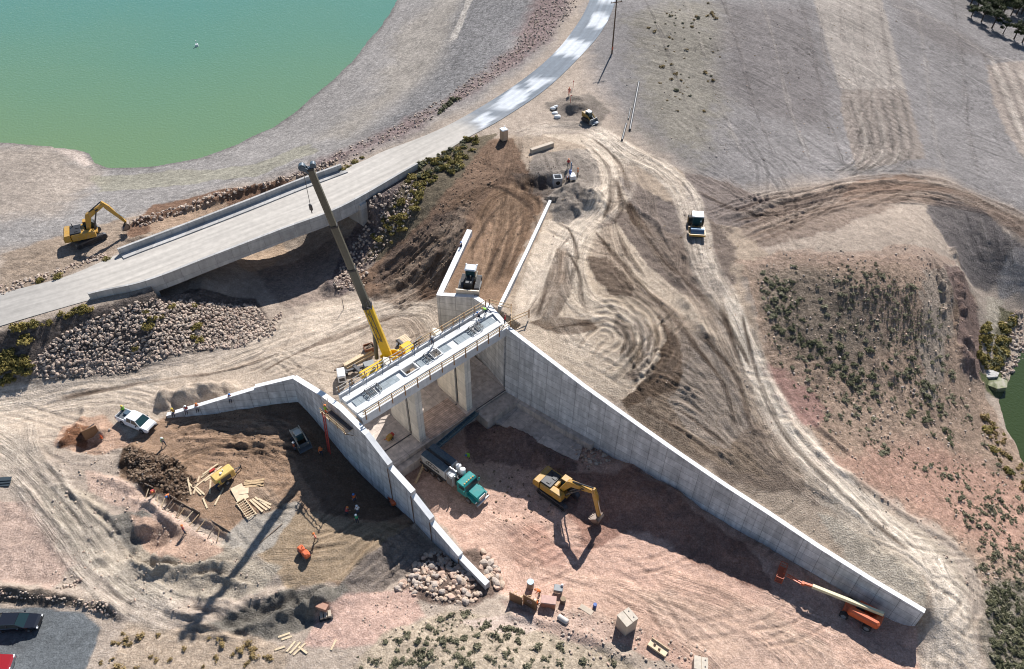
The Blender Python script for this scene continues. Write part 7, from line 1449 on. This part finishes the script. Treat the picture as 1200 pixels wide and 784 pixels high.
for k, (pl_, n_, lo_, hi_) in enumerate((([(590, 700), (700, 715), (830, 760), (820, 784), (700, 784), (600, 730)], 260, .12, .5), ([(440, 690), (580, 712), (560, 740), (420, 740)], 160, .1, .35), ([(60, 500), (150, 500), (260, 640), (330, 700), (200, 720), (60, 690)], 420, .1, .42), ([(870, 300), (1100, 300), (1150, 430), (1180, 560), (1180, 780), (1130, 680), (940, 500)], 900, .12, .5), ([(600, 170), (720, 160), (860, 260), (1100, 680), (900, 600), (640, 300)], 500, .08, .3), ([(670, 525), (700, 520), (715, 540), (690, 550)], 70, .3, .8), ([(0, 690), (130, 705), (140, 725), (60, 705), (0, 700)], 160, .15, .5), ([(700, 100), (800, 180), (1000, 210), (1000, 20), (760, 0)], 350, .1, .4), ([(60, 690), (95, 678), (90, 690)], 30, .2, .6), ([(395, 330), (430, 320), (425, 345)], 60, .3, .8))):
    rest += [(lo_+(hi_-lo_)*random.random()**2, p) for p in scatter_px(pl_, n_, 60+k)]
stuff_mesh('loose_stones', rest, [rock_mesh(120+k, bd_mats[k % 3]) if k < 3 else low[k] for k in range(6)], 11)
cl_m = [mat('dark_dirt_clod', (.13, .085, .055), .95, var=.3), mat('brown_dirt_clod', (.19, .13, .085), .95, var=.3)]; CLD = [rock_mesh(150+k, cl_m[k % 2]) for k in range(4)]
rest = []
for k, (pl_, n_, lo_, hi_) in enumerate((([(145, 525), (205, 535), (232, 565), (220, 585), (150, 560)], 900, .12, .5), ([(560, 500), (640, 500), (700, 560), (640, 640), (560, 600)], 260, .1, .42), ([(420, 335), (500, 260), (560, 180), (590, 200), (520, 335)], 420, .12, .45), ([(190, 492), (300, 475), (340, 520), (300, 560), (200, 520)], 300, .08, .3), ([(600, 170), (660, 200), (600, 330), (560, 300)], 200, .08, .3))):
    rest += [(lo_+(hi_-lo_)*random.random()**2, p) for p in scatter_px(pl_, n_, 160+k)]
stuff_mesh('dirt_clods', rest, CLD, 12, .1)
# ------------------------------------------------------------------ shrubs
def leaf_mat(name, a, b, scale=2.0):
    m = bpy.data.materials.new(name); m.use_nodes = True; N = m.node_tree.nodes; K = m.node_tree.links; bs_ = N['Principled BSDF']; bs_.inputs['Roughness'].default_value = .8; bs_.inputs['Specular IOR Level'].default_value = .15
    at_ = N.new('ShaderNodeAttribute'); at_.attribute_name = 'tone'; oi = N.new('ShaderNodeObjectInfo'); ad = N.new('ShaderNodeMath'); ad.operation = 'MULTIPLY_ADD'; K.new(oi.outputs['Random'], ad.inputs[0]); ad.inputs[1].default_value = .5; K.new(at_.outputs['Fac'], ad.inputs[2]); mu = N.new('ShaderNodeMath'); mu.operation = 'MULTIPLY'; mu.inputs[1].default_value = .67; K.new(ad.outputs[0], mu.inputs[0])
    r = N.new('ShaderNodeValToRGB'); r.color_ramp.elements[0].color = (*a, 1); r.color_ramp.elements[1].color = (*b, 1); K.new(mu.outputs[0], r.inputs[0]); K.new(r.outputs[0], bs_.inputs['Base Color']); return m
def leaf_geo(r, n, lumps, size, flat=.75):
    """leaf tufts through a few clumps: vertices, faces, tone per vertex"""
    V_, F_, T_ = [], [], []
    for k in range(n):
        cx_, cy_, cz_, cr_, tn = r.choice(lumps); d = Vector((r.gauss(0, 1), r.gauss(0, 1), abs(r.gauss(0, 1))*.9)).normalized(); rr = cr_*(r.random()**.45)*(1+.22*r.uniform(-1, 1)); p = Vector((cx_, cy_, cz_))+Vector((d.x*rr, d.y*rr, d.z*rr*flat)); s = size*r.uniform(.6, 1.4)
        n_ = (d+Vector((r.uniform(-.8, .8), r.uniform(-.8, .8), r.uniform(-.3, .9)))).normalized(); t_ = n_.orthogonal().normalized(); t_ = Matrix.Rotation(r.uniform(0, 6.28), 3, n_) @ t_; b_ = n_.cross(t_); i = len(V_)
        V_ += [p-t_*s*.5, p+b_*s*.32, p+t_*s*.6, p-b_*s*.32]; F_.append((i, i+1, i+2, i+3)); tt = min(1, max(0, tn+r.uniform(-.25, .25))); T_ += [tt]*4
    return V_, F_, T_
def leaf_obj_mesh(name, V_, F_, T_, m):
    me = bpy.data.meshes.new(name); me.from_pydata([tuple(v) for v in V_], [], F_); me.materials.append(m); a = me.attributes.new('tone', 'FLOAT', 'POINT'); a.data.foreach_set('value', T_); return me
def shrub_mesh(seed, m, n=150, size=.2, nl=6, sprawl=.35):
    r = random.Random(seed); lumps = [(0, 0, .12, .36, .5)]+[(r.uniform(-sprawl, sprawl), r.uniform(-sprawl, sprawl), r.uniform(.08, .26), r.uniform(.16, .30), r.random()) for _ in range(nl)]; return leaf_obj_mesh('shrub', *leaf_geo(r, n, lumps, size), m)
sage = leaf_mat('sage_leaves', (.085, .085, .05), (.28, .255, .165)); olive = leaf_mat('olive_yellow_leaves', (.08, .075, .022), (.34, .26, .08)); dgreen = leaf_mat('dark_green_leaves', (.055, .06, .033), (.19, .18, .10)); straw = leaf_mat('dry_straw_leaves', (.16, .11, .045), (.36, .26, .12))
SG = [shrub_mesh(k, sage) for k in range(6)]; OL = [shrub_mesh(20+k, olive, 220, .17, 8) for k in range(6)]; DG = [shrub_mesh(40+k, dgreen, 220, .18, 7) for k in range(5)]; ST = [shrub_mesh(60+k, straw, 120, .18, 5) for k in range(4)]
def plant(mesh, x, y, s, name, label, cat, group, r, hz=1.0):
    o = bpy.data.objects.new(name, mesh); COL.objects.link(o); o.location = (x, y, hgt(x, y)-.03); o.scale = (s, s, s*hz*r.uniform(.8, 1.15)); o.rotation_euler = (0, 0, r.uniform(0, 6.3)); return tag(o, label, cat, group)
SCRUB = []
def field(poly, n, lo, hi, meshes, name, label, group, seed, keep, pw=2.2, cat='shrub', hz=1.0):
    r = random.Random(seed); pts = scatter_px(poly, int(n*1.6), seed+500); cl_ = np.array([fbm(np.array([p[0]]), np.array([p[1]]), 9, seed, 3)[0] for p in pts]); pts = [pts[i] for i in np.argsort(-cl_+.5*np.array([r.random() for _ in pts]))[:n]]; it = sorted(((lo+(hi-lo)*r.random()**pw, p) for p in pts), reverse=True)
    for s, (x, y) in it[:keep]: plant(r.choice(meshes), x, y, s, name, label, cat, group, r, hz)
    SCRUB.extend((s*(.85 if hz < 1 else 1), p, r.choice(meshes)) for s, p in it[keep:])
hillp = [(885, 318), (930, 306), (1000, 304), (1075, 312), (1108, 340), (1112, 400), (1120, 450), (1160, 520), (1195, 560), (1195, 620), (1150, 600), (1080, 560), (1010, 520), (960, 500), (925, 450), (900, 400)]
field(hillp, 800, .35, 1.15, SG, 'sage_shrub', 'grey green sage shrub on the natural hillside right of the haul road', 'sage shrubs on the hillside', 1, 150, 2.6, hz=.7)
field([(980, 330), (1060, 330), (1085, 380), (1060, 420), (1000, 390)], 200, .3, .75, SG, 'sage_shrub', 'grey green sage shrub on the natural hillside right of the haul road', 'sage shrubs on the hillside', 2, 20, hz=.7)
field([(885, 322), (925, 318), (960, 380), (1000, 420), (1010, 460), (960, 430), (920, 400), (900, 370)], 130, .5, 1.35, DG, 'dark_shrub', 'dark green bush on the shaded left flank of the natural hill', 'dark bushes on the hill flank', 3, 60, hz=.75)
field([(1000, 400), (1070, 420), (1110, 480), (1130, 530), (1060, 500), (1010, 470)], 80, .5, 1.35, DG, 'dark_shrub', 'dark green bush on the lower slope of the natural hill above the pond', 'dark bushes above the pond', 4, 50, hz=.75)
field([(1100, 570), (1200, 590), (1200, 784), (1160, 784), (1155, 690), (1110, 620)], 330, .3, 1.15, SG, 'sage_shrub', 'grey green sage shrub on the red ground right of the haul road', 'sage shrubs in the lower right', 5, 60)
field([(1158, 690), (1200, 670), (1200, 784), (1165, 784)], 120, .5, 1.3, DG, 'dark_shrub', 'dark green bush in the thicket at the lower right corner', 'bushes in the lower right corner', 6, 90)
field([(430, 760), (480, 735), (545, 716), (620, 740), (720, 772), (740, 784), (400, 784)], 210, .3, 1.15, SG, 'sage_shrub', 'small grey sage shrub on the pale strip along the bottom edge', 'sage shrubs along the bottom', 7, 80)
field([(130, 740), (270, 745), (330, 765), (320, 784), (110, 784)], 34, .6, 1.5, ST, 'dry_tuft', 'dry straw coloured tuft on the pale ground right of the parking patch', 'dry tufts at the bottom left', 8, 34)
field([(0, 396), (24, 386), (40, 400), (38, 436), (10, 450), (0, 450)], 34, 1.0, 2.4, OL, 'roadside_bush', 'olive yellow bush in the thicket at the left edge below the road', 'bushes at the left edge', 9, 34, 1.3)
field([(20, 384), (60, 372), (100, 358), (108, 364), (60, 382), (30, 394)], 26, .7, 1.7, OL, 'roadside_bush', 'olive yellow bush in the row along the near edge of the road', 'bushes along the road edge', 10, 26)
r_ = random.Random(5)
for x, y, s in ((175, 383, 2.0), (180, 375, 1.5), (202, 359, 1.3), (228, 359, 1.0), (230, 384, 2.0), (235, 399, 1.7), (160, 409, 1.3), (98, 362, 1.0), (172, 366, 1.2), (190, 372, 1.0), (58, 380, 1.1), (228, 395, 1.2)): p_ = G(x, y); plant(r_.choice(OL), p_[0], p_[1], s, 'slope_bush', 'yellow olive bush growing among the riprap rocks below the road bridge', 'bush', 'bushes among the riprap', r_)
for x, y, s in ((125, 305, 1.4), (68, 325, 1.6), (46, 330, 1.4), (408, 196, 1.3), (402, 199, 1.5), (416, 190, 1.3), (424, 185, 1.0)): p_ = G(x, y); plant(r_.choice(OL), p_[0], p_[1], s, 'roadside_bush', 'olive bush on the lake side edge of the road', 'bush', 'bushes on the lake side of the road', r_)
field([(475, 200), (508, 186), (545, 163), (560, 162), (556, 178), (535, 205), (505, 215), (480, 220)], 72, .8, 2.0, OL+DG[:2], 'ridge_bush', 'dark olive bush in the thicket beside the road bridge end', 'bushes at the bridge end', 11, 72, 1.3)
field([(440, 262), (480, 225), (505, 216), (490, 250), (455, 292), (420, 310), (415, 290)], 42, .8, 1.8, OL, 'ridge_bush', 'yellow olive bush on the stony slope below the bridge end', 'bushes on the slope below the bridge end', 12, 42, 1.4)
for x, y, s in ((523, 125, 1.8), (518, 130, 1.5), (532, 118, 1.8), (527, 122, 1.5), (515, 133, 1.3), (537, 116, 1.4)): p_ = G(x, y); plant(r_.choice(DG), p_[0], p_[1], s, 'shore_bush', 'dark bush in the small clump on the stony upstream face', 'bush', 'bushes on the upstream face', r_)
field([(760, 20), (845, 0), (845, 90), (815, 170), (770, 175), (752, 140)], 70, .5, 1.5, ST+SG[:2], 'dry_tuft', 'dry yellowish tuft on the grey green strip of the dam shoulder', 'dry tufts on the dam shoulder', 13, 40)
field([(1148, 375), (1160, 372), (1162, 410), (1155, 435), (1146, 420)], 40, .8, 1.8, OL, 'creek_bush', 'olive bush on the left bank of the pale creek bed', 'bushes on the left creek bank', 14, 40, 1.4)
field([(1172, 380), (1188, 370), (1184, 395), (1172, 430), (1163, 436), (1165, 405)], 50, .9, 2.0, OL+DG[:2], 'creek_bush', 'olive green bush on the right bank of the pale creek bed', 'bushes on the right creek bank', 15, 50, 1.3)
field([(1150, 480), (1172, 500), (1200, 550), (1200, 575), (1180, 560), (1155, 510)], 30, .8, 1.8, ST+OL, 'pond_bush', 'straw coloured bush on the bank of the green pond', 'bushes on the pond bank', 16, 30)
field([(800, 0), (1140, 0), (1160, 60), (1000, 200), (800, 150)], 60, .2, .5, ST, 'dry_tuft', 'x', 'x', 17, 0)
field([(600, 170), (740, 170), (860, 260), (880, 300), (640, 270)], 14, .2, .5, ST, 'dry_tuft', 'x', 'x', 18, 0)
# the many low tufts too small to count
r = random.Random(77); VA, FA_, TA, off, MI = [], [], [], 0, []; mats_ = [sage, olive, dgreen, straw]
cache = {}
for s, (x, y), me_ in SCRUB:
    if me_.name not in cache:
        tn = np.zeros(len(me_.vertices)); me_.attributes['tone'].data.foreach_get('value', tn); cache[me_.name] = (np.array([v.co[:] for v in me_.vertices])[:320], [list(p.vertices) for p in me_.polygons][:80], tn[:320], mats_.index(me_.materials[0]))
    v, f, tn, mi = cache[me_.name]; a = r.uniform(0, 6.3); c, sn = math.cos(a), math.sin(a); w = v*s*1.05; VA.append(np.stack([x+w[:, 0]*c-w[:, 1]*sn, y+w[:, 0]*sn+w[:, 1]*c, hgt(x, y)-.03+w[:, 2]], -1)); FA_ += [[i+off for i in q] for q in f]; MI += [mi]*len(f); TA.append(tn); off += len(v)
me = bpy.data.meshes.new('low_scrub'); me.from_pydata(np.concatenate(VA).tolist(), [], FA_)
for m in mats_: me.materials.append(m)
me.polygons.foreach_set('material_index', MI); a = me.attributes.new('tone', 'FLOAT', 'POINT'); a.data.foreach_set('value', np.concatenate(TA)); o = bpy.data.objects.new('low_scrub', me); COL.objects.link(o); tag(o, kind='stuff')
# ------------------------------------------------------------------ wood beyond the dam, upper right
bark = mat('bark', (.07, .05, .035), .95, var=.3)
def tree_proto(seed, m):
    r = random.Random(seed); mb = MB(); top = (r.uniform(-.3, .3), r.uniform(-.3, .3), 2.6); mb.cyl((0, 0, -.5), top, .22, .13, n=8)
    ends = []
    for k in range(5): a = k*1.26+r.random(); e = (top[0]+1.3*math.cos(a), top[1]+1.3*math.sin(a), 3.6+r.random()*1.2); mb.cyl(top, e, .11, .04, n=6); ends.append(e)
    mb.cyl(top, (top[0], top[1], 5.0), .13, .04, n=6); tm = mb.mesh('trunk', bark)
    lumps = [(e[0]*1.15, e[1]*1.15, e[2]-.4+r.uniform(-.3, .5), r.uniform(.7, 1.25), r.random()) for e in ends]+[(top[0], top[1], 4.6, 1.2, .7), (top[0]+r.uniform(-.8, .8), top[1]+r.uniform(-.8, .8), 3.4, 1.3, .3), (r.uniform(-1.2, 1.2), r.uniform(-1.2, 1.2), 2.4, .9, .2)]
    return tm, leaf_obj_mesh('crown', *leaf_geo(r, 900, lumps, .42, .85), m)
twood = leaf_mat('wood_leaves', (.018, .026, .012), (.075, .085, .03)); tbrown = leaf_mat('brown_wood_leaves', (.04, .025, .012), (.14, .09, .04))
TP = [tree_proto(k, twood) for k in range(4)]+[tree_proto(9, tbrown)]; r = random.Random(3); nt_ = 0
spots = []
for k in range(60):
    x, y = r.uniform(1120, 1205), r.uniform(-22, 46)
    if y > 8+(x-1125)*.36 or y < -26: continue
    spots.append((x, y))
spots += [(1138, 20), (1150, 26), (1162, 33), (1175, 40), (1188, 46), (1198, 50), (1145, 12), (1158, 16)]
for x, y in spots:
    p_ = G(x, y); br_n = y < 4 and r.random() < .5; tm, cm = TP[4] if br_n else r.choice(TP[:4])
    t = bpy.data.objects.new('woodland_tree', tm); COL.objects.link(t); t.location = p_; s = r.uniform(.7, 1.05); t.scale = (s, s, s*r.uniform(.8, 1.05)); t.rotation_euler = (0, 0, r.uniform(0, 6.3))
    t.name = 'woodland_tree'; c = bpy.data.objects.new('crown', cm); COL.objects.link(c); c.parent = t
    tag(t, 'brownish tree in the wood at the upper right corner' if br_n else 'dark green tree in the wood at the upper right corner', 'tree', 'brownish trees in the far wood' if br_n else 'green trees in the far wood')
